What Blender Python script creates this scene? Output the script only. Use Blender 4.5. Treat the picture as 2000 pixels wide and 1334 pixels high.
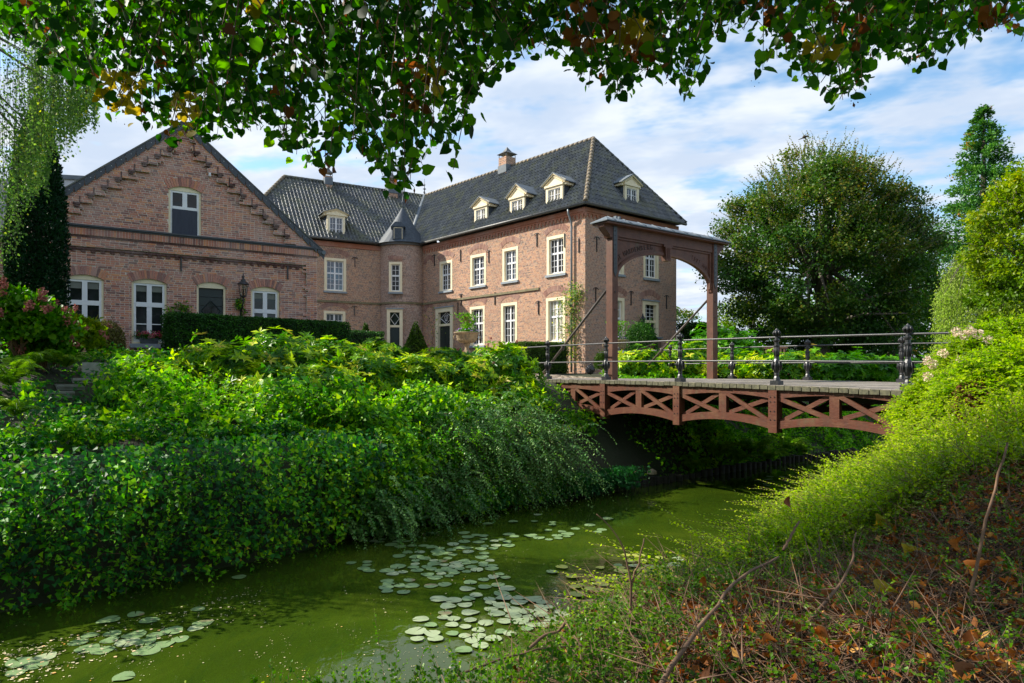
import bpy, math, random
import numpy as np
from mathutils import Vector, Matrix
for o in list(bpy.data.objects): bpy.data.objects.remove(o)
rng = np.random.default_rng(7); random.seed(7)
scene = bpy.context.scene; COL = scene.collection
R = math.radians
# ------------------------------------------------------------------ camera, sky, sun, exposure
FP, CX, HY = 1333.0, 1000.0, 727.0          # focal length, centre and horizon in photo pixels (2000 px wide)
cd = bpy.data.cameras.new("camera"); cam = bpy.data.objects.new("camera", cd); COL.objects.link(cam)
cam.location = (0, 0, 0); cam.rotation_euler = (R(90), 0, 0)
cd.sensor_width = 36.0; cd.lens = 36.0 * FP / 2000.0; cd.shift_y = (HY - 667.0) / 2000.0
cd.clip_start = 0.05; cd.clip_end = 5000
scene.camera = cam
SUN_EL, SUN_AZ = 38.0, 284.0                # azimuth clockwise from +Y: 270 is the -X side
world = bpy.data.worlds.new("World"); scene.world = world; world.use_nodes = True
def build_world():
    nt = world.node_tree; nt.nodes.clear(); L = nt.links
    nd = lambda t: nt.nodes.new(t)
    out = nd("ShaderNodeOutputWorld"); bg = nd("ShaderNodeBackground"); bg.inputs["Strength"].default_value = 0.115
    sky = nd("ShaderNodeTexSky"); sky.sky_type = 'NISHITA'; sky.sun_disc = False
    sky.sun_elevation = R(SUN_EL); sky.sun_rotation = R(SUN_AZ); sky.altitude = 50; sky.air_density = 1.0; sky.dust_density = 0.6; sky.ozone_density = 1.6
    tc = nd("ShaderNodeTexCoord"); sep = nd("ShaderNodeSeparateXYZ"); L.new(tc.outputs["Generated"], sep.inputs[0])
    def m(op, a, b=None, c=None, clamp=False):
        n = nd("ShaderNodeMath"); n.operation = op; n.use_clamp = clamp
        for i, v in enumerate((a, b, c)):
            if v is None: continue
            if isinstance(v, (int, float)): n.inputs[i].default_value = v
            else: L.new(v, n.inputs[i])
        return n.outputs[0]
    zz = m('ADD', m('MAXIMUM', sep.outputs[2], 0.0), 0.10)
    cx = m('DIVIDE', sep.outputs[0], zz); cy = m('DIVIDE', sep.outputs[1], zz)
    def comb(sx, sy, rot):
        c, s = math.cos(rot), math.sin(rot)
        X = m('ADD', m('MULTIPLY', cx, c * sx), m('MULTIPLY', cy, s * sx))
        Y = m('ADD', m('MULTIPLY', cx, -s * sy), m('MULTIPLY', cy, c * sy))
        k = nd("ShaderNodeCombineXYZ"); L.new(X, k.inputs[0]); L.new(Y, k.inputs[1]); return k.outputs[0]
    def noise(vec, sc, det, ro, dis=0.0, off=0.0):
        n = nd("ShaderNodeTexNoise"); n.noise_dimensions = '3D'; n.inputs["Scale"].default_value = sc
        n.inputs["Detail"].default_value = det; n.inputs["Roughness"].default_value = ro; n.inputs["Distortion"].default_value = dis
        a = nd("ShaderNodeVectorMath"); a.operation = 'ADD'; L.new(vec, a.inputs[0]); a.inputs[1].default_value = (off, off * .7, off * .3)
        L.new(a.outputs[0], n.inputs["Vector"]); return n.outputs[0]
    def ramp(v, a, b):
        n = nd("ShaderNodeMapRange"); n.interpolation_type = 'SMOOTHSTEP'; L.new(v, n.inputs[0])
        n.inputs[1].default_value = a; n.inputs[2].default_value = b; return n.outputs[0]
    big = noise(comb(1, .45, -.55), .55, 3, .5, .3, 3.1)             # large banks with blue gaps
    puff = noise(comb(.8, 1.0, -.3), 4.2, 4, .55, .1, 1.7)           # mottled altocumulus
    wisp = noise(comb(.6, 1.6, -.5), 1.5, 5, .6, .6, 9.2)
    cover = ramp(m('ADD', m('ADD', m('MULTIPLY', puff, .86), m('MULTIPLY', wisp, .16)), m('MULTIPLY', big, .62)), .645, .87)
    haze = ramp(sep.outputs[2], .36, .02)
    cover = m('ADD', m('MULTIPLY', cover, .93), m('MULTIPLY', haze, .60), clamp=True)
    shade = ramp(noise(comb(.9, 1.2, -.4), 2.3, 4, .6, .2, 5.5), .35, .7)
    c1 = nd("ShaderNodeMix"); c1.data_type = 'RGBA'; L.new(shade, c1.inputs[0]); c1.inputs[6].default_value = (2.6, 3.05, 3.75, 1); c1.inputs[7].default_value = (3.85, 4.05, 4.3, 1)
    gain = nd("ShaderNodeMix"); gain.data_type = 'RGBA'; gain.blend_type = 'MULTIPLY'; gain.inputs[0].default_value = 1
    L.new(sky.outputs[0], gain.inputs[6]); gain.inputs[7].default_value = (.70, .90, .94, 1)
    mx = nd("ShaderNodeMix"); mx.data_type = 'RGBA'; L.new(cover, mx.inputs[0]); L.new(gain.outputs[2], mx.inputs[6]); L.new(c1.outputs[2], mx.inputs[7])
    L.new(mx.outputs[2], bg.inputs["Color"]); L.new(bg.outputs[0], out.inputs[0])
build_world()
sd = bpy.data.lights.new("sun", 'SUN'); sd.energy = 4.0; sd.angle = R(0.53); sd.color = (1.0, .93, .80)
sun = bpy.data.objects.new("sun", sd); COL.objects.link(sun)
_d = Vector((math.sin(R(SUN_AZ)) * math.cos(R(SUN_EL)), math.cos(R(SUN_AZ)) * math.cos(R(SUN_EL)), math.sin(R(SUN_EL))))
sun.rotation_euler = _d.to_track_quat('Z', 'Y').to_euler(); sun.location = _d * 60
SUNV = np.array(_d)
vs = scene.view_settings; vs.view_transform = 'Standard'; vs.look = 'None'; vs.gamma = 1; vs.use_curve_mapping = False; vs.exposure = 1.15
scene.cycles.max_bounces = 7; scene.cycles.transparent_max_bounces = 8; scene.cycles.use_denoising = True
scene.cycles.diffuse_bounces = 4; scene.cycles.glossy_bounces = 3; scene.cycles.transmission_bounces = 3; scene.cycles.caustics_reflective = False; scene.cycles.caustics_refractive = False

# ------------------------------------------------------------------ helpers
def pw(px, py, Y): return np.array([(px - CX) / FP * Y, Y, (HY - py) / FP * Y])
def pplane(px, py, z):
    Y = z * FP / (HY - py); return np.array([(px - CX) / FP * Y, Y, z])
def nrm(a):
    a = np.asarray(a, float); l = np.linalg.norm(a, axis=-1, keepdims=True); return a / np.maximum(l, 1e-9)
def hash3(i, j, k):
    h = (i * 73856093) ^ (j * 19349663) ^ (k * 83492791); h = (h ^ (h >> 13)) * 1274126177; return ((h ^ (h >> 16)) & 0xffff) / 65535.0
def vnoise(p, s=1.0):
    p = np.asarray(p, float) * s + 1000.0; i = np.floor(p).astype(np.int64); f = p - i; f = f * f * (3 - 2 * f); r = 0
    for a in (0, 1):
        for b in (0, 1):
            for c in (0, 1):
                w = np.where(a, f[..., 0], 1 - f[..., 0]) * np.where(b, f[..., 1], 1 - f[..., 1]) * np.where(c, f[..., 2], 1 - f[..., 2])
                r = r + w * hash3(i[..., 0] + a, i[..., 1] + b, i[..., 2] + c)
    return r
def fbm(p, s=1.0, o=3): return sum(vnoise(p, s * 2.03 ** k) * .5 ** k for k in range(o)) / sum(.5 ** k for k in range(o))

class Acc:
    """collects vertices and faces and links them as ONE mesh object"""
    def __init__(self): self.v = []; self.f = []; self.n = 0
    def add(self, V, Fs, mat=0, rnd=None, uv=None, smooth=False):
        V = np.asarray(V, float).reshape(-1, 3); Fs = np.asarray(Fs, np.int64)
        if Fs.ndim == 1: Fs = Fs[None]
        self.v.append((V, uv)); self.f.append((Fs + self.n, mat, rnd, smooth)); self.n += len(V); return self
    def box(self, o, a, b, c, mat=0, rnd=None, front=False, uv=None):
        o, a, b, c = map(lambda q: np.asarray(q, float), (o, a, b, c))
        V = [o, o + a, o + a + b, o + b, o + c, o + a + c, o + a + b + c, o + b + c]
        Fs = [[0, 3, 2, 1], [4, 5, 6, 7], [0, 1, 5, 4], [1, 2, 6, 5], [2, 3, 7, 6], [3, 0, 4, 7]]
        if np.dot(np.cross(a, b), c) < 0: Fs = [f[::-1] for f in Fs]
        return self.add(V, Fs, mat, rnd)
    def cbox(self, c, sx, sy, sz, mat=0, rot=0.0):
        cs, sn = math.cos(rot), math.sin(rot); a = np.array([cs, sn, 0]) * sx; b = np.array([-sn, cs, 0]) * sy; d = np.array([0, 0, sz])
        return self.box(np.asarray(c, float) - a / 2 - b / 2 - d / 2, a, b, d, mat)
    def poly(self, pts, ext, mat=0, rnd=None):
        """prism: polygon pts (n,3) extruded by vector ext"""
        P = np.asarray(pts, float); n = len(P); e = np.asarray(ext, float); base = self.n
        nn = np.zeros(3)
        for i in range(n): nn += np.cross(P[i] - P[0], P[(i + 1) % n] - P[0])
        fl = np.dot(nn, e) > 0
        top = list(range(n, 2 * n)); bot = list(range(n))[::-1]; sides = [[i, (i + 1) % n, n + (i + 1) % n, n + i] for i in range(n)]
        if not fl: top = top[::-1]; bot = bot[::-1]; sides = [s[::-1] for s in sides]
        V = np.vstack([P, P + e]); self.v.append((V, None)); 
        self.f.append((np.array([top]) + base, mat, rnd, False)); self.f.append((np.array([bot]) + base, mat, rnd, False)); self.f.append((np.array(sides) + base, mat, rnd, False))
        self.n += 2 * n; return self
    def tube(self, pts, rad, k=6, mat=0, cap=True, smooth=True, rnd=None):
        P = np.asarray(pts, float); n = len(P); rad = np.full(n, rad) if np.isscalar(rad) else np.asarray(rad, float)
        T = nrm(np.gradient(P, axis=0)); ref = np.array([0, 0, 1.0]) if abs(T[0][2]) < .9 else np.array([1.0, 0, 0])
        A = nrm(np.cross(T, ref)); B = np.cross(T, A); an = np.arange(k) / k * 2 * math.pi
        V = P[:, None] + rad[:, None, None] * (np.cos(an)[None, :, None] * A[:, None] + np.sin(an)[None, :, None] * B[:, None])
        i = np.arange(n - 1)[:, None] * k; j = np.arange(k)[None]; j2 = (j + 1) % k
        Fs = np.stack([i + j, i + j2, i + k + j2, i + k + j], -1).reshape(-1, 4)[:, ::-1]
        base = self.n; self.add(V, Fs, mat, rnd, None, smooth)
        if cap:
            self.f.append((np.array([list(range(k))]) + base, mat, rnd, False)); self.f.append((np.array([[ (n - 1) * k + q for q in range(k)][::-1]]) + base, mat, rnd, False))
        return self
    def lathe(self, c, prof, k=16, mat=0, smooth=True, squish=None):
        """profile [(r,z)...] turned about the vertical through c"""
        c = np.asarray(c, float); an = np.arange(k) / k * 2 * math.pi + math.pi / k
        pr = np.asarray(prof, float); V = np.stack([np.outer(pr[:, 0], np.cos(an)), np.outer(pr[:, 0], np.sin(an)), np.repeat(pr[:, 1:2], k, 1)], -1) + c
        n = len(pr); i = np.arange(n - 1)[:, None] * k; j = np.arange(k)[None]; j2 = (j + 1) % k
        Fs = np.stack([i + j, i + j2, i + k + j2, i + k + j], -1).reshape(-1, 4); base = self.n
        self.add(V, Fs, mat, None, None, smooth)
        self.f.append((np.array([list(range(k))[::-1]]) + base, mat, None, False)); self.f.append((np.array([[(n - 1) * k + q for q in range(k)]]) + base, mat, None, False)); return self
    def mesh(self, name, mats):
        V = np.vstack([v for v, _ in self.v]); me = bpy.data.meshes.new(name)
        me.vertices.add(len(V)); me.vertices.foreach_set("co", V.astype(np.float32).ravel())
        loops = np.concatenate([f.ravel() for f, *_ in self.f]); tot = np.concatenate([np.full(len(f), f.shape[1]) for f, *_ in self.f])
        me.loops.add(len(loops)); me.loops.foreach_set("vertex_index", loops.astype(np.int32))
        st = np.concatenate([[0], np.cumsum(tot)[:-1]]); me.polygons.add(len(tot))
        me.polygons.foreach_set("loop_start", st.astype(np.int32)); me.polygons.foreach_set("loop_total", tot.astype(np.int32))
        me.polygons.foreach_set("material_index", np.concatenate([np.full(len(f), m) for f, m, *_ in self.f]).astype(np.int32))
        me.polygons.foreach_set("use_smooth", np.concatenate([np.full(len(f), s) for f, _, _, s in self.f]).astype(bool))
        if any(r is not None for _, _, r, _ in self.f):
            rr = np.concatenate([np.full(len(f), .5) if r is None else np.broadcast_to(np.asarray(r, float), (len(f),)) for f, _, r, _ in self.f])
            at = me.attributes.new("rnd", 'FLOAT', 'FACE'); at.data.foreach_set("value", rr.astype(np.float32))
        if any(u is not None for _, u in self.v):
            UV = np.vstack([np.zeros((len(v), 2)) if u is None else np.asarray(u, float) for v, u in self.v])
            ul = me.uv_layers.new(name="uv"); ul.data.foreach_set("uv", UV[loops].astype(np.float32).ravel())
        for m in (mats if isinstance(mats, (list, tuple)) else [mats]): me.materials.append(m)
        me.update(calc_edges=True); return me
    def build(self, name, mats, parent=None, **kw):
        if self.n == 0: return None
        return link(name, self.mesh(name, mats), parent, **kw)
def link(name, me, parent=None, **kw):
    o = bpy.data.objects.new(name, me); COL.objects.link(o)
    if parent is not None:
        o.parent = parent
        if parent.type == 'EMPTY' or parent.location.length > 0: pass
    for k, v in kw.items(): o[k] = v
    return o
def tag(o, label=None, category=None, group=None, kind=None):
    for k, v in (('label', label), ('category', category), ('group', group), ('kind', kind)):
        if v: o[k] = v
    return o
def thing(name, label, category, group=None):
    o = bpy.data.objects.new(name, None); COL.objects.link(o); return tag(o, label, category, group)

class Fac:
    """a vertical wall plane: origin O, horizontal unit u, outward normal n; pixels of the photo are read onto it"""
    def __init__(self, O, u):
        self.O = np.array(O, float); self.u = nrm(np.array(u, float)); self.n = np.array([self.u[1], -self.u[0]])
        if np.dot(self.n, -self.O) < 0: self.n = -self.n
    def s(self, px, off=0.0):
        t = (px - CX) / FP; O = self.O + self.n * off; return (t * O[1] - O[0]) / (self.u[0] - t * self.u[1])
    def Y(self, px, off=0.0): return (self.O + self.n * off + self.u * self.s(px, off))[1]
    def z(self, px, py, off=0.0): return (HY - py) / FP * self.Y(px, off)
    def p(self, s, z, off=0.0):
        q = self.O + self.u * s + self.n * off; return np.array([q[0], q[1], z])
    def bx(self, acc, s0, s1, z0, z1, o0, o1, mat=0, rnd=None):
        return acc.box(self.p(s0, z0, o0), self.p(s1, z0, o0) - self.p(s0, z0, o0), self.p(s0, z0, o1) - self.p(s0, z0, o0), (0, 0, z1 - z0), mat, rnd)
# ------------------------------------------------------------------ materials
def newmat(name):
    m = bpy.data.materials.new(name); m.use_nodes = True; nt = m.node_tree; b = nt.nodes["Principled BSDF"]; return m, nt, b
def mth(nt, op, a, b=None, c=None, clamp=False):
    n = nt.nodes.new("ShaderNodeMath"); n.operation = op; n.use_clamp = clamp
    for i, v in enumerate((a, b, c)):
        if v is None: continue
        if isinstance(v, (int, float)): n.inputs[i].default_value = v
        else: nt.links.new(v, n.inputs[i])
    return n.outputs[0]
def ramp(nt, fac, stops, interp='LINEAR'):
    r = nt.nodes.new("ShaderNodeValToRGB"); r.color_ramp.interpolation = interp; e = r.color_ramp.elements
    while len(e) > 1: e.remove(e[-1])
    e[0].position = stops[0][0]; e[0].color = (*stops[0][1], 1)
    for p, c in stops[1:]:
        k = e.new(p); k.color = (*c, 1)
    nt.links.new(fac, r.inputs[0]); return r.outputs[0]
def mixc(nt, f, a, b, blend='MIX'):
    n = nt.nodes.new("ShaderNodeMix"); n.data_type = 'RGBA'; n.blend_type = blend
    for i, v in ((0, f), (6, a), (7, b)):
        if isinstance(v, (int, float)): n.inputs[i].default_value = v
        elif isinstance(v, tuple): n.inputs[i].default_value = (*v, 1)
        else: nt.links.new(v, n.inputs[i])
    return n.outputs[2]
def noise(nt, vec, sc, det=4, ro=.55, dis=0):
    n = nt.nodes.new("ShaderNodeTexNoise"); n.inputs["Scale"].default_value = sc; n.inputs["Detail"].default_value = det
    n.inputs["Roughness"].default_value = ro; n.inputs["Distortion"].default_value = dis
    if vec is not None: nt.links.new(vec, n.inputs["Vector"])
    return n.outputs[0]
def coord(nt, which="Object", scale=None):
    t = nt.nodes.new("ShaderNodeTexCoord").outputs[which]
    if scale:
        mp = nt.nodes.new("ShaderNodeMapping"); mp.inputs["Scale"].default_value = scale; nt.links.new(t, mp.inputs[0]); return mp.outputs[0]
    return t
def geo_pos(nt, scale=None):
    t = nt.nodes.new("ShaderNodeNewGeometry").outputs["Position"]
    if scale:
        mp = nt.nodes.new("ShaderNodeMapping"); mp.inputs["Scale"].default_value = scale; nt.links.new(t, mp.inputs[0]); return mp.outputs[0]
    return t
def bump(nt, b, h, dist=.01, st=.6):
    n = nt.nodes.new("ShaderNodeBump"); n.inputs["Strength"].default_value = st; n.inputs["Distance"].default_value = dist
    nt.links.new(h, n.inputs["Height"]); nt.links.new(n.outputs[0], b.inputs["Normal"])
def rnd_of(nt):
    a = nt.nodes.new("ShaderNodeAttribute"); a.attribute_name = "rnd"; return a.outputs["Fac"]
def plain(name, c1, c2=None, rough=.6, sc=6.0, bd=0.0, metal=0.0, spec=.4, scale=None, streak=None):
    m, nt, b = newmat(name); b.inputs["Roughness"].default_value = rough; b.inputs["Metallic"].default_value = metal; b.inputs["Specular IOR Level"].default_value = spec
    v = geo_pos(nt, scale); n1 = noise(nt, v, sc, 6, .62); c2 = c2 or tuple(x * .7 for x in c1)
    st = [(.3, c2), (.68, c1)]
    col = ramp(nt, n1, st)
    if streak:
        n2 = noise(nt, geo_pos(nt, (3, 3, .35)), 5, 5, .6); col = mixc(nt, ramp(nt, n2, [(.48, (0, 0, 0)), (.72, (1, 1, 1))]), col, streak)
    nt.links.new(col, b.inputs["Base Color"])
    r = nt.nodes.new("ShaderNodeMapRange"); r.inputs[3].default_value = rough - .1; r.inputs[4].default_value = min(1, rough + .15); nt.links.new(n1, r.inputs[0]); nt.links.new(r.outputs[0], b.inputs["Roughness"])
    if bd: bump(nt, b, noise(nt, v, sc * 4, 5, .6), bd)
    return m
def leafmat(name, stops, trans=.35, rough=.42, spec=.45, tcol=None, gain=1.0):
    """stops run over the per-leaf random number; the light through the blade is yellower"""
    m, nt, b = newmat(name); r = rnd_of(nt); col = ramp(nt, r, stops)
    nz = noise(nt, geo_pos(nt), 1.3, 3, .6); hs = nt.nodes.new("ShaderNodeHueSaturation"); hs.inputs["Saturation"].default_value = 1.12; nt.links.new(col, hs.inputs["Color"])
    mr = nt.nodes.new("ShaderNodeMapRange"); mr.inputs[1].default_value = .3; mr.inputs[2].default_value = .7; mr.inputs[3].default_value = .85 * gain; mr.inputs[4].default_value = 1.5 * gain
    nt.links.new(nz, mr.inputs[0]); nt.links.new(mr.outputs[0], hs.inputs["Value"]); col = hs.outputs[0]
    nt.links.new(col, b.inputs["Base Color"]); b.inputs["Roughness"].default_value = rough; b.inputs["Specular IOR Level"].default_value = spec * .5
    t = nt.nodes.new("ShaderNodeBsdfTranslucent"); tc = mixc(nt, 1.0, col, tcol or (1.35, 1.6, .6), 'MULTIPLY'); nt.links.new(tc, t.inputs["Color"])
    ms = nt.nodes.new("ShaderNodeMixShader"); ms.inputs[0].default_value = trans
    nt.links.new(b.outputs[0], ms.inputs[1]); nt.links.new(t.outputs[0], ms.inputs[2]); nt.links.new(ms.outputs[0], nt.nodes["Material Output"].inputs[0]); return m
def wallbrick(name, cols, mortar, bw=.225, bh=.0655, joint=.010):
    """running bond read from a uv in metres: one random number per brick"""
    m, nt, b = newmat(name); uv = coord(nt, "UV"); sp = nt.nodes.new("ShaderNodeSeparateXYZ"); nt.links.new(uv, sp.inputs[0])
    v = mth(nt, 'DIVIDE', sp.outputs[1], bh); row = mth(nt, 'FLOOR', v); fv = mth(nt, 'FRACT', v)
    par = mth(nt, 'MODULO', mth(nt, 'ABSOLUTE', row), 2.0)
    wid = mth(nt, 'SUBTRACT', bw, mth(nt, 'MULTIPLY', par, bw * .5))            # stretcher rows and header rows
    u = mth(nt, 'ADD', mth(nt, 'DIVIDE', sp.outputs[0], wid), mth(nt, 'MULTIPLY', row, .37)); colm = mth(nt, 'FLOOR', u); fu = mth(nt, 'FRACT', u)
    k = nt.nodes.new("ShaderNodeCombineXYZ"); nt.links.new(colm, k.inputs[0]); nt.links.new(row, k.inputs[1])
    wn = nt.nodes.new("ShaderNodeTexWhiteNoise"); wn.noise_dimensions = '2D'; nt.links.new(k.outputs[0], wn.inputs["Vector"])
    col = ramp(nt, wn.outputs["Value"], cols, 'CONSTANT')
    big = noise(nt, uv, .55, 4, .6); col = mixc(nt, mth(nt, 'MULTIPLY', ramp(nt, big, [(.42, (0, 0, 0)), (.62, (1, 1, 1))]), .42), col, (.30, .15, .085))
    big2 = noise(nt, uv, .33, 5, .65); col = mixc(nt, mth(nt, 'MULTIPLY', ramp(nt, big2, [(.5, (0, 0, 0)), (.7, (1, 1, 1))]), .35), col, (.16, .10, .085))
    fine = noise(nt, uv, 30, 3, .6); col = mixc(nt, .22, col, ramp(nt, fine, [(.3, (.08, .045, .04)), (.7, (.60, .38, .26))]))
    mu = mth(nt, 'LESS_THAN', mth(nt, 'MULTIPLY', fu, wid), joint); mv = mth(nt, 'LESS_THAN', fv, joint / bh); mask = mth(nt, 'MAXIMUM', mu, mv)
    stn = noise(nt, geo_pos(nt, (.5, .5, .12)), 1.6, 5, .65); col = mixc(nt, mth(nt, 'MULTIPLY', ramp(nt, stn, [(.5, (0, 0, 0)), (.75, (1, 1, 1))]), .3), col, (.13, .10, .085))
    col = mixc(nt, mask, col, mortar); nt.links.new(col, b.inputs["Base Color"]); b.inputs["Roughness"].default_value = .88; b.inputs["Specular IOR Level"].default_value = .2
    bump(nt, b, mth(nt, 'SUBTRACT', mth(nt, 'MULTIPLY', fine, .3), mask), .012, .7); return m
BR_MAIN = [(0, (.42, .19, .12)), (.2, (.22, .12, .10)), (.34, (.52, .25, .13)), (.5, (.34, .16, .115)), (.62, (.45, .27, .19)), (.76, (.58, .30, .16)), (.9, (.14, .095, .085))]
M = {}
M['brick_main'] = wallbrick('main_brickwork', BR_MAIN, (.76, .66, .52))
M['brick_tower'] = wallbrick('tower_brickwork', [(0, (.42, .24, .19)), (.2, (.26, .17, .16)), (.4, (.52, .33, .26)), (.6, (.4, .26, .22)), (.78, (.55, .4, .33)), (.92, (.16, .12, .13))], (.74, .66, .57))
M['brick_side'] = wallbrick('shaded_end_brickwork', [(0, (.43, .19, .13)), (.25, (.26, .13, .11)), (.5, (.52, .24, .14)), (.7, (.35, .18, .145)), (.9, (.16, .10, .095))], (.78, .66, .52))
def brickmat(name, stops, obj=False):
    m, nt, b = newmat(name)
    if obj: r = nt.nodes.new("ShaderNodeObjectInfo").outputs["Random"]
    else: r = rnd_of(nt)
    col = ramp(nt, r, stops, 'LINEAR'); v = geo_pos(nt)
    n1 = noise(nt, v, 22, 5, .65); col = mixc(nt, mth(nt, 'MULTIPLY', ramp(nt, n1, [(.45, (0, 0, 0)), (.75, (1, 1, 1))]), .5), col, (.36, .27, .24))
    n2 = noise(nt, v, .9, 4, .6); col = mixc(nt, mth(nt, 'MULTIPLY', ramp(nt, n2, [(.45, (0, 0, 0)), (.75, (1, 1, 1))]), .40), col, (.50, .40, .37))
    nt.links.new(col, b.inputs["Base Color"]); b.inputs["Roughness"].default_value = .85; b.inputs["Specular IOR Level"].default_value = .25
    bump(nt, b, noise(nt, v, 60, 4, .6), .006); return m
BR_G = [(0, (.18, .09, .08)), (.2, (.36, .155, .125)), (.4, (.49, .20, .14)), (.58, (.55, .21, .135)), (.74, (.48, .27, .22)), (.88, (.58, .23, .12)), (1, (.66, .30, .15))]
M['brick_g'] = brickmat('gable_brick', BR_G); M['brick_g1'] = brickmat('gable_brick_single', BR_G, True)
M['brick_dark'] = brickmat('shade_darkened_corbel_brick', [(0, (.05, .02, .018)), (1, (.10, .035, .028))]); M['brick_orange'] = brickmat('frieze_brick', [(0, (.34, .12, .065)), (1, (.46, .18, .10))])  # corbel brick darkened further to stand for shade under the steps
M['arch_main'] = brickmat('arch_brick_pale', [(0, (.22, .11, .085)), (.5, (.30, .15, .11)), (1, (.36, .2, .14))])
M['mortar'] = plain('mortar', (.80, .72, .62), (.64, .56, .48), .95, 8, .004)
M['cream'] = plain('cream_paint', (.84, .74, .52), (.76, .65, .44), .5, 3); M['white'] = plain('white_paint', (.80, .80, .80), (.70, .71, .74), .4, 3)
M['stone_sill'] = plain('grey_sill_stone', (.30, .34, .38), (.2, .23, .26), .6, 9); M['lead'] = plain('lead_sheet', (.16, .185, .21), (.09, .11, .13), .55, 5, spec=.3)
M['slate'] = plain('slate', (.085, .105, .13), (.04, .052, .068), .6, 7, .004, spec=.25); M['verge'] = plain('verge_slate', (.055, .065, .078), (.03, .036, .045), .42, 5, spec=.5)
def tilemat():
    m, nt, b = newmat('glazed_pantile'); r = rnd_of(nt); col = ramp(nt, r, [(0, (.045, .050, .055)), (.5, (.075, .082, .088)), (1, (.12, .128, .13))])
    n = noise(nt, geo_pos(nt), 1.4, 6, .7); col = mixc(nt, ramp(nt, n, [(.47, (0, 0, 0)), (.68, (1, 1, 1))]), col, (.13, .135, .07)); n5 = noise(nt, geo_pos(nt), 5.5, 5, .7); col = mixc(nt, ramp(nt, n5, [(.62, (0, 0, 0)), (.74, (1, 1, 1))]), col, (.24, .22, .09))
    nt.links.new(col, b.inputs["Base Color"]); b.inputs["Roughness"].default_value = .38; b.inputs["Specular IOR Level"].default_value = .55
    bump(nt, b, noise(nt, geo_pos(nt), 25, 4, .6), .004); return m
M['tile'] = tilemat(); M['ridge'] = plain('ridge_tile', (.20, .17, .14), (.10, .09, .08), .7, 6, streak=(.35, .24, .06))
M['gutter'] = plain('zinc_gutter', (.10, .10, .095), (.06, .06, .058), .45, 4, spec=.5)
M['pipe'] = plain('zinc_pipe', (.26, .28, .30), (.18, .2, .21), .4, 6, metal=.3)
def glassmat(name, c, rough=.04, spec=.32):
    m, nt, b = newmat(name); b.inputs["Roughness"].default_value = rough; b.inputs["Specular IOR Level"].default_value = spec; b.inputs["IOR"].default_value = 1.52
    v = geo_pos(nt); nt.links.new(ramp(nt, noise(nt, v, 2.2, 3, .5), [(.35, c), (.65, tuple(min(1, x * 1.8 + .012) for x in c))]), b.inputs["Base Color"])
    bump(nt, b, noise(nt, v, 1.6, 2, .5), .02, .25); return m
M['glass'] = glassmat('window_glass', (.008, .010, .012)); M['glass_lit'] = glassmat('curtained_glass', (.30, .27, .20), .12); M['glass_blue'] = glassmat('sky_glass', (.02, .03, .05), .02, 1.0)
M['blind'] = plain('window_blind', (.20, .21, .18), (.14, .15, .13), .8, 3)
M['iron'] = plain('black_iron', (.022, .023, .026), (.012, .012, .014), .38, 20, .003, spec=.6); M['green_door'] = plain('dark_green_door', (.008, .022, .022), (.006, .016, .017), .35, 3, spec=.5)
M['cloth'] = plain('grey_screen_cloth', (.055, .062, .085), (.04, .046, .066), .85, 4, scale=(9, 9, .6))
def woodmat(name, c1, c2, ax, rough=.55, streak=None):
    m, nt, b = newmat(name); v = geo_pos(nt, ax); n = noise(nt, v, 5, 7, .65, .4); col = ramp(nt, n, [(.28, c2), (.7, c1)])
    w = noise(nt, geo_pos(nt), 1.7, 5, .7)
    if streak: col = mixc(nt, ramp(nt, w, [(.47, (0, 0, 0)), (.72, (1, 1, 1))]), col, streak)
    f = noise(nt, geo_pos(nt, (1, 1, 14)), 9, 4, .7); col = mixc(nt, .25, col, ramp(nt, f, [(.35, tuple(x * .35 for x in c2)), (.7, tuple(x * 1.3 for x in c1))]))
    g1 = noise(nt, geo_pos(nt, (2.2, 2.2, .5)), 2.4, 6, .7, .5); col = mixc(nt, mth(nt, 'MULTIPLY', ramp(nt, g1, [(.52, (0, 0, 0)), (.68, (1, 1, 1))]), .55), col, tuple(x * .30 + .012 for x in c1))
    g2 = noise(nt, geo_pos(nt), 3.7, 6, .75); col = mixc(nt, mth(nt, 'MULTIPLY', ramp(nt, g2, [(.58, (0, 0, 0)), (.70, (1, 1, 1))]), .5), col, (.085, .085, .04))
    nt.links.new(col, b.inputs["Base Color"]); b.inputs["Roughness"].default_value = rough; b.inputs["Specular IOR Level"].default_value = .4
    bump(nt, b, n, .008, .6); return m
M['wood_red'] = woodmat('red_stained_timber', (.135, .036, .014), (.062, .017, .008), (2, 2, 9), .55, (.17, .085, .04))
M['wood_gate'] = woodmat('brown_stained_timber', (.125, .045, .024), (.065, .025, .015), (3, 3, 1.2), .55, (.17, .078, .045))
M['plank'] = woodmat('weathered_deck_timber', (.40, .35, .31), (.24, .21, .18), (2, 2, 2), .8, (.20, .19, .11))
M['wood_dark'] = woodmat('dark_wet_timber', (.045, .038, .026), (.02, .017, .012), (3, 3, 1), .7); M['wood_brown'] = woodmat('fence_timber', (.12, .06, .035), (.06, .03, .018), (3, 3, 1), .7)
M['rod'] = plain('rusty_steel_rod', (.085, .065, .05), (.035, .03, .028), .55, 12); M['stone_tan'] = plain('tan_sandstone', (.46, .33, .19), (.22, .17, .11), .85, 7, .01, streak=(.13, .12, .09))
M['stone_grey'] = plain('grey_capstone', (.33, .33, .30), (.2, .2, .18), .8, 8, .006); M['bag'] = plain('black_plastic', (.012, .014, .02), (.008, .009, .012), .22, 8, .03, spec=.6)
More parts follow.
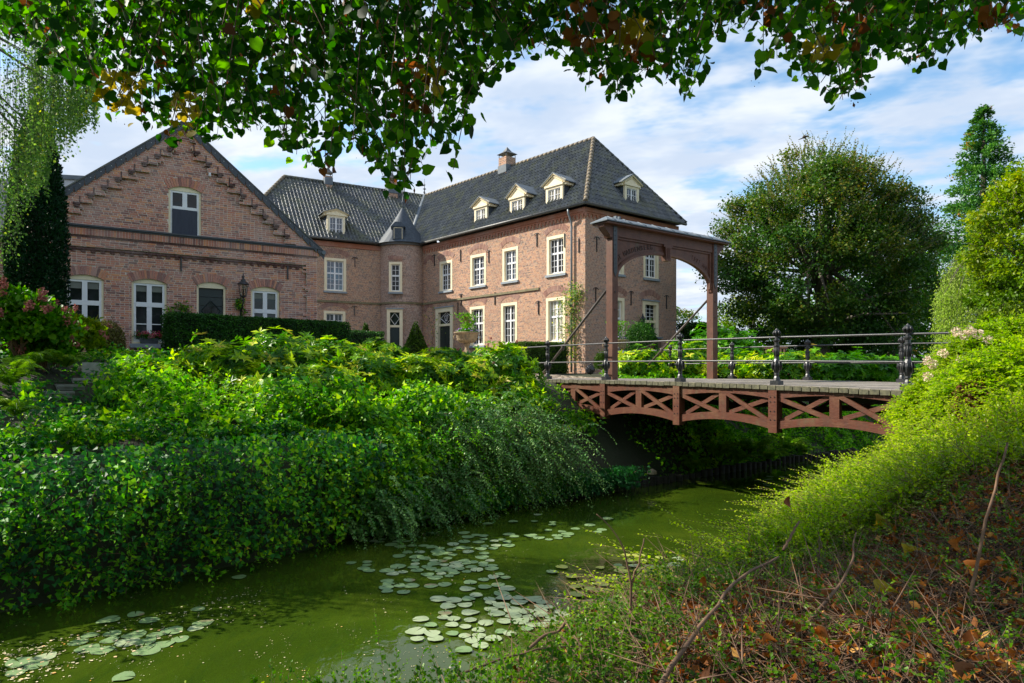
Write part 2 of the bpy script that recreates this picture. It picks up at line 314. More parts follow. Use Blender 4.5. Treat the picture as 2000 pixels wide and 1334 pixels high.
M['bark'] = plain('bark', (.10, .075, .055), (.04, .03, .022), .9, 9, .03, scale=(3, 3, .7)); M['twig'] = plain('bare_twig', (.20, .115, .068), (.09, .05, .032), .7, 12); M['bark_grey'] = plain('grey_bark', (.16, .14, .11), (.08, .07, .055), .85, 9, .01)
M['shaded_gap'] = plain('shaded_gap', (.016, .011, .006), (.006, .005, .003), .95, 3, .03); M['plaster'] = plain('pale_plaster', (.55, .56, .58), (.45, .46, .48), .7, 2)
# ------------------------------------------------------------------ terrain and water
LX = np.array([-60, -14, -6.3, -4, -2.8, -1.08, 2.6, 6.06, 10.8, 24, 80]); LY = np.array([-48, 1.5, 8.4, 10.7, 12.4, 14.4, 17.3, 20.2, 24, 33, 66.])
RX = np.array([-60, -9, .8, 6.5, 16, 30, 80]); RY = np.array([-58, -3.0, 5.0, 10.6, 18.5, 29, 60.])
dL = lambda x, y: (y - np.interp(x, LX, LY)) * .74
dR = lambda x, y: (np.interp(x, RX, RY) - y) * .74
sst = lambda t: np.clip(t, 0, 1) ** 2 * (3 - 2 * np.clip(t, 0, 1))
def yard(x, y):
    g = -.30 + .24 * sst((y - 25) / 8.0); return g + (.62 + .0 * y) * sst((-x - 3.0) / 5.0) * sst((30 - y) / 6.0)
def ground(x, y):
    x = np.asarray(x, float); y = np.asarray(y, float); a = dL(x, y); b = dR(x, y)
    shelf = -1.25 * sst((-x - 1.5) / 2.0) - 2.5 * (1 - sst((-x - 1.5) / 2.0))
    lo = -3.1 + (shelf + 3.1) * sst(a / .8); W = 8.0 - 3.8 * sst((x + 7) / 7.0)
    zl = lo + (yard(x, y) - lo) * sst((a - .9 * sst((-x - 1.5) / 2.0)) / (W - .9))
    path = -1.6 + 1.25 * sst((x - 3.5) / 4.5); zr = -3.15 + (path + 3.15) * sst(b / 2.6)
    bed = -3.9 + np.zeros_like(x); z = np.where(a > 0, zl, np.where(b > 0, zr, bed)); return z
def build_ground():
    xs = np.concatenate([[-1500, -500, -180, -80, -50, -35, -28], np.arange(-22, 26, .35), [28, 33, 40, 60, 90, 180, 500, 1500]])
    ys = np.concatenate([[-1500, -400, -120, -50, -25, -14, -9], np.arange(-6, 36, .35), [38, 42, 50, 70, 120, 300, 900, 2500]])
    X, Y = np.meshgrid(xs, ys); Z = ground(X, Y); far = (np.abs(X) > 26) | (Y > 36) | (Y < -6)
    Z = Z + (fbm(np.stack([X, Y, X * 0], -1), .9) - .5) * .14 * np.where(far | (Z > -.4), .0, 1); Z = np.where((Y > 70) & far, -.1, Z)
    n = len(xs); i = np.arange(len(ys) - 1)[:, None] * n; j = np.arange(n - 1)[None]
    F = np.stack([i + j, i + j + 1, i + n + j + 1, i + n + j], -1).reshape(-1, 4)
    m, nt, b = newmat('ground_soil'); v = geo_pos(nt); g = ramp(nt, noise(nt, v, .6, 6, .6), [(.3, (.018, .016, .009)), (.5, (.026, .034, .010)), (.7, (.04, .034, .02))])
    nt.links.new(g, b.inputs["Base Color"]); b.inputs["Roughness"].default_value = .95; bump(nt, b, noise(nt, v, 9, 5, .6), .05)
    Acc().add(np.stack([X, Y, Z], -1), F, 0, None, None, True).build('ground', m, kind='structure')
build_ground()
def build_water():
    xs = np.linspace(-60, 80, 60); n = len(xs); off = 2.2
    yl = np.interp(xs, LX, LY) + off; yr = np.interp(xs, RX, RY) - off
    V = np.concatenate([np.stack([xs, yr, np.full(n, -3.0)], 1), np.stack([xs, yl, np.full(n, -3.0)], 1)]); j = np.arange(n - 1)
    m, nt, b = newmat('moat_water'); v = geo_pos(nt)
    a = noise(nt, geo_pos(nt, (1, 1, 1)), .33, 5, .6, .6)
    col = ramp(nt, a, [(.3, (.016, .034, .003)), (.52, (.034, .060, .004)), (.72, (.068, .098, .008))])
    weed = noise(nt, geo_pos(nt, (3.2, .7, 1)), 2.6, 6, .7, 1.2); col = mixc(nt, mth(nt, 'MULTIPLY', ramp(nt, weed, [(.5, (0, 0, 0)), (.66, (1, 1, 1))]), .45), col, (.018, .042, .005))
    nt.links.new(col, b.inputs["Base Color"]); b.inputs["Roughness"].default_value = .035; b.inputs["IOR"].default_value = 1.33; b.inputs["Specular IOR Level"].default_value = .5
    w = mth(nt, 'ADD', mth(nt, 'MULTIPLY', noise(nt, geo_pos(nt, (1.6, .8, 1)), 1.6, 3, .5, .3), 1.0), mth(nt, 'MULTIPLY', noise(nt, v, 9, 3, .5), .12)); bump(nt, b, w, .03, .35)
    Acc().add(V, np.stack([j, j + 1, n + j + 1, n + j], -1), 0, None, None, True).build('water', m, kind='structure')
build_water()
# courtyard paving of worn setts running up to the bridge
def build_paving():
    A = Acc(); o = np.array([-1.2, 21.6]); d = nrm(np.array([-.5635, .826])); e = np.array([.826, .5635]); r = np.random.default_rng(3)
    n = 0
    for i in range(46):
        for j in range(44):
            a = -3.6 + i * .23 + (j % 2) * .11; b = -.4 + j * .26; q = o + e * a + d * b
            if r.random() < .01: continue
            z = float(yard(q[0], q[1])) ; h = .045 + r.random() * .018
            A.box(np.array([q[0], q[1], z - .03]) , np.append(e * .205, 0), np.append(d * .235, 0), (0, 0, h + .03), 0, r.random())
    m = brickmat('sett_stone', [(0, (.30, .26, .20)), (.5, (.42, .36, .27)), (1, (.50, .43, .33))]); ob = A.build('courtyard_paving', m, kind='stuff')
build_paving()

# ------------------------------------------------------------------ windows
def arch_z(s, s0, s1, z1, rise):                   # height of a segmental arch crown over the springing z1
    h = (s1 - s0) / 2; c = (s0 + s1) / 2; Rr = (h * h + rise * rise) / (2 * rise); return z1 + np.sqrt(np.maximum(Rr * Rr - (s - c) ** 2, 0)) - (Rr - rise)
def win(parent, fac, s0, s1, z0, z1, sw=.16, cols=2, rows=(2, 3), ratio=.42, rise=0.0, sill=True, depth=.22, glass='glass', proud=.012, bars=2, big=False, paneper=False, glassb=None, name='window', dark=None, open_leaf=False):
    """surround > casement, glazing bars, panes, sill"""
    A = Acc(); t = sw
    fac.bx(A, s0, s0 + t, z0, z1, -depth, proud); fac.bx(A, s1 - t, s1, z0, z1, -depth, proud)
    if rise > 0:
        ss = np.linspace(s0, s1, 11); top = [fac.p(s, float(arch_z(s, s0, s1, z1, rise)), -depth) for s in ss]; low = [fac.p(s, z1 - t * .2, -depth) for s in ss[::-1]]
        A.poly(top + low, fac.p(0, 0, proud) - fac.p(0, 0, -depth))
    else: fac.bx(A, s0 + t, s1 - t, z1 - t, z1, -depth, proud - .003)
    zb = z0 + (.05 if sill else 0); fac.bx(A, s0 + t, s1 - t, z0, zb, -depth, proud - .003)
    w = A.build(name, M['cream'], parent)
    a0, a1, b0, b1 = s0 + t, s1 - t, zb, (z1 - t if rise == 0 else z1 - t * .2); fo = -depth * .55 if not big else -.055; ft = .055 if not big else .06
    B = Acc(); zt = b1 - (b1 - b0) * ratio; mid = (a0 + a1) / 2; tr = .05 if not big else .065; D = .06
    fac.bx(B, a0, a0 + ft, b0, b1, fo - D, fo); fac.bx(B, a1 - ft, a1, b0, b1, fo - D, fo); fac.bx(B, a0 + ft, a1 - ft, b1 - ft, b1, fo - D, fo); fac.bx(B, a0 + ft, a1 - ft, b0, b0 + ft * 1.3, fo - D, fo)
    one = ratio <= 0
    if not one: fac.bx(B, a0 + ft, a1 - ft, zt - tr, zt + tr, fo - D, fo + .012)
    if cols == 2:
        segs = [(b0 + ft * 1.3, b1 - ft)] if one else [(b0 + ft * 1.3, zt - tr), (zt + tr, b1 - ft)]
        for q0, q1 in segs: fac.bx(B, mid - tr, mid + tr, q0, q1, fo - D, fo + .006)
    B.build('casement', M['white'], w)
    leaves = [(a0 + ft, mid - tr), (mid + tr, a1 - ft)] if cols == 2 else [(a0 + ft, a1 - ft)]
    rowsets = [(b0 + ft * 1.3, b1 - ft, rows[0])] if one else [(zt + tr, b1 - ft, rows[0]), (b0 + ft * 1.3, zt - tr, rows[1])]
    C = Acc(); bt = .012 if not big else .014
    for (l0, l1) in leaves:
        for (q0, q1, nr) in rowsets:
            for k in range(1, bars):
                x = l0 + (l1 - l0) * k / bars; fac.bx(C, x - bt, x + bt, q0, q1, fo - D + .01, fo - .01)
            ys = [q0 + (q1 - q0) * k / nr for k in range(1, nr)] if not (big and nr == 2) else [q0 + (q1 - q0) * .5 * .94]
            for y in ys:
                xs_ = [l0] + [l0 + (l1 - l0) * k / bars for k in range(1, bars)] + [l1]
                for x0_, x1_ in zip(xs_[:-1], xs_[1:]):
                    fac.bx(C, x0_ + (bt if x0_ > l0 else 0), x1_ - (bt if x1_ < l1 else 0), y - bt, y + bt, fo - D + .012, fo - .012)
    C.build('glazing_bars', M['white'], w, kind='stuff')
    po = fo - D * .6
    for (l0, l1) in leaves:
        for qi, (q0, q1, nr) in enumerate(rowsets):
            G = Acc(); fac.bx(G, l0 - .004, l1 + .004, q0 - .004, q1 + .004, po - .006, po)
            G.build('pane', M[glassb if (glassb and qi == 1) else glass], w)
            if big and qi == 0 and nr == 1 and not one and rows[1] == 2:
                G = Acc(); fac.bx(G, l0 + .01, l1 - .01, q1 - (q1 - q0) * .36, q1, po + .0005, po + .0015); G.build('blind', M['blind'], w)
    if dark is None: dark = True
    if sill:
        S = Acc(); fac.bx(S, s0 - .05, s1 + .05, z0 - .12, z0 - .002, -depth, .09); S.build('sill', M['stone_sill'], w)
    return w
def wall_mesh(fac, s0, s1, z0, z1, holes, off=0.0, topfn=None):
    ss = sorted(set([s0, s1] + [h[0] for h in holes] + [h[1] for h in holes])); zs = sorted(set([z0, z1] + [h[2] for h in holes] + [h[3] for h in holes])); A = Acc()
    for a, b in zip(ss[:-1], ss[1:]):
        for c, d in zip(zs[:-1], zs[1:]):
            m, n = (a + b) / 2, (c + d) / 2
            if any(h[0] < m < h[1] and h[2] < n < h[3] for h in holes) or b - a < 1e-6 or d - c < 1e-6: continue
            q = [fac.p(a, c, off), fac.p(b, c, off), fac.p(b, d, off), fac.p(a, d, off)]; nn = np.cross(q[1] - q[0], q[2] - q[0])[:2]
            fl = [0, 1, 2, 3] if np.dot(nn, fac.n) > 0 else [3, 2, 1, 0]
            A.add(q, fl, 0, None, [(a, c), (b, c), (b, d), (a, d)])
    for h in holes:                                  # brick reveals
        for e in ((h[0], h[2], h[0], h[3]), (h[1], h[2], h[1], h[3]), (h[0], h[3], h[1], h[3]), (h[0], h[2], h[1], h[2])):
            q = [fac.p(e[0], e[1], off), fac.p(e[2], e[3], off), fac.p(e[2], e[3], off - .3), fac.p(e[0], e[1], off - .3)]
            A.add(q, [0, 1, 2, 3], 0, None, [(e[0], e[1]), (e[2], e[3]), (e[2] + .3, e[3]), (e[0] + .3, e[1])])
    return A
def arch_bricks(A, fac, s0, s1, z1, rise, thick, o1, n, mat=0, r=rng):
    """fan of bricks on edge over an opening"""
    h = (s1 - s0) / 2; c = (s0 + s1) / 2; Rr = (h * h + rise * rise) / (2 * rise); zc = z1 + rise - Rr; am = math.asin(min(1, h / Rr)); g = .12
    for k in range(n):
        a0 = -am + 2 * am * (k + g / 2) / n; a1 = -am + 2 * am * (k + 1 - g / 2) / n; R1 = Rr + thick * (1 + .05 * (r.random() - .5))
        q = [(Rr, a0), (Rr, a1), (R1, a1), (R1, a0)]; P = [fac.p(c + math.sin(a) * rr, zc + math.cos(a) * rr, 0) for rr, a in q]
        A.poly(P, fac.p(0, 0, o1 + .004 * r.random()) - fac.p(0, 0, 0), mat, r.random())
def anchor(parent, fac, px, py, h=.75, tee=True):
    s = fac.s(px); z = fac.z(px, py); A = Acc(); fac.bx(A, s - .02, s + .02, z - h, z, .0, .05)
    if tee:
        pts = [fac.p(s + d, z - .06 + .1 * (1 - (d / .2) ** 2) - .03, .04) for d in np.linspace(-.2, .2, 7)]; A.tube(pts, .018, 5)
    A.build('wall_anchor', M['iron'], parent)

# ------------------------------------------------------------------ the manor
CORN = (3.647, 34.0)
FL = Fac(CORN, (-1185, 1333)); FR = Fac(CORN, (1666, 1333)); FW = Fac((-8.6, 44.6), (2300, 1333))
ZE, ZG, ZS = 8.22, -.4, 4.46
manor = thing('manor_house', 'large two storey red brick manor house with dark tiled hipped roof and round corner turret', 'manor house')
LW = 15.6; RW = 7.2
def rect(fac, x0, x1, yt, yb):
    xm = (x0 + x1) / 2; a, b = sorted((fac.s(x0), fac.s(x1))); return a, b, fac.z(xm, yb), fac.z(xm, yt)
hl = []; up = [(858.7, 883.5, 509, 568), (919, 949.2, 494, 557), (981.5, 1011.8, 480.3, 547), (1068, 1104.8, 457.5, 534.5)]
lo = [(917.8, 946.8, 599, 669), (979, 1010, 592.7, 668), (1066.7, 1103.8, 581.5, 664)]
for i, w in enumerate(up):
    a, b, c, d = rect(FL, *w); c, d = 5.10, (7.12 if i == 3 else 6.98); hl.append((a, b, c, d)); win(manor, FL, a, b, c, d, glass='glass_blue' if i in (1, 2) else 'glass')
for i, w in enumerate(lo):
    a, b, c, d = rect(FL, *w); c, d = 1.58, 3.9; hl.append((a, b, c, d)); win(manor, FL, a, b, c, d, ratio=.4, glass='glass_lit' if i == 2 else 'glass')
a, b = sorted((FL.s(851.6), FL.s(885))); door_r = (a, b, .3, FL.z(868, 601)); hl.append(door_r)
A = wall_mesh(FL, 0, LW, ZG, ZE, hl); A.build('wall', M['brick_main'], manor)
hr = []; UR = [(1191, 1218.7), (1256.7, 1286)]
for x0, x1 in UR: a, b = FR.s(x0), FR.s(x1); hr.append((a, b, 5.10, 7.12)); win(manor, FR, a, b, 5.10, 7.12)
a, b = FR.s(1189), FR.s(1219.5); hr.append((a, b, 1.5, FR.z(1205, 581))); win(manor, FR, a, b, 1.5, FR.z(1205, 581), glass='glass_lit')
a, b = FR.s(1254.5), FR.s(1285); rd = (a, b, .7, FR.z(1270, 588.5)); hr.append(rd)
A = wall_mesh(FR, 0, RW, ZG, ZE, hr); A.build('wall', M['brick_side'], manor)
hw = []; a, b = FW.s(633.3), FW.s(676); hw.append((a, b, 5.12, 7.2)); win(manor, FW, a, b, 5.12, 7.2, glass='glass_blue'); a2, b2 = FW.s(632.4), FW.s(674.6); hw.append((a2, b2, 1.6, 3.86)); win(manor, FW, a2, b2, 1.6, 3.86)
WL = FW.s(466)
A = wall_mesh(FW, WL, 2.2, ZG, ZE, hw); A.build('wall', M['brick_main'], manor)
# plain back and end walls so that the house is a closed body
def pl(a, b): A = Acc(); A.add([(*a, ZG), (*b, ZG), (*b, ZE), (*a, ZE)], [0, 1, 2, 3], 0, None, [(0, ZG), (9, ZG), (9, ZE), (0, ZE)]); A.build('wall', M['brick_side'], manor)
cR = FR.O + FR.u * RW; bk = cR + FL.u * 22; wl = FW.O + FW.u * WL; wb = wl - FW.n * 8.6
pl(cR, bk); pl(wl, wb); pl(wb, wb + FW.u * 14)
# frames round the doors
def doorway(fac, r, leafbottom, trz, diamond=True, label=None, leafname='door'):
    s0, s1, z0, z1 = r; A = Acc(); t = .27 if s1 - s0 > 1.35 else .2
    for (a, b) in ((s0, s0 + t), (s1 - t, s1)): fac.bx(A, a, b, z0, z1, -.2, .05)
    fac.bx(A, s0 + t, s1 - t, z1 - t, z1, -.2, .047); fac.bx(A, s0 + t, s1 - t, trz - .07, trz + .07, -.2, -.04)
    w = A.build('door_surround', M['cream'], manor)
    B = Acc(); fac.bx(B, s0 - .06, s1 + .06, z1 + .002, z1 + .07, -.1, .12); B.build('drip_ledge', M['stone_sill'], w)
    D = Acc(); a, b = s0 + t, s1 - t; fac.bx(D, a, b, z0, trz - .07, -.19, -.13)
    for k in range(2):
        x0 = a + .09 + k * (b - a) / 2; x1 = a + (k + 1) * (b - a) / 2 - .07
        for q0, q1 in ((z0 + .15, z0 + .8), (z0 + .95, trz - .2)): fac.bx(D, x0, x1, q0, q1, -.132, -.115)
    D.build(leafname, M['green_door'], w)
    G = Acc(); fac.bx(G, a, b, trz + .07, z1 - t, -.17, -.165); G.build('pane', M['glass'], w)
    if diamond:
        T = Acc(); zc = (trz + .07 + z1 - t) / 2; hz = (z1 - t - trz - .07) / 2 - .02; sc = (a + b) / 2; hs = (b - a) / 2 - .02
        P = [fac.p(sc - hs, zc, -.155), fac.p(sc, zc + hz, -.155), fac.p(sc + hs, zc, -.155), fac.p(sc, zc - hz, -.155)]
        for i in range(4): T.tube([P[i], P[(i + 1) % 4]], .02, 4, smooth=False)
        if diamond == 2:                                  # lantern drawn in white bars inside the fanlight
            for (x0, y0, x1, y1) in ((-.5, .4, .5, .4), (-.5, .4, -.22, -.6), (.5, .4, .22, -.6), (0, .4, 0, -.6), (-.3, .6, .3, .6), (-.22, -.6, .22, -.6), (-.5, .4, -.3, .6), (.5, .4, .3, .6)):
                T.tube([fac.p(sc + x0 * hs * .6, zc + y0 * hz * .9, -.15), fac.p(sc + x1 * hs * .6, zc + y1 * hz * .9, -.15)], .014, 4, smooth=False)
        T.build('fanlight_bars', M['white'], w, kind='stuff')
    else:
        T = Acc()
        for k in range(1, 3): x = a + (b - a) * k / 3; fac.bx(T, x - .015, x + .015, trz + .07, z1 - t, -.165, -.145)
        for k in range(1, 4): z = trz + .07 + (z1 - t - trz - .07) * k / 4; fac.bx(T, a, b, z - .014, z + .014, -.164, -.148)
        T.build('fanlight_bars', M['white'], w, kind='stuff')
doorway(FL, door_r, 0, FL.z(868, 634.5), 2)
doorway(FR, rd, 0, FR.z(1270, 628), False)
# arches over the windows, string course, friezes
for fac, hs in ((FL, hl), (FR, hr), (FW, hw)):
    A = Acc()
    for h in hs:
        if h is door_r: continue
        if h[1] - h[0] > .6: arch_bricks(A, fac, h[0] - .06, h[1] + .06, h[3] + .06, .26, .30, .012, 18)
    A.build('relieving_arch', M['arch_main'], manor, kind='stuff')
A = Acc(); arch_bricks(A, FL, FL.s(845) , FL.s(832), 3.9, .3, .3, .012, 14); arch_bricks(A, FL, FL.s(845), FL.s(832), 6.98, .3, .3, .012, 14); A.build('blind_arch', M['arch_main'], manor, kind='stuff')
M['string'] = plain('mossy_string_stone', (.26, .22, .13), (.12, .11, .06), .85, 6)
for fac, a, b in ((FL, FL.s(1053.6), LW), (FW, WL, 2.2)):
    A = Acc(); fac.bx(A, a, b, ZS - .06, ZS + .06, -.02, .07); A.build('string_course', M['string'], manor)
def frieze(fac, a, b, zt):
    A = Acc(); r = np.random.default_rng(5); fac.bx(A, a, b, zt - .20, zt, -.02, .10, 0, .3); fac.bx(A, a, b, zt - .29, zt - .202, -.02, .05, 0, .6)
    n = int((b - a) / .27)
    for k in range(n):
        x = a + (b - a) * (k + .2) / n; fac.bx(A, x, x + .13, zt - .42, zt - .29, -.01, .062, 0, r.random()); fac.bx(A, x + .03, x + .10, zt - .50, zt - .42, -.01, .04, 0, r.random())
    return A.build('cornice_frieze', M['brick_orange'], manor, kind='stuff')
frieze(FL, 0.012, 14.2, ZE); frieze(FR, -.11, RW + .1, ZE)
A = Acc(); FW.bx(A, WL, .6, ZE - .3, ZE, -.02, .07, 0, .3); A.build('cornice', M['brick_orange'], manor)
# ------ turret
TC = np.array([-7.25, 45.25]); TR = 1.5
A = Acc(); K = 40; an = np.linspace(0, 2 * math.pi, K + 1); zs = [ZG, ZE]
for i in range(K):
    q = [(TC[0] + TR * math.cos(an[i + e]), TC[1] + TR * math.sin(an[i + e])) for e in (0, 1)]
    A.add([(*q[0], ZG), (*q[1], ZG), (*q[1], ZE), (*q[0], ZE)], [0, 1, 2, 3], 0, None, [(an[i] * TR, ZG), (an[i + 1] * TR, ZG), (an[i + 1] * TR, ZE), (an[i] * TR, ZE)])
A.build('turret_wall', M['brick_tower'], manor)
for z0, z1, rr, m in ((ZS - .06, ZS + .06, .07, 'string'), (ZE - .02, ZE + .12, .16, 'gutter')):
    A = Acc(); A.lathe((*TC, 0), [(TR - .05, z0), (TR + rr, z0), (TR + rr, z1), (TR - .05, z1)], 40, smooth=False); A.build('turret_band' if m == 'string' else 'turret_gutter', M[m], manor)
vd = nrm(-TC); FT = Fac(TC + vd * (TR + .15), (-vd[1] * -1, vd[0] * -1)); FT.u = nrm(np.array([-vd[1], vd[0]])); FT.u = FT.u if FT.u[0] > 0 else -FT.u; FT.n = vd
a, b = FT.s(759.5), FT.s(785.5); win(manor, FT, a, b, 5.12, FT.z(772, 511.5), sw=.15, cols=1, rows=(2, 3), proud=.02, depth=.2)
r_ = (FT.s(755.5), FT.s(786.5), .35, FT.z(771, 604)); FT2 = Fac(FT.O + vd * .05, FT.u); FT2.n = vd; doorway(FT2, r_, 0, FT2.z(771, 637), 1)
A = Acc(); arch_bricks(A, FT, a - .02, b + .02, FT.z(772, 508), .03, .25, -.02, 9); A.build('flat_arch', M['arch_main'], manor, kind='stuff')
# conical slated cap with a bell-cast foot, courses of slate stepping in
A = Acc(); zt = pw(788, 404, 45.25)[2]; prof = []; Nc = 30
for k in range(Nc):
    t = k / Nc; rr = (TR + .32) * (1 - t) ** 1.0 * (.86 + .14 * (1 - t) ** 3) ; z = ZE + .12 + (zt - ZE - .12) * t
    rr2 = (TR + .32) * (1 - t - 1 / Nc) * (.86 + .14 * (1 - t) ** 3); prof += [(max(rr, .02), z), (max(rr2 + .012, .015), z + (zt - ZE) / Nc)]
A.lathe((*TC, 0), prof, 28, smooth=False); A.build('turret_roof', M['slate'], manor)
a, b = FT.s(768), FT.s(787); d = Acc(); fo = .10; FD = Fac(FT.O + vd * .02, FT.u); FD.n = vd
z0, z1 = FD.z(778, 468), FD.z(778, 446); cc = (a + b) / 2; hw_ = .36
A = Acc(); FD.bx(A, cc - hw_, cc + hw_, z0, z1 + .12, -1.0, .0); A.build('turret_dormer', M['slate'], manor)
win(manor, FD, cc - .27, cc + .27, z0 + .05, z1 + .05, sw=.03, cols=1, rows=(2, 2), ratio=0, proud=.03, depth=.02, sill=False, glass='glass_blue', big=False)
A = Acc(); P0 = FD.p(cc - hw_ - .08, z1 + .12, .08); FT_ = [FD.p(cc - hw_ - .1, z1 + .10, .08), FD.p(cc + hw_ + .1, z1 + .10, .08), FD.p(cc + .2, z1 + .42, .02), FD.p(cc - .2, z1 + .42, .02)]
A.poly(FT_, FD.p(0, 0, -1.1) - FD.p(0, 0, 0)); A.build('turret_dormer_roof', M['slate'], manor)
A = Acc(); A.tube([(*TC, zt - .1), (*TC, zt + .75)], [.05, .012], 6); A.lathe((*TC, zt + .3), [(.01, -.09), (.09, 0), (.01, .09)], 10); A.build('turret_finial', M['lead'], manor)

# ------ tiled roofs
def tiles(E0, u, v, poly, w=.235, h=.34, name='pantile_covering', seed=1, holes=()):
    """pantiles laid on a plane: E0 eave origin, u along the eave, v up the slope; poly in (a,b) metres"""
    E0 = np.asarray(E0, float); u = nrm(u); v = nrm(v); nn = np.cross(u, v); nn = nn if nn[2] > 0 else -nn; pol = np.array(poly, float); r = np.random.default_rng(seed)
    amin, amax = pol[:, 0].min(), pol[:, 0].max(); bmax = pol[:, 1].max(); na = int((amax - amin) / w) + 2; nb = int(bmax / h) + 2
    I, J = np.meshgrid(np.arange(na), np.arange(nb)); a = amin + (I.ravel() + .5) * w; b = (J.ravel() + .5) * h
    def inside(x, y, P):
        c = np.zeros(len(x), bool); n = len(P)
        for i in range(n):
            x1, y1 = P[i]; x2, y2 = P[(i + 1) % n]; k = ((y1 > y) != (y2 > y)) & (x < (x2 - x1) * (y - y1) / (y2 - y1 + 1e-12) + x1); c ^= k
        return c
    ok = inside(a, b, pol)
    for H in holes: ok &= ~inside(a, b, np.array(H, float))
    a, b = a[ok], b[ok]; n = len(a); xs = np.array([-.5, -.30, -.05, .18, .36, .5]) * w * 1.03; zp = np.array([.010, -.034, -.038, .020, .062, .034])
    jb = (r.random(n) - .5) * .03 - .07 * (r.random(n) < .012); tilt = .028 + r.random(n) * .016
    k = len(xs); V = np.zeros((n, 3 * k, 3)); lo_ = b - h * .56 + jb; hi_ = b + h * .5
    for q in range(k):
        base = E0 + np.outer(a + xs[q], u)
        V[:, q] = base + np.outer(lo_, v) + np.outer(zp[q] + tilt, nn); V[:, k + q] = base + np.outer(hi_, v) + (zp[q] + .004) * nn; V[:, 2 * k + q] = base + np.outer(lo_, v) + np.outer(zp[q] + tilt - .028, nn)
    f = [[q, q + 1, k + q + 1, k + q] for q in range(k - 1)] + [[2 * k + q, 2 * k + q + 1, q + 1, q] for q in range(k - 1)]
    F = (np.arange(n)[:, None, None] * 3 * k + np.array(f)[None]).reshape(-1, 4); rr = np.repeat(np.clip(r.normal(.5, .25, n), 0, 1), len(f))
    A = Acc(); A.add(V.reshape(-1, 3), F, 0, rr); o = A.build(name, M['tile'], manor, kind='stuff')
    return o
def sheet(pts, m='slate', name='roof', parent=None):
    A = Acc(); A.add(pts, list(range(len(pts)))); return A.build(name, M[m], parent or manor)
def ridge_tiles(p0, p1, parent, r=.12, step=.36, m='ridge', name='ridge_capping'):
    p0, p1 = np.asarray(p0, float), np.asarray(p1, float); L = np.linalg.norm(p1 - p0); n = max(1, int(L / step)); A = Acc()
    for k in range(n):
        a = p0 + (p1 - p0) * k / n; b = p0 + (p1 - p0) * (k + 1.12) / n; A.tube([a, b], [r * 1.0, r * .84], 8, rnd=None)
    return A.build(name, M[m], parent, kind='stuff')
OH = .38; ze = 8.36
nL, nR = FL.n, FR.n
def P3(q, z): return np.array([q[0], q[1], z])
uL, uR = FL.u, FR.u
c0 = np.array(CORN)
e_c = c0 + (nL + nR) * OH                                      # eave corner
inL = -nL; peak = c0 + uR * 3.6 + uL * 2.83; zr = 13.12
eL1 = c0 + nL * OH + uL * 17.5; eR1 = c0 + uR * (RW + OH) + nR * OH; rl = peak + uL * 20.0
back_r = c0 + uR * (RW + OH) + uL * 20
sheet([P3(e_c, ze), P3(eL1 + uL * 2, ze), P3(rl, zr), P3(peak, zr)], 'tile', 'roof'); sheet([P3(eR1, ze), P3(e_c, ze), P3(peak, zr)], 'tile', 'roof'); sheet([P3(eR1, ze), P3(peak, zr), P3(rl, zr), P3(back_r, ze)], 'tile', 'roof')
def plane_ab(E0, u, pk):
    """up-slope unit through a point of the ridge"""
    d = pk - E0; u = nrm(u); v = d - np.dot(d, u) * u; return nrm(v), lambda p: (np.dot(p - E0, u), np.dot(p - E0, nrm(v)))
E = P3(e_c, ze + .02); U = np.append(uL, 0); v, ab = plane_ab(E, U, P3(peak, zr + .02))
dorm_px = [(926.4, 951, 405, 443, 384.7), (995.7, 1024, 387, 422, 360), (1066, 1098.6, 364, 403.5, 339)]
joint = FL.O + FL.u * 15.63
valley_lo = P3(joint + (nL + FW.n) * .38, ze); valley_hi = P3(peak + uL * 16.7, zr)
tiles(E, U, v, [(0, 0), ab(valley_lo), ab(valley_hi), ab(P3(peak, zr))], seed=2)
E = P3(e_c, ze + .02); U = np.append(uR, 0); v, ab = plane_ab(E, U, P3(peak, zr + .02)); tiles(E, U, v, [(0, 0), ab(P3(eR1, ze)), ab(P3(peak, zr))], seed=3)
ridge_tiles(P3(e_c, ze + .03), P3(peak, zr + .03), manor, .13); ridge_tiles(P3(peak, zr + .03), P3(peak + uL * 16.7, zr + .03), manor, .12, m='ridge'); ridge_tiles(P3(eR1, ze + .03), P3(peak, zr + .03), manor, .12, m='tile')
# wing roof
wn, wu = FW.n, FW.u; EW = FW.O + wn * OH + wu * (WL - .4); wr0 = FW.O - wn * 4.3 + wu * -5.2; wr1 = peak + uL * 16.7; zw = 13.1
EW1 = FW.O + wn * OH + wu * 3.0; bw0 = FW.O - wn * 8.9 + wu * (WL - .4)
wr1b = FW.O - wn * 4.3 + wu * 4.6
sheet([P3(EW, ze), P3(EW1 + wu * 1, ze), P3(wr1, zw), P3(wr0, zw)], 'tile', 'roof'); sheet([P3(EW, ze), P3(wr0, zw), P3(bw0, ze)], 'tile', 'roof'); sheet([P3(bw0, ze), P3(wr0, zw), P3(wr1, zw), P3(bw0 + wu * 14, ze)], 'tile', 'roof')
E = P3(EW, ze + .02); U = np.append(wu, 0); v, ab = plane_ab(E, U, P3(wr0, zw + .02)); tiles(E, U, v, [(0, 0), ab(P3(EW1, ze)), ab(P3(wr1, zw)), ab(P3(wr0, zw))], seed=4)
ridge_tiles(P3(EW, ze + .03), P3(wr0, zw + .03), manor, .12); ridge_tiles(P3(wr0, zw + .03), P3(wr1, zw + .03), manor, .12, m='tile')
A = Acc(); A.tube([valley_lo + [0, 0, .08], P3(wr1, zw + .06)], .16, 5); A.build('valley_flashing', M['lead'], manor)
A = Acc(); q = P3(wr1, zw); A.tube([q, q + [0, 0, 1.3]], [.05, .015], 6)
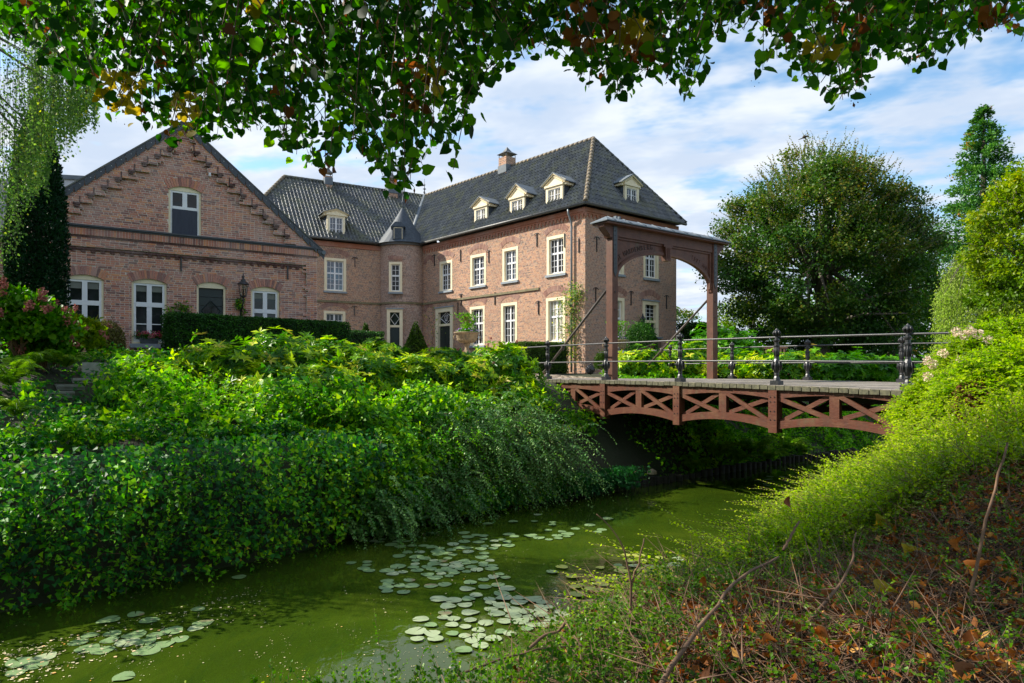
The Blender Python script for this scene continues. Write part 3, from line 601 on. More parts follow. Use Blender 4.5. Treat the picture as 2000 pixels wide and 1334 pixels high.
for dz, rr in ((.25, .1), (.55, .14), (.85, .08)): A.lathe(q + [0, 0, dz], [(.01, -.07), (rr, 0), (.01, .07)], 10)
A.build('ridge_finial', M['lead'], manor)
# gutters, downpipe
def gutter(p0, p1, parent):
    A = Acc(); A.tube([p0, p1], .085, 8, smooth=True); A.build('gutter', M['gutter'], parent)
gutter(P3(e_c, ze - .03), P3(c0 + nL * OH + uL * 14.3, ze - .03), manor); gutter(P3(e_c, ze - .03), P3(eR1, ze - .03), manor); gutter(P3(EW, ze - .03), P3(FW.O + wn * OH + wu * .55, ze - .03), manor)
A = Acc(); sp = FL.s(1119.0); A.tube([FL.p(sp, ze - .1, .36), FL.p(sp, ze - .35, .34), FL.p(sp, ze - .75, .12), FL.p(sp, ze - 1.0, .11), FL.p(sp, 0, .11)], .055, 8); A.build('downpipe', M['pipe'], manor)
# dormers
def dormer(fac, x0, x1, yt, yb, ya, roof_slope, off=-.05):
    a, b = sorted((fac.s(x0, off), fac.s(x1, off))); xm = (x0 + x1) / 2; z0, z1 = fac.z(xm, yb, off), fac.z(xm, yt, off); za = fac.z(xm, ya, off); c = (a + b) / 2; h = (b - a) / 2
    run = lambda z: (z - ze) / roof_slope - OH + .12
    F2 = Fac(fac.O + fac.n * off, fac.u); F2.n = fac.n
    A = Acc(); t = .15
    F2.bx(A, a, a + t, z0, z1, -.12, 0); F2.bx(A, b - t, b, z0, z1, -.12, 0); F2.bx(A, a + t, b - t, z1 - .12, z1, -.12, -.003); F2.bx(A, a - .06, b + .06, z1, z1 + .10, -.3, .06)
    F2.bx(A, a + t, b - t, z0, z0 + .05, -.12, -.004)
    ho = h + .26; A.poly([F2.p(c - ho, z1 + .10, .0), F2.p(c + ho, z1 + .10, 0), F2.p(c, za - .06, 0)], F2.p(0, 0, -.25) - F2.p(0, 0, 0))
    w = A.build('dormer_front', M['cream'], manor)
    B = Acc()                                                   # raking mouldings of the pediment and the inner triangle
    for sg in (-1, 1):
        for (k, o, th) in ((1.0, .09, .07), (.72, .03, .045)):
            p0 = F2.p(c + sg * ho * k, z1 + .12 + (.02 if k == 1 else .03), o * .6); p1 = F2.p(c, z1 + .12 + (za - z1 - .14) * k, o * .6); B.tube([p0, p1], th * .8, 4, smooth=False)
    B.build('pediment_moulding', M['cream'], w)
    S = Acc()
    for s in (a + .01, b - .05):                                # slated cheeks
        P = [F2.p(s, z0 - .1, -.12), F2.p(s, z1, -.12), F2.p(s, z1, -max(.3, run(z1) + off)), ]; S.poly(P, F2.p(.04, 0, 0) - F2.p(0, 0, 0))
    S.build('dormer_cheek', M['slate'], w, kind='stuff')
    Rf = Acc(); L1 = run(z1 + .12) + off + .25; L2 = run(za) + off + .15
    for sg in (-1, 1):
        e0, e1 = F2.p(c + sg * (ho + .06), z1 + .10, .12), F2.p(c + sg * (ho + .06), z1 + .10, -L1); r0, r1 = F2.p(c, za + .01, .12), F2.p(c, za + .01, -L2)
        Rf.poly([e0, e1, r1, r0], (0, 0, .05))
    Rf.build('dormer_roof', M['lead'], w)
    Bk = Acc()
    for s0_, s1_ in ((a - .2, a), (b, b + .2)): Bk.poly([F2.p(s0_, z1 - .02, -.05), F2.p(s1_, z1 - .02, -.05), F2.p(s1_, z1 + .1, -.05), F2.p(s0_, z1 + .1, -.05)], F2.p(0, 0, -L1 * .8) - F2.p(0, 0, 0))
    Bk.build('dormer_cornice', M['cream'], w, kind='stuff')
    G = Acc(); a2, b2, c2, d2 = a + t, b - t, z0 + .05, z1 - .12; F2.bx(G, a2, b2, c2, d2, -.1, -.09); G.build('pane', M['glass_lit' if fac is FL else 'glass_blue'], w)
    C = Acc(); ft = .05; m = (a2 + b2) / 2
    F2.bx(C, a2, a2 + ft, c2, d2, -.09, -.04); F2.bx(C, b2 - ft, b2, c2, d2, -.09, -.04); F2.bx(C, a2 + ft, b2 - ft, d2 - ft, d2, -.09, -.041); F2.bx(C, a2 + ft, b2 - ft, c2, c2 + ft, -.09, -.041); F2.bx(C, m - .045, m + .045, c2 + ft, d2 - ft, -.09, -.038)
    for l0, l1 in ((a2 + ft, m - .045), (m + .045, b2 - ft)):
        x = (l0 + l1) / 2; F2.bx(C, x - .011, x + .011, c2 + ft, d2 - ft, -.088, -.055)
        for k in (1, 2): z = c2 + ft + (d2 - c2 - 2 * ft) * k / 3; F2.bx(C, l0, l1, z - .011, z + .011, -.087, -.057)
    C.build('casement', M['white'], w, kind='stuff')
    Fl = Acc(); F2.bx(Fl, a - .16, b + .16, z0 - .12, z0 - .02, -.1, .14)
    for sg, s in ((-1, a), (1, b)):
        Fl.tube([F2.p(s + sg * .07, z0 - .02, .02), F2.p(s + sg * .07, z1 + .05, -run(z1) - off + .02)], .05, 4, smooth=False)
    Fl.build('lead_flashing', M['lead'], w, kind='stuff')
slope_l = (zr - ze) / (3.6 + OH); slope_r = (zr - ze) / (2.83 + OH); slope_w = (zw - ze) / (4.3 + OH)
for d in dorm_px: dormer(FL, *d, slope_l)
dormer(FR, 1220.7, 1248, 364, 407, 342, slope_r); dormer(FW, 639, 674, 421, 461, 407.5, slope_w)
# chimneys: brick shaft > lead flashing, four props, metal hood
def chimney(px0, px1, ytop, ybase, Y, lab, rot):
    x = ((px0 + px1) / 2 - CX) / FP * Y; w = (px1 - px0) / FP * Y / 1.35; zt_ = (HY - ytop) / FP * Y; zb = (HY - ybase) / FP * Y - .6
    cs, sn = math.cos(rot), math.sin(rot); A = Acc()
    cor = [np.array([x + (i * cs - j * sn) * w / 2, Y + (i * sn + j * cs) * w / 2]) for i, j in ((-1, -1), (1, -1), (1, 1), (-1, 1))]
    for i in range(4):
        p, q = cor[i], cor[(i + 1) % 4]; A.add([P3(p, zb), P3(q, zb), P3(q, zt_), P3(p, zt_)], [0, 1, 2, 3], 0, None, [(i * w, 0), (i * w + w, 0), (i * w + w, zt_ - zb), (i * w, zt_ - zb)])
    A.add([P3(q, zt_) for q in cor], [0, 1, 2, 3], 0, None, [(0, 0)] * 4); c = A.build('chimney', M['brick_main'], manor)
    B = Acc(); e = .30; top = [np.array([x + (i * cs - j * sn) * w * .62, Y + (i * sn + j * cs) * w * .62, zt_ + .22]) for i, j in ((-1, -1), (1, -1), (1, 1), (-1, 1))]; ap = np.array([x, Y, zt_ + .72])
    mid = [t * .45 + ap * .55 - [0, 0, .1] for t in top]
    for i in range(4): B.add([top[i], top[(i + 1) % 4], mid[(i + 1) % 4], mid[i]], [0, 1, 2, 3]); B.add([mid[i], mid[(i + 1) % 4], ap], [0, 1, 2])
    B.add(top, [3, 2, 1, 0]); B.build('hood', M['gutter'], c)
    D = Acc()
    for q in cor: D.tube([P3(q * .94 + np.array([x, Y]) * .06, zt_ - .05), P3(q * .94 + np.array([x, Y]) * .06, zt_ + .25)], .025, 5)
    D.build('hood_prop', M['pipe'], c, kind='stuff'); f = Acc(); f.cbox((x, Y, zb + .95), w * 1.1, w * 1.1, .5, 0, rot); f.build('flashing', M['lead'], c); return c
rotL = math.atan2(uR[1], uR[0])
chimney(974.5, 1006.5, 309, 343, 43.8, '', rotL); chimney(752, 777, 356, 382, 49.2, '', math.atan2(wu[1], wu[0])); chimney(631, 650, 345, 365, 47.0, '', math.atan2(wu[1], wu[0]))
for px, py in ((1052, 602), (967, 585), (895, 605), (901, 588), (1131, 466), (1103, 456), (955, 489), (849, 498), (1049, 455.5), (900, 488)):
    if HY - py > 100: anchor(manor, FL, px, py if py < 560 else py - 14, .72, px in (1052, 1049, 901, 849, 955))
for px, py in ((1163, 562), (1232, 569), (1301, 577), (1165, 463)): anchor(manor, FR, px, py, .75)
for px, py in ((693, 503), (692, 598)): anchor(manor, FW, px, py, .6)
# lantern bracket by the side door
A = Acc(); q = FR.p(FR.s(1254, .3), FR.z(1254, 640, .3), .35); A.tube([q + [0, 0, -.25], q + [0, 0, .05]], .02, 5); A.lathe(q, [(.02, .02), (.08, .05), (.13, .42), (.17, .45), (.05, .62), (.02, .75)], 6, smooth=False); A.tube([FR.p(FR.s(1254, .3), q[2] - .25, 0), q + [0, 0, -.25]], .02, 5)
tag(A.build('wall_lantern', M['iron']), 'small black lantern on the manor end wall above the round clipped bush', 'wall lantern')

# ------------------------------------------------------------------ the gabled house of single bricks
FG = Fac((-8.664, 21.0), (2050, 1333)); GS = .83; GA = -1.32; GZ = 7.36; SR = 2.65; SL = -5.3
gable = thing('gabled_house', 'brick gabled house with stepped brickwork under dark slate verges and white windows', 'house')
Zf = lambda s: GZ - GS * abs(s - GA)
def grect(x0, x1, yt, yb=None, z0=None):
    xm = (x0 + x1) / 2; return FG.s(x0), FG.s(x1), (FG.z(xm, yb) if yb else z0), FG.z(xm, yt)
W1 = grect(127, 203, 545, z0=.80); W2 = grect(257, 326, 553, 671.5); GD = grect(384, 441, 559, z0=.15); W3 = grect(490, 546, 568, z0=.80); W4 = grect(329, 393, 373, 464)
openings = [W1, W2, GD, W3, W4]; RISE = .12; RING = .27
def intervals(z, h, s0, s1, ring=True):
    iv = [(s0, s1)]
    for (a, b, c, d) in openings:
        zz_ = z + h / 2
        if zz_ < c or zz_ > d + RISE + RING + .02: continue
        if zz_ <= d: x0, x1 = a, b
        else:
            hh = (b - a) / 2; m = (a + b) / 2; Rr = (hh * hh + RISE * RISE) / (2 * RISE); zc = d + RISE - Rr; Ro = Rr + RING; dz = zz_ - zc
            if dz >= Ro: continue
            half = math.sqrt(Ro * Ro - dz * dz); am = math.asin(hh / Rr); half = min(half, dz * math.tan(am)); x0, x1 = m - half, m + half
        new = []
        for (p, q) in iv:
            if x1 <= p or x0 >= q: new.append((p, q)); continue
            if x0 > p: new.append((p, x0))
            if x1 < q: new.append((x1, q))
        iv = new
    return iv
CH = .0635; BH = .0495
NST = 12; stepw = (SR - GA) / NST
def verge_band(s, z):
    d = abs(s - GA); k = math.floor((GZ - .52 - z) / (stepw * GS)); return d > max(.25, (k) * stepw - .05) and z > 4.06
ZB1, ZB0 = 3.98, 3.46
mort = Acc(); bricks = []; row = 0; z = -.2; rg = np.random.default_rng(11)
while z < GZ - .1:
    zt_ = z + CH; half = min(GZ - z - CH, 99) / GS
    sl, sr = (SL, SR) if z < 4.06 else (max(SL, GA - half), min(SR, GA + half))
    if sr - sl > .05:
        for (p, q) in intervals(z, CH, sl, sr):
            if q - p < .02: continue
            P = [FG.p(p, z, -.003), FG.p(q, z, -.003), FG.p(q, zt_, -.003), FG.p(p, zt_, -.003)]; mort.add(P, [0, 1, 2, 3])
            L = .225 if row % 2 == 0 else .115; s = p - ((row % 4) * .0575 + (0 if row % 2 else .03)) % L - rg.random() * .01
            while s < q:
                ln = L if rg.random() > .06 else (.115 if L > .2 else .225); a, b = max(s, p), min(s + ln - .0145, q)
                if b - a > .025: bricks.append((a, b - .0, z + .007 + rg.normal(0, .0012), z + .007 + BH + rg.normal(0, .0012)))
                s += ln
    z = zt_; row += 1
mort.build('mortar_bed', M['mortar'], gable)
BK = Acc(); singles = []; mort2 = Acc()
def off_of(a, b, z):
    m = (a + b) / 2
    if z > 4.06 and verge_band(m, z): return .095
    if ZB0 < z < ZB1: return .065
    if z <= ZB0 and (m > FG.s(597)): return .065
    return 0.0
for (a, b, c, d) in bricks:
    o = off_of(a, b, c); o1 = o + .002 + rg.random() * .006
    near = (FG.s(150) < a < FG.s(330)) and 1.0 < c < 4.0 and o == 0
    if near and b - a > .18 and len(singles) < 235: singles.append((a, b, c, d, o1)); continue
    if o > 0: mort2.add([FG.p(a - .010, c - .009, o - .001), FG.p(b + .010, c - .009, o - .001), FG.p(b + .010, d + .009, o - .001), FG.p(a - .010, d + .009, o - .001)], [0, 1, 2, 3])
    BK.box(FG.p(a, c, -.03), FG.p(b, c, -.03) - FG.p(a, c, -.03), FG.p(0, 0, o1) - FG.p(0, 0, -.03), (0, 0, d - c), 0, rg.random())
mort2.build('band_mortar', M['mortar'], gable, kind='stuff'); BK.build('brickwork', M['brick_g'], gable, kind='stuff')
proto = []
for k in range(5):
    A = Acc(); e = rg.normal(0, .0025, (8, 3)); V = np.array([(0, 0, 0), (1, 0, 0), (1, 1, 0), (0, 1, 0), (0, 0, 1), (1, 0, 1), (1, 1, 1), (0, 1, 1)], float) + e * [1, 1, 8]
    A.add(V, [[0, 3, 2, 1], [4, 5, 6, 7], [0, 1, 5, 4], [1, 2, 6, 5], [2, 3, 7, 6], [3, 0, 4, 7]]); proto.append(A.mesh('brick', M['brick_g1']))
for (a, b, c, d, o1) in singles:
    o = link('brick', proto[rg.integers(5)], gable); q = FG.p(a, c, -.03); ux = FG.p(b, c, -.03) - q; nx = FG.p(0, 0, o1) - FG.p(0, 0, -.03)
    o.matrix_local = Matrix(((ux[0], nx[0], 0, q[0]), (ux[1], nx[1], 0, q[1]), (0, 0, d - c, q[2]), (0, 0, 0, 1)))
def vous(r, n):                                               # arch bricks, each its own part
    s0, s1, z1 = r[0], r[1], r[3]; h = (s1 - s0) / 2; c = (s0 + s1) / 2; Rr = (h * h + RISE * RISE) / (2 * RISE); zc = z1 + RISE - Rr; am = math.asin(h / Rr)
    for k in range(n):
        A = Acc(); a0 = -am + 2 * am * (k + .07) / n; a1 = -am + 2 * am * (k + .93) / n; R1 = Rr + RING - .02 + .012 * rg.random()
        A.poly([FG.p(c + math.sin(a) * rr, zc + math.cos(a) * rr, -.03) for rr, a in ((Rr + .004, a0), (Rr + .004, a1), (R1, a1), (R1, a0))], FG.p(0, 0, .012 + .005 * rg.random()) - FG.p(0, 0, -.03)); A.build('arch_brick', M['brick_g1'], gable)
    A = Acc(); ss = np.linspace(-am * 1.22, am * 1.22, 14); A.poly([FG.p(c + math.sin(a) * Rr, zc + math.cos(a) * Rr, -.05) for a in ss if 1] + [FG.p(c + math.sin(a) * (Rr + RING + .07), zc + math.cos(a) * (Rr + RING + .07), -.05) for a in ss[::-1]], FG.p(0, 0, -.013) - FG.p(0, 0, -.05)); A.build('arch_mortar', M['mortar'], gable)
for r, n in ((W1, 17), (W2, 16), (GD, 15), (W3, 16), (W4, 15)): vous(r, n)
for i, r in enumerate((W1, W2, W3)): win(gable, FG, *r, sw=.055, cols=2, rows=(1, 2), ratio=.36, rise=RISE, sill=(i == 1), depth=.20, proud=-.04, bars=1, big=True)
win(gable, FG, *W4, sw=.055, cols=2, rows=(1, 1), ratio=.38, rise=RISE, sill=False, depth=.2, proud=-.04, bars=1, big=True)
A = Acc(); a, b, c, d = W4; ss = np.linspace(a + .10, b - .10, 25); zt_ = d - .2 * 0 - (d - c) * .40
V = [FG.p(s, z, -.035 + .012 * math.sin(s * 23) * (1 if z < zt_ - .01 else .3)) for z in (c + .07, (c + zt_) / 2, zt_) for s in ss]; i = np.arange(2)[:, None] * 25; j = np.arange(24)[None]
A.add(V, np.stack([i + j, i + j + 1, i + 25 + j + 1, i + 25 + j], -1).reshape(-1, 4), 0, None, None, True); A.build('screen_cloth', M['cloth'], gable)
# boarded door with a diamond light
A = Acc(); a, b, c, d = GD; fac = FG
for (x0, x1) in ((a, a + .06), (b - .06, b)): fac.bx(A, x0, x1, c, d, -.2, -.03)
ss = np.linspace(a, b, 11); A.poly([fac.p(s, float(arch_z(s, a, b, d, RISE)), -.2) for s in ss] + [fac.p(s, d - .06, -.2) for s in ss[::-1]], fac.p(0, 0, -.03) - fac.p(0, 0, -.2)); w = A.build('door_frame', M['cream'], gable)
nb = 9; hh = (d - .06 - c) / nb
for k in range(nb):
    A = Acc(); fac.bx(A, a + .06, b - .06, c + k * hh + .006, c + (k + 1) * hh - .006, -.16, -.11); A.build('door_board', M['green_door'], w)
A = Acc(); mz = c + (d - c) * .70; ms = (a + b) / 2; D = [fac.p(ms - .27, mz, -.108), fac.p(ms, mz + .3, -.108), fac.p(ms + .27, mz, -.108), fac.p(ms, mz - .3, -.108)]
A.poly(D, fac.p(0, 0, .01) - fac.p(0, 0, 0)); A.build('pane', M['glass'], w); A = Acc()
for k in range(4): A.tube([D[k], D[(k + 1) % 4]], .022, 4, smooth=False)
A.build('diamond_moulding', M['green_door'], w)
A = Acc(); A.add([FG.p(SL + .02, -.2, -.34), FG.p(SR - .02, -.2, -.34), FG.p(SR - .02, 4.0, -.34), FG.p(GA, GZ - .08, -.34), FG.p(SL + .02, 4.0, -.34)], [0, 1, 2, 3, 4]); A.build('inner_wall', M['brick_dark'], gable)
# coping, soldier course, corbel course
A = Acc(); FG.bx(A, SL, SR + .12, 4.03, 4.075, -.02, .16); FG.bx(A, SL, SR + .1, 3.99, 4.03, -.02, .12); A.build('coping', M['verge'], gable)
A = Acc(); n = int((SR - SL + .08) / .073)
for k in range(n): x = SL + k * .073; FG.bx(A, x, x + .060, 3.80, 3.985, .0, .095 + rg.random() * .006, 0, rg.random())
A.build('soldier_course', M['brick_g'], gable, kind='stuff'); A = Acc(); FG.bx(A, SL, SR + .08, 3.795, 3.99, .0, .085); A.build('soldier_mortar', M['mortar'], gable)
A = Acc(); FG.bx(A, SL, SR, 3.735, 3.795, 0, .08, 0, .4); FG.bx(A, SL, FG.s(597), 3.40, 3.455, -.01, .05, 0, .4); n = int((SR - SL) / .235)
for k in range(n):
    x = SL + k * .235
    if x < FG.s(594): FG.bx(A, x, x + .11, 3.33, 3.40, -.01, .035, 0, .7)
A.build('corbel_course', M['brick_dark'], gable, kind='stuff')
A = Acc()                                                     # corbelled feet, plus dark upright strips standing in for the raised band's shadow
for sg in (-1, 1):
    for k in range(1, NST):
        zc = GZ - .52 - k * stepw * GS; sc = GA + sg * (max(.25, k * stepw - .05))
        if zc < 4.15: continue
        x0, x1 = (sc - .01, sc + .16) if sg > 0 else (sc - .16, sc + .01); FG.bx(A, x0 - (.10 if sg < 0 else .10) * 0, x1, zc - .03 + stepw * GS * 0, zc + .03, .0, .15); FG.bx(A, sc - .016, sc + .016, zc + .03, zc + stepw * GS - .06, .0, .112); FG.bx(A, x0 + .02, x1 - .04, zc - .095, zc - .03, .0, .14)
A.build('step_corbel_and_shadow_strip', M['brick_dark'], gable, kind='stuff')
# verge slates, each a part, laid over one another
L = math.hypot(SR - GA + .25, (SR - GA + .25) * GS); nt_ = 17
for sg in (-1, 1):
    for k in range(nt_):
        t0, t1 = k / nt_, (k + 1.06) / nt_; sx = lambda t: GA + sg * t * (SR - GA + .25); zx = lambda t: GZ + .06 - GS * t * (SR - GA + .25)
        A = Acc(); dn = .20; P = [FG.p(sx(t0), zx(t0), 0), FG.p(sx(t1), zx(t1), 0), FG.p(sx(t1) - sg * .04, zx(t1) - dn, 0), FG.p(sx(t0) + sg * .02, zx(t0) - dn * 1.02, 0)]
        o = .13 + .012 * (k % 2) + .004; P = [p + np.append(FG.n * (o - .02), 0) for p in P]; A.poly(P, np.append(FG.n * .02, 0)); A.build('verge_slate', M['verge'], gable)
        B = Acc(); 
    A = Acc(); A.poly([FG.p(GA, GZ + .06, .155), FG.p(GA + sg * (SR - GA + .27), zx(1), .155), FG.p(GA + sg * (SR - GA + .27), zx(1) + .04, .155), FG.p(GA, GZ + .11, .155)], np.append(-FG.n * 9, 0)); A.build('roof_slope', M['tile'], gable)
A = Acc()
for k in range(nt_):
    for sg in (-1, 1):
        t = (k + .45) / nt_; q = FG.p(GA + sg * t * (SR - GA + .25), GZ + .06 - GS * t * (SR - GA + .25) - .09, .15); A.cbox(q, .014, .014, .014)
A.build('slate_nail', M['white'], gable, kind='stuff')
A = Acc(); A.tube([FG.p(SR + .2, 3.93, .2), FG.p(SR + .2, 3.93, -9)], .07, 8); A.build('gutter', M['lead'], gable)
# side and back walls
def pg(a, b, za, zb, top=3.9): A = Acc(); A.add([(*a, za), (*b, za), (*b, zb), (*a, zb)], [0, 1, 2, 3], 0, None, [(0, 0), (9, 0), (9, zb - za), (0, zb - za)]); A.build('side_wall', M['brick_side'], gable)
gr = FG.O + FG.u * SR; gl = FG.O + FG.u * SL; bkv = -FG.n * 9
for q0, q1 in ((gr, gr + bkv), (gl, gl + bkv)): pg(q0, q1, -.3, 3.95)
pg(gl + bkv, gr + bkv, -.3, 3.95)
for px, py, h in ((345, 0, 0),): pass
for px, py, h in ((353.5, 502, .42), (561.5, 520, .42), (249.5, 303, .5), (464, 340, .4)): anchor(gable, FG, px, py, h, False)
A = Acc()
for px, py in ((409, 321), (409, 342)): q = FG.p(FG.s(px), FG.z(px, py), .07); A.lathe(q, [(.03, -.06), (.045, -.03), (.03, 0), (.045, .03), (.02, .06)], 8)
A.build('insulator', M['white'], gable, kind='stuff')
# low neighbour to the side of the gable, mostly behind the yew and the birch
low = thing('brick_outbuilding', 'low brick building joined to the gabled house behind the tall dark yew', 'building')
FN = Fac(FG.O - FG.n * .4, FG.u); A = wall_mesh(FN, -11, SL, -.3, 3.6, [(-8.6, -7.5, .8, 2.6)]); A.build('wall', M['brick_side'], low)
win(low, FN, -8.6, -7.5, .8, 2.6, sw=.08); A = Acc(); A.poly([FN.p(-11.2, 3.55, .3), FN.p(-11.2, 3.6, .3), FN.p(-11.2, 5.9, -3.2), FN.p(-11.2, 5.85, -3.2)], FN.p(SL - .05, 0, 0) - FN.p(-11.2, 0, 0)); A.build('roof', M['tile'], low)
A = Acc(); P = pw(143, 340, 26); A.box(P + [-1.3, 0, -1.2], (2.9, .6, 0), (-.6, 2.4, 0), (0, 0, 1.05)); bo = A.build('rooftop_unit', M['plaster'], None); A = Acc(); A.box(P + [-1.4, -.1, -.15], (3.1, .65, 0), (-.65, 2.7, 0), (0, 0, .16)); A.build('flat_roof', M['lead'], bo)
A = Acc(); A.box(P + [-1.3, .3, -8], (2.9, .6, 0), (-.6, 4, 0), (0, 0, 6.79)); A.build('wall', M['brick_side'], bo)
tag(bo, 'pale flat roofed building showing just above the slate verge of the gable', 'building')
# ------------------------------------------------------------------ bridge
BV = 90.0; CN = 20533.0; CFAR = 29590.0
def line_pt(px, C): Y = C / (px - BV); return np.array([(px - CX) / FP * Y, Y])
bd = nrm(np.array([-(CX - BV), FP])); bp = np.array([bd[1], -bd[0]])               # along the bridge (away), across it (to the far side)
N5 = line_pt(1773, CN); bay = np.linalg.norm(line_pt(1069.8, CN) - N5) / 4
F5 = line_pt(1761, CFAR); DWID = float(np.dot(F5 - N5, bp)); fo_ = float(np.dot(F5 - N5, bd))
ZD = lambda a: -.318 + .0235 * np.clip(a, -9, 12) / 1.0 * 1.0 - .0013 * np.clip(a, 0, 12) ** 2 * .95   # deck height against distance from post five
def bpt(a, c, z): q = N5 + bd * a + bp * c; return np.array([q[0], q[1], z])
bridge = thing('footbridge', 'arched red timber bridge with weathered plank deck over the moat', 'bridge')
A0, A1 = -6.4, 13.6; w = .195; n = int((A1 - A0) / w); rb = np.random.default_rng(21)
for k in range(n):
    a = A0 + k * w; z = float(ZD(a)); A = Acc(); e0 = -.13 + rb.normal(0, .012); e1 = DWID + .13; g = .012; zz = z + rb.normal(0, .003)
    P = bpt(a, e0, zz - .075); A.box(P, np.append(bd * (w - g), 0), np.append(bp * (e1 - e0), 0), (0, 0, .072)); A.build('plank', M['plank'], bridge)
M['plank_end'] = plain('mossy_plank_end', (.16, .15, .09), (.05, .05, .035), .9, 14, .004)
A = Acc()
for k in range(n):
    a = A0 + k * w; z = float(ZD(a)); A.box(bpt(a + .004, -.158, z - .10 + rb.normal(0, .006)), np.append(bd * (w - .02), 0), np.append(bp * .016, 0), (0, 0, .094))
A.build('plank_end', M['plank_end'], bridge, kind='stuff')
def bar(A, p, q, hw, d, c0):
    """flat timber between (a,z) points p and q, hw half depth in the truss plane, d thick, starting at c0 across"""
    p, q = np.array(p, float), np.array(q, float); t = nrm(q - p); m = np.array([-t[1], t[0]]) * hw
    A.poly([bpt(x[0], c0, x[1]) for x in (p + m, q + m, q - m, p - m)], np.append(bp * d, 0))
def truss(c0, sgn, near=True):
    for b in range(-2, 5):
        x0, x1 = b * bay + .11, (b + 1) * bay - .11; m = (x0 + x1) / 2; zt = float(ZD(m)) - .10
        xs = np.linspace(x0, x1, 13); u = (xs - m) / (x1 - m); bot = lambda u: -1.19 + .125 * (1 - u * u); top = lambda u: -.55 + .085 * (1 - u * u)
        A = Acc(); A.poly([bpt(x, c0, bot(v)) for x, v in zip(xs, u)] + [bpt(x, c0, bot(v) + .165) for x, v in zip(xs[::-1], u[::-1])], np.append(bp * .12, 0)); A.build('lower_chord', M['wood_red'], bridge)
        A = Acc(); A.poly([bpt(x, c0 + .003, top(v)) for x, v in zip(xs, u)] + [bpt(x1, c0 + .003, zt + .005), bpt(x0, c0 + .003, zt + .005)], np.append(bp * .11, 0)); A.build('upper_chord', M['wood_red'], bridge)
        A = Acc(); A.poly([bpt(x, c0 + .01, z) for x, z in ((m - .1, bot(0) + .166), (m + .1, bot(0) + .166), (m + .1, top(0) - .001), (m - .1, top(0) - .001))], np.append(bp * .1, 0)); A.build('middle_strut', M['wood_red'], bridge)
        for (h0, h1) in ((x0, m - .1), (m + .1, x1)):
            e0, e1 = ((1, 0) if h0 == x0 else (0, 1)); zb0, zb1 = bot(e0) + .19, bot(e1) + .19; zt0, zt1 = top(e0) - .02, top(e1) - .02
            A = Acc(); bar(A, (h0, zb0 - .04), (h1, zt1 + .02), .045, .05, c0 + .005); A.build('brace', M['wood_red'], bridge)
            A = Acc(); bar(A, (h0, zt0 + .02), (h1, zb1 - .04), .045, .05, c0 + .056); A.build('brace', M['wood_red'], bridge)
    for k in range(-2, 6):
        x = k * bay; A = Acc(); A.box(bpt(x - .1, c0 - .05, -1.27), np.append(bd * .2, 0), np.append(bp * .2, 0), (0, 0, 1.27 + float(ZD(x)) - .078)); p = A.build('truss_post', M['wood_red'], bridge)
        if near:
            A = Acc()
            for dz in (-.52, -.62, -.82, -1.0):
                for dx in (-.05, .05): A.tube([bpt(x + dx, c0 - .062, dz), bpt(x + dx, c0 - .04, dz)], .013, 6)
            A.build('bolt', M['iron'], p, kind='stuff')
truss(-.10, 1); truss(DWID - .02, 1, False)
A = Acc()
for k in range(5):
    c = .6 + k * (DWID - 1.2) / 4; A.box(bpt(A0, c, -.62), np.append(bd * (A1 - A0), 0), np.append(bp * .16, 0), (0, 0, .20))
A.build('bearer', M['wood_dark'], bridge, kind='stuff')
A = Acc(); A.box(bpt(A0, .25, -.415), np.append(bd * (A1 - A0), 0), np.append(bp * (DWID - .5), 0), (0, 0, .01)); A.build('underdeck_boarding', M['wood_dark'], bridge)
A = Acc(); A.box(bpt(9.4, -.1, -3.3), np.append(bd * .3, 0), np.append(bp * (DWID + .2), 0), (0, 0, 2.6)); A.build('abutment', M['wood_dark'], bridge)
# ---- railings: cast iron posts and two round rails
PROF = [(.095, 0), (.095, .09), (.075, .10), (.062, .15), (.045, .19), (.055, .22), (.05, .25), (.078, .33), (.088, .42), (.078, .49), (.05, .55), (.046, .60), (.052, .72), (.05, .80), (.064, .815), (.064, .84), (.046, .85), (.044, .90), (.07, .925), (.072, .95), (.04, .97), (.036, 1.02), (.052, 1.06), (.068, 1.10), (.062, 1.14), (.03, 1.165), (.02, 1.18), (.008, 1.195)]
def railing(c, ks, off, lab):
    r = thing('railing', lab, 'railing', None); sh = None
    for k in ks:
        if sh is None:
            A = Acc(); A.lathe((0, 0, 0), PROF, 8, smooth=False); A.cbox((0, 0, .045), .19, .19, .09)
            for i in range(8):                                   # ornament on the bulb and under the cap
                an = i * math.pi / 4 + .39; d = np.array([math.cos(an), math.sin(an), 0])
                A.tube([d * .088 + [0, 0, .31], d * .101 + [0, 0, .41], d * .083 + [0, 0, .52]], [.006, .016, .006], 5); A.tube([d * .05 + [0, 0, 1.03], d * .078 + [0, 0, 1.09], d * .05 + [0, 0, 1.15]], [.006, .016, .006], 5); A.tube([d * .050 + [0, 0, .60], d * .054 + [0, 0, .80]], .009, 4)
            sh = A.mesh('railing_post', M['iron'])
        a = off + k * bay; q = bpt(a, c, float(ZD(a)) - .004); o = link('railing_post', sh, r); o.location = q; o.rotation_euler = (0, 0, math.atan2(bd[1], bd[0]))
    for h in (.502, 1.003):
        A = Acc(); aa = [off + ks[0] * bay - .9] + [off + k * bay for k in ks] + [off + ks[-1] * bay + 1.2]; A.tube([bpt(a, c, float(ZD(a)) + h) for a in aa], .019, 8); A.build('rail', M['iron'], r)
    return r
railing(0.0, range(-1, 6), 0.0, 'near black cast iron railing with two rails above the red bridge trusses')
railing(DWID, range(-1, 5), fo_, 'far black cast iron railing of the bridge with the rhododendrons behind it')
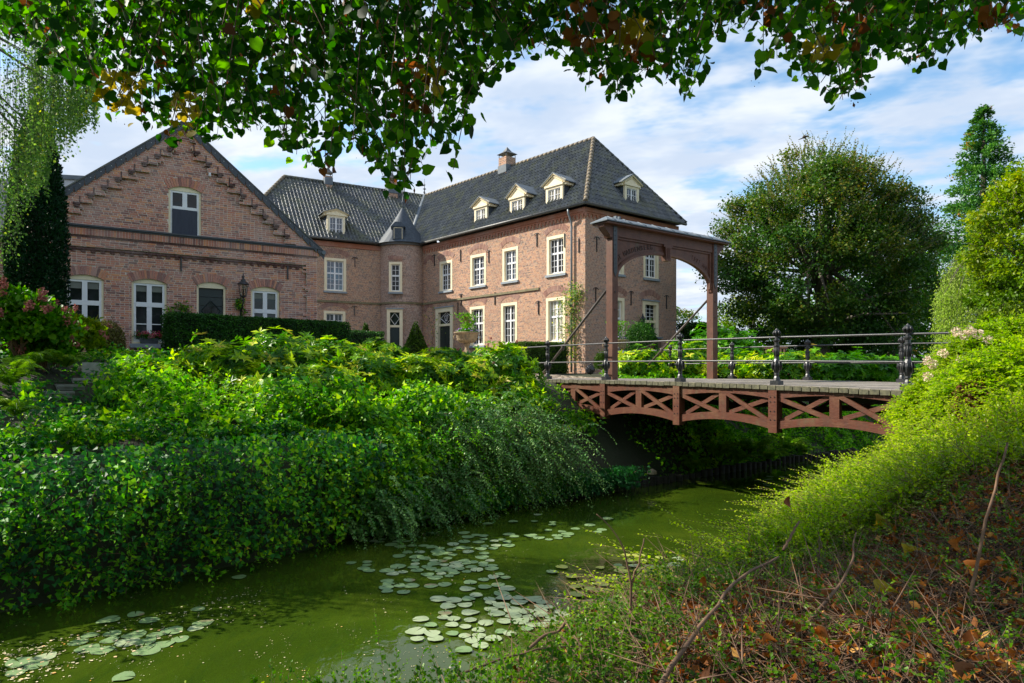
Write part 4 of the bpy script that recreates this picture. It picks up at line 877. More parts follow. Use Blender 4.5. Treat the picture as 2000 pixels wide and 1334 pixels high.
# ---- drawbridge portal
portal = thing('drawbridge_portal', 'tall brown timber portal with carved arch and raking iron stays standing on the bridge', 'portal')
PL = np.array([2.80, 19.05]); pu = nrm(np.array([1770, 1333.])); pnv = np.array([pu[1], -pu[0]]); PWID = 4.57
if np.dot(pnv, -PL) < 0: pnv = -pnv
FPt = Fac(PL, pu); FPt.n = pnv
s_l0, s_l1 = 0.0, .22; s_r0, s_r1 = PWID - .05, PWID + .19; zdk = -.262
ztop = 3.82
def bx(name, m, s0, s1, z0, z1, o0, o1): A = Acc(); FPt.bx(A, s0, s1, z0, z1, o0, o1); return A.build(name, M[m], portal)
for s0, s1 in ((s_l0, s_l1), (s_r0, s_r1)):
    p = bx('post', 'wood_gate', s0, s1, zdk, ztop + .3, -.24, 0)
    A = Acc()
    for dz in np.arange(.0, 1.1, .13): A.tube([FPt.p((s0 + s1) / 2, ztop - .9 + dz, .012), FPt.p((s0 + s1) / 2, ztop - .9 + dz, .03)], .014, 6)
    for z in (1.75, 2.25): A.tube([FPt.p((s0 + s1) / 2, z, -.0), FPt.p((s0 + s1) / 2, z, .02)], .02, 6)
    A.build('bolt', M['iron'], p, kind='stuff')
    A = Acc(); cm = (s0 + s1) / 2; A.poly([FPt.p(s, z, .002) for s, z in ((cm - .075, ztop + .28), (cm + .075, ztop + .28), (cm + .07, ztop - 1.0), (cm, ztop - 1.15), (cm - .07, ztop - 1.0))], np.append(pnv * .014, 0)); A.build('iron_strap', M['iron'], p)
bx('beam', 'wood_gate', s_l1 - .03, s_r0 + .03, ztop, ztop + .30, -.2, -.015)
A = Acc()                                                      # capital brackets at both ends of the beam
for sg, s in ((-1, s_l0), (1, s_r1)):
    pts = [(0, ztop + .33), (.34, ztop + .33), (.33, ztop + .22), (.22, ztop + .12), (.10, ztop + .02), (.06, ztop - .06), (0, ztop - .06)]
    A.poly([FPt.p(s + sg * x, z, -.24) for x, z in pts], np.append(pnv * .24, 0))
A.build('bracket', M['wood_gate'], portal, kind='stuff')
sm = (s_l1 + s_r0) / 2; hs = (s_r0 - s_l1) / 2; z_sp, z_cr = 2.55, 3.50
na = 28; th = np.linspace(0, math.pi, na); ax = sm - hs * np.cos(th) * .985; az = z_sp + (z_cr - z_sp) * np.sin(th) ** .86
for side, (i0, i1) in (('a', (0, na // 2)), ('b', (na // 2, na - 1))):
    A = Acc(); arc = [(ax[i], az[i]) for i in range(i0, i1 + 1)]
    outl = arc + ([(sm, ztop), (s_l1, ztop), (s_l1, z_sp)] if side == 'a' else [(s_r0, z_sp), (s_r0, ztop), (ax[i0], ztop)])
    for q0, q1 in zip(arc[:-1], arc[1:]): A.poly([FPt.p(q0[0], q0[1], -.14), FPt.p(q1[0], q1[1], -.14), FPt.p(q1[0], ztop - .002, -.14), FPt.p(q0[0], ztop - .002, -.14)], np.append(pnv * .05, 0))
    A.build('spandrel_board', M['wood_gate'], portal)
A = Acc()
for off_, o0, wd in ((0, -.17, .075), (.075, -.16, .035)):
    for i in range(na - 1):
        c_ = np.array([sm, z_sp]); p, q = np.array([ax[i], az[i]]), np.array([ax[i + 1], az[i + 1]]); dp, dq = nrm(p - c_), nrm(q - c_)
        A.poly([FPt.p(*(p + dp * off_), o0), FPt.p(*(q + dq * off_), o0), FPt.p(*(q + dq * (off_ + wd)), o0), FPt.p(*(p + dp * (off_ + wd)), o0)], np.append(pnv * (.13 if off_ == 0 else .105), 0))
A.build('arch_moulding', M['wood_gate'], portal)
A = Acc(); FPt.bx(A, s_l1 + .02, s_r0 - .02, ztop - .06, ztop - .004, -.10, -.05); FPt.bx(A, s_r0 - .10, s_r0 - .02, z_sp + .1, ztop - .064, -.10, -.05); A.build('panel_moulding', M['wood_gate'], portal)
A = Acc(); A.poly([FPt.p(sm + x, z, -.18) for x, z in ((-.20, ztop - .002), (.20, ztop - .002), (.20, ztop - .07), (.14, ztop - .07), (.10, z_cr - .16), (-.10, z_cr - .16), (-.14, ztop - .07), (-.20, ztop - .07))], np.append(pnv * .19, 0))
for x in (-.06, 0, .06): A.poly([FPt.p(sm + x - .014, ztop - .1, .012), FPt.p(sm + x + .014, ztop - .1, .012), FPt.p(sm + x * .7 + .012, z_cr - .1, .012), FPt.p(sm + x * .7 - .012, z_cr - .1, .012)], np.append(pnv * .014, 0))
A.build('keystone', M['wood_gate'], portal)
A = Acc()                                                      # pitched lead roof with boarded soffit
e0, e1 = s_l0 - .42, s_r1 + .42; zr0 = ztop + .34
for sg in (-1, 1):
    o = -.12 + sg * .34; A.poly([FPt.p(e0, zr0, o), FPt.p(e1, zr0, o), FPt.p(e1 - .3, zr0 + .17, -.12), FPt.p(e0 + .3, zr0 + .17, -.12)], (0, 0, .03))
A.poly([FPt.p(e0, zr0, -.46), FPt.p(e0, zr0, .22), FPt.p(e0 + .3, zr0 + .17, -.12)], (0, 0, .03)); A.poly([FPt.p(e1, zr0, -.46), FPt.p(e1, zr0, .22), FPt.p(e1 - .3, zr0 + .17, -.12)], (0, 0, .03))
for k in range(9): s = e0 + .35 + (e1 - e0 - .7) * k / 8; A.tube([FPt.p(s, zr0 + .03, .22), FPt.p(s, zr0 + .2, -.12)], .018, 5)
A.build('roof', M['lead'], portal); bx('soffit', 'wood_gate', e0 + .06, e1 - .06, zr0 - .05, zr0 - .004, -.42, .18)
A = Acc(); 
for ds in (0, .13): FPt.bx(A, s_l0 + .25 + ds, s_l0 + .31 + ds, zr0 + .1, zr0 + .26, -.2, -.1)
A.build('pulley_cheek', M['lead'], portal, kind='stuff')
# raking stays down to the deck
for s in (s_l0 + .05, s_r0 + .08):
    top = FPt.p(s, 2.35, -.24); q2 = top[:2] + bd * 3.25; A = Acc(); bot = np.array([*q2, float(ZD(np.dot(q2 - N5, bd))) + .0]); A.tube([top, bot], .036, 8); mdl = top + (bot - top) * .62
    A.lathe(mdl, [(.03, -.09), (.06, -.05), (.06, .05), (.03, .09)], 8); A.build('stay_rod', M['rod'], portal)
# carved lettering following the arch
def carve(txt, t0, t1, size):
    A = Acc(); n = len(txt)
    for i, ch in enumerate(txt):
        if ch == ' ': continue
        t = t0 + (t1 - t0) * i / max(1, n - 1); cu = bpy.data.curves.new('letter', 'FONT'); cu.body = ch; cu.size = size; cu.extrude = .01; cu.align_x = 'CENTER'
        ob = bpy.data.objects.new('letter', cu); COL.objects.link(ob); dg = bpy.context.evaluated_depsgraph_get(); me = bpy.data.meshes.new_from_object(ob.evaluated_get(dg))
        V = np.zeros(len(me.vertices) * 3); me.vertices.foreach_get("co", V); V = V.reshape(-1, 3)
        x = sm - hs * math.cos(t); z = z_sp + (z_cr - z_sp) * math.sin(t) ** .86; e = 1e-2; dx = hs * math.sin(t); dz = (z_cr - z_sp) * ((math.sin(t + e)) ** .86 - (math.sin(t)) ** .86) / e
        an = math.atan2(dz, dx); c, s_ = math.cos(an), math.sin(an); nx, nz = -s_, c; bx_, bz_ = x + nx * .16, z + nz * .16
        S = bx_ + V[:, 0] * c * .8 - V[:, 1] * s_; Z = bz_ + V[:, 0] * s_ * .8 + V[:, 1] * c
        Q = np.stack([FPt.O[0] + pu[0] * S + pnv[0] * (-.088 + V[:, 2]), FPt.O[1] + pu[1] * S + pnv[1] * (-.088 + V[:, 2]), Z], 1)
        base = A.n; A.v.append((Q, None)); A.n += len(Q)
        for p in me.polygons: A.f.append((np.array([list(p.vertices)]) + base, 0, None, False))
        bpy.data.objects.remove(ob); bpy.data.curves.remove(cu)
    return A
M['carved'] = plain('dark_carved_letter', (.035, .018, .014), (.02, .01, .01), .6, 9); M['carved2'] = plain('faded_carved_letter', (.11, .05, .036), (.07, .03, .024), .6, 9)
carve('OUT HARDENBERG', .40, 1.27, .20).build('inscription', M['carved'], portal); carve('1507 ANNO', 2.15, 2.66, .19).build('inscription', M['carved2'], portal)
# ------------------------------------------------------------------ foliage tools
LT = {
 'kite': (np.array([(0, 0, 0), (.42, .45, .09), (0, 1, -.05), (-.42, .45, .09)]), [[0, 1, 2], [0, 2, 3]]),
 'flat': (np.array([(0, 0, 0), (.40, .42, .05), (.28, .78, .05), (0, 1, 0), (-.28, .78, .05), (-.40, .42, .05)]), [[0, 1, 2, 3], [0, 3, 4, 5]]),
 'long': (np.array([(0, 0, 0), (.15, .45, .05), (0, 1, -.14), (-.15, .45, .05)]), [[0, 1, 2], [0, 2, 3]]),
 'ivy': (np.array([(0, 0, 0), (.50, .08, .05), (.30, .42, .02), (0, 1, -.08), (-.30, .42, .02), (-.5, .08, .05), (0, .3, -.04)]), [[0, 1, 2, 6], [6, 2, 3, 4], [0, 6, 4, 5]]),
 'lime': (np.array([(0, .06, 0), (.26, -.06, .05), (.50, .18, .10), (.48, .52, .07), (.24, .84, .0), (.03, 1.08, -.12), (-.2, .86, .0), (-.46, .55, .07), (-.50, .2, .10), (-.27, -.06, .05), (0, .5, -.03)]), [[0, 1, 2, 10], [10, 2, 3, 4], [10, 4, 5, 6], [10, 6, 7, 8], [0, 10, 8, 9]]),
 'blade': (np.array([(-.035, 0, 0), (.035, 0, 0), (.022, .6, -.08), (0, 1, -.30), (-.022, .6, -.08)]), [[0, 1, 2, 4], [4, 2, 3, 3]]),
}
def add_leaves(A, P, T, N, S, kind='kite', mat=0, rnd=None, W=1.0):
    P = np.asarray(P, float); n = len(P)
    if n == 0: return
    tv, fs = LT[kind]; T = nrm(T); B = nrm(np.cross(T, N)); N = np.cross(B, T); S = np.broadcast_to(np.asarray(S, float), (n,))
    V = P[:, None] + S[:, None, None] * (tv[None, :, 0:1] * W * B[:, None] + tv[None, :, 1:2] * T[:, None] + tv[None, :, 2:3] * N[:, None]); k = len(tv); V = V.reshape(-1, 3)
    rnd = rng.random(n) if rnd is None else rnd; first = True
    for L in (3, 4):
        ff = np.array([f for f in fs if len(f) == L and len(set(f)) == L] + ([[f[0], f[1], f[2]] for f in fs if len(f) == 4 and len(set(f)) == 3] if L == 3 else []))
        if len(ff) == 0: continue
        F = (np.arange(n)[:, None, None] * k + ff[None]).reshape(-1, ff.shape[1])
        if first: A.add(V, F, mat, np.repeat(rnd, len(ff)), None, True); first = False
        else: A.f.append((F + A.n - len(V), mat, np.repeat(rnd, len(ff)), True))
def rdir(n, r=rng): return nrm(r.normal(size=(n, 3)))
def ribbon(A, P0, P1, w, mat=1, rnd=.5):
    """many thin straight stems at once: triangular strips"""
    P0 = np.asarray(P0, float); P1 = np.asarray(P1, float); n = len(P0); d = nrm(P1 - P0); s = nrm(np.cross(d, rdir(n))) * w; t = np.cross(d, s)
    V = np.stack([P0 + s, P0 - s * .5 + t * .8, P0 - s * .5 - t * .8, P1], 1).reshape(-1, 3); F = (np.arange(n)[:, None, None] * 4 + np.array([[0, 1, 3], [1, 2, 3], [2, 0, 3]])[None]).reshape(-1, 3)
    A.add(V, F, mat, np.full(len(F), rnd), None, True)
def L_(name, *st, **k): return leafmat(name, list(st), **k)
G = {}
G['ivy'] = L_('ivy_leaf', (0, (.012, .050, .020)), (.35, (.024, .110, .020)), (.6, (.080, .25, .018)), (.92, (.24, .42, .02)), (.97, (.30, .20, .02)), (1, (.34, .17, .03)), trans=.28, rough=.5, spec=.5, gain=1.15)
G['rhodo'] = L_('rhododendron_leaf', (0, (.012, .045, .010)), (.30, (.035, .11, .014)), (.55, (.13, .25, .025)), (.8, (.42, .48, .045)), (1, (.42, .28, .10)), gain=1.2, trans=.34, rough=.38, spec=.5)
G['laurel'] = L_('laurel_leaf', (0, (.02, .08, .012)), (.5, (.06, .19, .02)), (1, (.16, .33, .035)), trans=.3, rough=.32, spec=.55)
G['sprig'] = L_('honeysuckle_leaf', (0, (.02, .06, .012)), (.4, (.05, .13, .016)), (.75, (.13, .24, .02)), (1, (.28, .34, .035)), trans=.35, rough=.35, spec=.5)
G['sprig_y'] = L_('sunny_honeysuckle_leaf', (0, (.06, .13, .008)), (.4, (.17, .29, .010)), (.8, (.36, .44, .02)), (1, (.48, .48, .05)), trans=.45, rough=.38, spec=.45)  # brightness of sunlight put into this honeysuckle leaf colour
G['sprig_d'] = L_('cotoneaster_leaf', (0, (.03, .08, .03)), (.5, (.09, .19, .06)), (1, (.22, .34, .12)), trans=.25, rough=.4, spec=.5)
G['yew'] = L_('yew_needle', (0, (.006, .018, .006)), (.6, (.014, .042, .009)), (1, (.045, .10, .015)), trans=.2, rough=.5, spec=.35, gain=2.0)
G['yew2'] = L_('dark_yew_needle', (0, (.004, .016, .009)), (.7, (.009, .036, .014)), (1, (.025, .075, .018)), trans=.12, rough=.5, spec=.35)
G['box'] = L_('clipped_leaf', (0, (.02, .045, .01)), (.6, (.045, .09, .015)), (1, (.12, .17, .03)), trans=.2, rough=.5, spec=.35)
G['box_b'] = L_('bronze_clipped_leaf', (0, (.05, .045, .02)), (.6, (.10, .09, .035)), (1, (.17, .17, .05)), trans=.2, rough=.5, spec=.35)
G['beech'] = L_('copper_beech_leaf', (0, (.012, .036, .012)), (.35, (.030, .075, .016)), (.6, (.060, .11, .018)), (.82, (.13, .125, .025)), (1, (.30, .15, .045)), trans=.34, gain=1.12, rough=.4, spec=.5)
G['creep'] = L_('climber_leaf', (0, (.016, .065, .010)), (.35, (.045, .15, .014)), (.7, (.16, .33, .022)), (1, (.42, .52, .05)), trans=.38, rough=.5, gain=1.2)
G['maple'] = L_('green_tree_leaf', (0, (.02, .075, .010)), (.5, (.05, .155, .014)), (1, (.16, .29, .03)), trans=.4, rough=.45)
G['sequoia'] = L_('sequoia_needle', (0, (.014, .050, .014)), (.5, (.035, .105, .028)), (.85, (.10, .19, .04)), (1, (.24, .11, .04)), trans=.25, rough=.5, gain=1.3)
G['willow'] = L_('willow_leaf', (0, (.14, .22, .05)), (.5, (.30, .40, .09)), (1, (.46, .54, .15)), trans=.42, rough=.5, gain=.95)
G['hornbeam'] = L_('yellowing_hornbeam_leaf', (0, (.035, .085, .006)), (.4, (.085, .16, .008)), (.8, (.20, .25, .015)), (1, (.36, .32, .04)), trans=.40, rough=.42)
G['birch'] = L_('birch_leaf', (0, (.03, .07, .02)), (.5, (.08, .14, .045)), (.85, (.17, .23, .07)), (1, (.42, .35, .03)), trans=.42, rough=.5, gain=1.5)
G['lime'] = L_('lime_leaf', (0, (.010, .038, .005)), (.5, (.026, .090, .007)), (.85, (.08, .19, .010)), (1, (.18, .31, .015)), trans=.56, rough=.5, spec=.45, tcol=(1.5, 1.9, .35))
G['lime_y'] = L_('yellow_lime_leaf', (0, (.22, .17, .02)), (1, (.42, .34, .07)), trans=.5, rough=.5, tcol=(1.2, 1.1, .4)); G['lime_b'] = L_('withered_lime_leaf', (0, (.10, .045, .02)), (1, (.30, .13, .05)), trans=.4, rough=.6, tcol=(1.3, .9, .5))
G['fern'] = L_('fern_leaf', (0, (.03, .09, .01)), (.5, (.09, .20, .02)), (1, (.22, .30, .04)), trans=.35, rough=.5)
G['grass'] = L_('grass_blade', (0, (.04, .10, .015)), (.5, (.09, .20, .03)), (1, (.22, .28, .08)), trans=.35, rough=.5)
G['dead'] = L_('dead_leaf', (0, (.09, .035, .015)), (.4, (.20, .075, .03)), (.8, (.34, .14, .05)), (1, (.50, .30, .12)), trans=.25, rough=.6, tcol=(1.3, .9, .5)); G['dry'] = L_('dry_brown_leaf', (0, (.06, .03, .02)), (1, (.20, .09, .05)), trans=.2, rough=.7, tcol=(1.3, .9, .5))
G['pink'] = L_('pink_petal', (0, (.45, .05, .10)), (.6, (.70, .16, .26)), (1, (.85, .45, .5)), trans=.3, rough=.5, tcol=(1.1, .9, .9)); G['dusty'] = L_('faded_hydrangea', (0, (.20, .07, .06)), (1, (.42, .19, .17)), trans=.2, rough=.7, tcol=(1.1, .9, .9))
G['cream_f'] = L_('cream_floret', (0, (.55, .45, .34)), (1, (.80, .68, .58)), trans=.3, rough=.6, tcol=(1, .9, .8)); G['lilac'] = L_('lilac_petal', (0, (.35, .2, .5)), (1, (.6, .45, .7)), trans=.3, rough=.6, tcol=(1, .9, 1))

def blob_bush(name, label, category, c, rad, n, leaf, mat, kind='long', group=None, whorl=True, seed=0, lump=.50, stemmat='twig', clump=None, W=1.0, zmin=None, flower=None, lean=(0, 0, 0)):
    """a shrub: stems, then leaves in whorls over a lumpy shell; things > stem, foliage"""
    r = np.random.default_rng(seed + 100); c = np.asarray(c, float); rad = np.asarray(rad, float) * np.ones(3)
    t = thing(name, label, category, group); A = Acc()
    m = n // (7 if whorl else 1); d = rdir(m * 2, r); d = d[d[:, 2] > -.35][:m]; m = len(d)
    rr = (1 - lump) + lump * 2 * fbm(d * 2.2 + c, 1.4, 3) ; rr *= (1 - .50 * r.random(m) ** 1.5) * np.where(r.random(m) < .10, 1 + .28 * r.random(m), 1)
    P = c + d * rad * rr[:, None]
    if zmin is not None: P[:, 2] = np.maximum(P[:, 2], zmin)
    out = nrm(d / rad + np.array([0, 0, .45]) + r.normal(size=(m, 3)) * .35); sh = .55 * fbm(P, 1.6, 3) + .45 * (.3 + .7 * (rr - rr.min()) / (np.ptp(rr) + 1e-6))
    if whorl:
        wr = r.random(m) ** 1.5
        for k in range(7):
            a = k * 2 * math.pi / 7 + r.random(m); x = nrm(np.cross(out, np.array([0, .3, 1.]) + r.normal(size=(m, 3)) * .1)); y = np.cross(out, x)
            T = x * np.cos(a)[:, None] + y * np.sin(a)[:, None] + out * (.05 + .5 * r.random(m))[:, None]
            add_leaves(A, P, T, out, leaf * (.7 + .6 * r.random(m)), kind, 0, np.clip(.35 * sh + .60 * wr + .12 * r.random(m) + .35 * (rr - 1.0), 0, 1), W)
    else:
        T = nrm(out + r.normal(size=(m, 3)) * .9); N = nrm(out + r.normal(size=(m, 3)) * .6); add_leaves(A, P, T, N, leaf * (.6 + .8 * r.random(m)), kind, 0, np.clip(.55 * sh + .55 * r.random(m), 0, 1), W)
    A.build('foliage', mat, t, kind='stuff'); B = Acc(); q = c - [0, 0, rad[2] * .9]
    for k in range(5):
        e = c + rdir(1, r)[0] * rad * .55; e[2] = c[2] + abs(e[2] - c[2]); B.tube([q + r.normal(size=3) * .04, (q + e) / 2 + r.normal(size=3) * .07, e], [.035, .025, .01], 5)
    B.build('stem', M[stemmat], t)
    if flower:
        Fm, nf, fs = flower; Fa = Acc(); vv = np.argsort(-(rr + .5 * r.random(m) - .6 * (d[:, 1] > .2) - 1.0 * (d[:, 2] < .0))); idx = vv[:nf]
        for k in range(26): add_leaves(Fa, P[idx] + d[idx] * (leaf * .7) + rdir(len(idx), r) * fs * .55, rdir(len(idx), r), rdir(len(idx), r), fs * .55, 'kite', 0, r.random(len(idx)))
        Fa.build('flower', Fm, t, kind='stuff')
    return t

# treads of the garden steps: found where the view of the bank meets the ground, so that the ivy can leave them free
def on_bank(px, py):
    for Y in np.arange(8, 22, .02):
        x, z = (px - CX) / FP * Y, (HY - py) / FP * Y
        if z < float(ground(np.array([x]), np.array([Y]))[0]) + .10: return np.array([x, Y, z])
    return pw(px, py, 14)
STEPS = [(on_bank(a, py), on_bank(b, py)) for a, b, py in ((-20, 50, 786), (-20, 34, 803), (86, 146, 765), (112, 166, 752), (142, 208, 739), (160, 216, 728), (176, 222, 718))]
def off_steps(P, m=.22):
    k = np.ones(len(P), bool)
    for a, b in STEPS:
        u = (b - a)[:2]; L = np.linalg.norm(u) + 1e-6; u = u / L; d = P[:, :2] - a[:2]; s = d @ u; t = d @ np.array([-u[1], u[0]]); k &= ~((s > -.02) & (s < L - .1) & (t > -.55) & (t < .40))
    return k
# ------------------------------------------------------------------ ivy and ground cover on the banks
def ivy_cover():
    r = np.random.default_rng(31); n = 118000; A = Acc()
    x = r.uniform(-15, 4.0, n); a = r.uniform(-.05, 9, n) ** 1.0; a = np.where(r.random(n) < .5, r.uniform(-.25, 1.6, n), a); y = np.interp(x, LX, LY) + a / .74
    ok = (y < 17.5) & (y > 2) & (a < 8.5); vis = np.abs(x / np.maximum(y, .1)) < .80; ok &= vis; x, y, a = x[ok], y[ok], a[ok]; z = ground(x, y); n = len(x)
    # the steep ivy wall: spread points up its face
    wall = (a < .95); z = np.where(wall, -3.02 + (z * 0 + 1) * (r.random(n) ** .85) * (1.86 * np.clip(sst((-x - .8) / 2.4), .25, 1)), z)
    P = np.stack([x, y, z], 1); lump = fbm(P, .75, 4); lump2 = fbm(P + 9, 2.6, 2)
    e = .15; gx = (ground(x + e, y) - ground(x - e, y)) / (2 * e); gy = (ground(x, y + e) - ground(x, y - e)) / (2 * e); N = nrm(np.stack([-gx, -gy, np.ones(n)], 1)); N = np.where(wall[:, None], np.array([.62, -.67, .4]), N); N = nrm(N)
    P = P + N * ((lump - .35) * 1.1 + (lump2 - .5) * .50 + np.where(wall, .12, .05) - .22 * r.random(n) ** 1.5)[:, None]; P[:, 2] = np.maximum(P[:, 2], -2.97)
    T = nrm(np.array([0, 0, -.75]) + N * .45 + r.normal(size=(n, 3)) * .55); NN = nrm(N + r.normal(size=(n, 3)) * .5 + [0, 0, .25])
    rr = np.clip(.75 * (lump2 - .5) + .6 * (fbm(P + 33, .7, 2) - .5) + .15 + .75 * r.random(n) ** 2.2, 0, 1); rr = np.where(r.random(n) < .988, np.minimum(rr, .93), rr)
    rr = np.where(x > .8, rr * np.clip(1 - (x - .8) * .8, .25, 1), rr); k_ = off_steps(P) | (P[:, 2] < -1.2); add_leaves(A, P[k_], T[k_], NN[k_], ((.046 + .046 * r.random(n)) * np.where(y > 12, 1.15, 1))[k_], 'ivy', 0, rr[k_])
    A.build('ivy', G['ivy'], None, kind='stuff', label='dark glossy ivy covering the bank of the moat')
    B = Acc(); k = 260; i = r.integers(0, n, k); p0 = P[i]; ribbon(B, p0, p0 + nrm(r.normal(size=(k, 3)) * [1, 1, .5] + [0, 0, -.4]) * r.uniform(.2, .8, (k, 1)), .006, 0); B.build('ivy_stems', M['twig'], None, kind='stuff')
ivy_cover()
def creeper(name, cs, leafs, dens, mat, label, kind='ivy', seed=1):
    """paler scrambling growth heaped in mounds on the bank"""
    r = np.random.default_rng(seed); A = Acc()
    for (px, py, Y, rx, rz) in cs:
        c = pw(px, py, Y); m = int(dens * rx * rz * 4); d = rdir(m * 2, r); d = d[(d[:, 2] > -.5) & (d[:, 1] < .55)][:m]; m = len(d); rr = .38 + 1.05 * fbm(d * 2.0 + c, 1.7, 3) + .22 * (r.random(m) < .06) * r.random(m); P = c + d * np.array([rx, rx * .9, rz]) * rr[:, None] * (1 - .40 * r.random((m, 1)) ** 1.3)
        P[:, 2] = np.maximum(P[:, 2], ground(P[:, 0], P[:, 1]) - .05); k_ = off_steps(P); d, P, rr = d[k_], P[k_], rr[k_]; m = len(P); out = nrm(d + [0, 0, .3]); T = nrm(out * .5 + [0, 0, -.45] + r.normal(size=(m, 3)) * .6)
        add_leaves(A, P, T, nrm(out + r.normal(size=(m, 3)) * .45), leafs * (.6 + .7 * r.random(m)), kind, 0, np.clip(.9 * (fbm(P, 1.8, 2) - .5) + .75 * r.random(m) ** 1.4 + .18 + .5 * (rr - .95), 0, 1))
    A.build(name, mat, None, kind='stuff', label=label)
creeper('creeper', [(-40, 770, 11.5, 1.0, .45), (170, 830, 11.8, 1.0, .35), (280, 765, 12.6, .9, .5), (90, 860, 10.8, 1.1, .3), (330, 830, 12.0, 1.1, .5), (450, 850, 12.4, 1.1, .55), (560, 800, 13.2, 1.0, .75), (660, 800, 14.0, 1.0, .7), (270, 715, 14.2, .7, .25), (600, 880, 12.8, 1.0, .5), (730, 840, 14.0, 1.0, .7), (760, 900, 13.6, .9, .6), (690, 930, 12.9, .9, .5), (830, 800, 15.2, 1.1, .7), (850, 900, 14.6, .8, .7), (900, 810, 16.6, .9, .6), (1020, 790, 18.0, .9, .5), (1120, 830, 18.6, .8, .5), (1120, 800, 20.2, .8, .35), (40, 690, 14.5, .9, .5), (60, 700, 14.6, .5, .3)], .10, 380, G['creep'], 'mid green leafy climbers heaped over the bank')
# cotoneaster with long feathered shoots hanging to the water
def sprays(A, roots, dirs, lens, leaf, nl, droop, mat=0, stem=1, sw=.006, r=rng, up=None, shade=None, two=True, kind='kite', W=.8):
    """arched shoots with two ranks of small leaves"""
    roots = np.asarray(roots, float); n = len(roots); dirs = nrm(dirs); lens = np.broadcast_to(lens, (n,)).astype(float); segs = 4; pts = []
    for k in range(segs + 1):
        t = k / segs; p = roots + dirs * (lens * t)[:, None] + np.array([0, 0, -1.0]) * (droop * lens * t * t)[:, None]; pts.append(p)
    for k in range(segs): ribbon(A, pts[k], pts[k + 1] + (pts[k + 1] - pts[k]) * .15, sw * (1 - k / (segs + 1)), stem)
    base = r.random(n) if shade is None else shade
    for j in range(nl):
        t = (j + .5) / nl; f = t * segs; k = min(int(f), segs - 1); q = f - k; p = pts[k] * (1 - q) + pts[k + 1] * q; tg = nrm(pts[k + 1] - pts[k]); side = nrm(np.cross(tg, np.array([0, 0, 1.0]) + r.normal(size=(n, 3)) * .35)) * (1 if j % 2 else -1)
        up_ = np.cross(side, tg); T = nrm(side * .9 + tg * .75 + r.normal(size=(n, 3)) * .25); N = nrm(np.abs(up_[:, 2:3]) * [0, 0, 1.] + up_ * .3 + r.normal(size=(n, 3)) * .35)
        s = leaf * (.7 + .6 * r.random(n)) * (1.15 - .55 * t); add_leaves(A, p, T, N, s, kind, mat, np.clip(base * .6 + .25 * t + .3 * r.random(n) - .05, 0, 1), W)
def feather():
    r = np.random.default_rng(5); A = Acc(); B = Acc()
    spots = [(980, 830, 16.2, 1.7, .62), (1040, 870, 16.4, 1.5, .5), (940, 890, 15.2, 1.4, .5), (880, 860, 15.2, 1.3, .4), (1000, 910, 15.6, 1.2, .4), (740, 1005, 12.5, .7, .35), (850, 950, 14.0, .9, .4)]
    for (px, py, Y, ln, w) in spots:
        c = pw(px, py, Y); n = 190; o = c + r.normal(size=(n, 3)) * [.50, .35, .32]; d = nrm(np.array([.62, -.70, .45]) + r.normal(size=(n, 3)) * [.40, .35, .30])
        sprays(A, o, d, ln * r.uniform(.45, 1.05, n), .072, 30, .85, r=r, shade=np.clip(r.random(n), 0, 1), W=.75)
    A.build('cotoneaster', [G['sprig_d'], M['twig']], None, kind='stuff', label='arching feathery shoots hanging over the water')
feather()

# ------------------------------------------------------------------ rhododendrons on the bank
RH = [((455, 735), 14.8, (1.0, .9, .70), 'rhododendron with bright yellow green tips beside the ivy covered steps'),
      ((395, 712), 15.6, (.55, .5, .40), 'small rhododendron under the window box at the corner of the yew hedge'),
      ((545, 712), 15.8, (1.0, .9, .66), 'rounded rhododendron below the middle of the long yew hedge'),
      ((640, 712), 16.8, (.95, .9, .62), 'sunlit rhododendron in front of the end of the long yew hedge'),
      ((520, 775), 14.2, (.9, .8, .6), 'lower rhododendron on the slope below the long yew hedge'),
      ((620, 770), 15.0, (1.0, .9, .65), 'rhododendron growing through climbers halfway down the bank'),
      ((715, 745), 16.6, (1.0, .9, .65), 'rhododendron on the slope below the turret door'),
      ((745, 705), 18.2, (.75, .7, .5), 'low leafy rhododendron right under the turret door'),
      ((810, 740), 17.5, (1.0, .9, .6), 'rhododendron below the dark cone shaped yew'),
      ((860, 715), 19.3, (.85, .8, .5), 'rhododendron with pinkish tips under the manor front door'),
      ((905, 745), 18.2, (1.0, .9, .68), 'broad rhododendron below the stone urn'),
      ((970, 730), 19.2, (1.12, 1.0, .80), 'large rhododendron with bronze tips by the start of the bridge railing'),
      ((1000, 775), 18.4, (.8, .8, .6), 'rhododendron low on the bank against the bridge abutment'),
      ((575, 845), 13.6, (.7, .6, .4), 'sparse rhododendron at the foot of the slope above the ivy shelf'),
      ((300, 757), 13.6, (.75, .65, .5), 'creeper grown rhododendron beside the ivy covered steps, lowest on the slope')]
for i, ((px, py), Y, rd, lab) in enumerate(RH):
    c = pw(px, py, Y); g = float(ground(c[0], c[1])); top = c[2] + rd[2]
    blob_bush('rhododendron', lab, 'shrub', c, rd, 3000 if i != 11 else 4200, .18, G['rhodo'], 'long', 'rhododendrons on the bank', seed=i, W=1.15, flower=(G['dusty'], 10, .06) if i in (9, 11) else None)
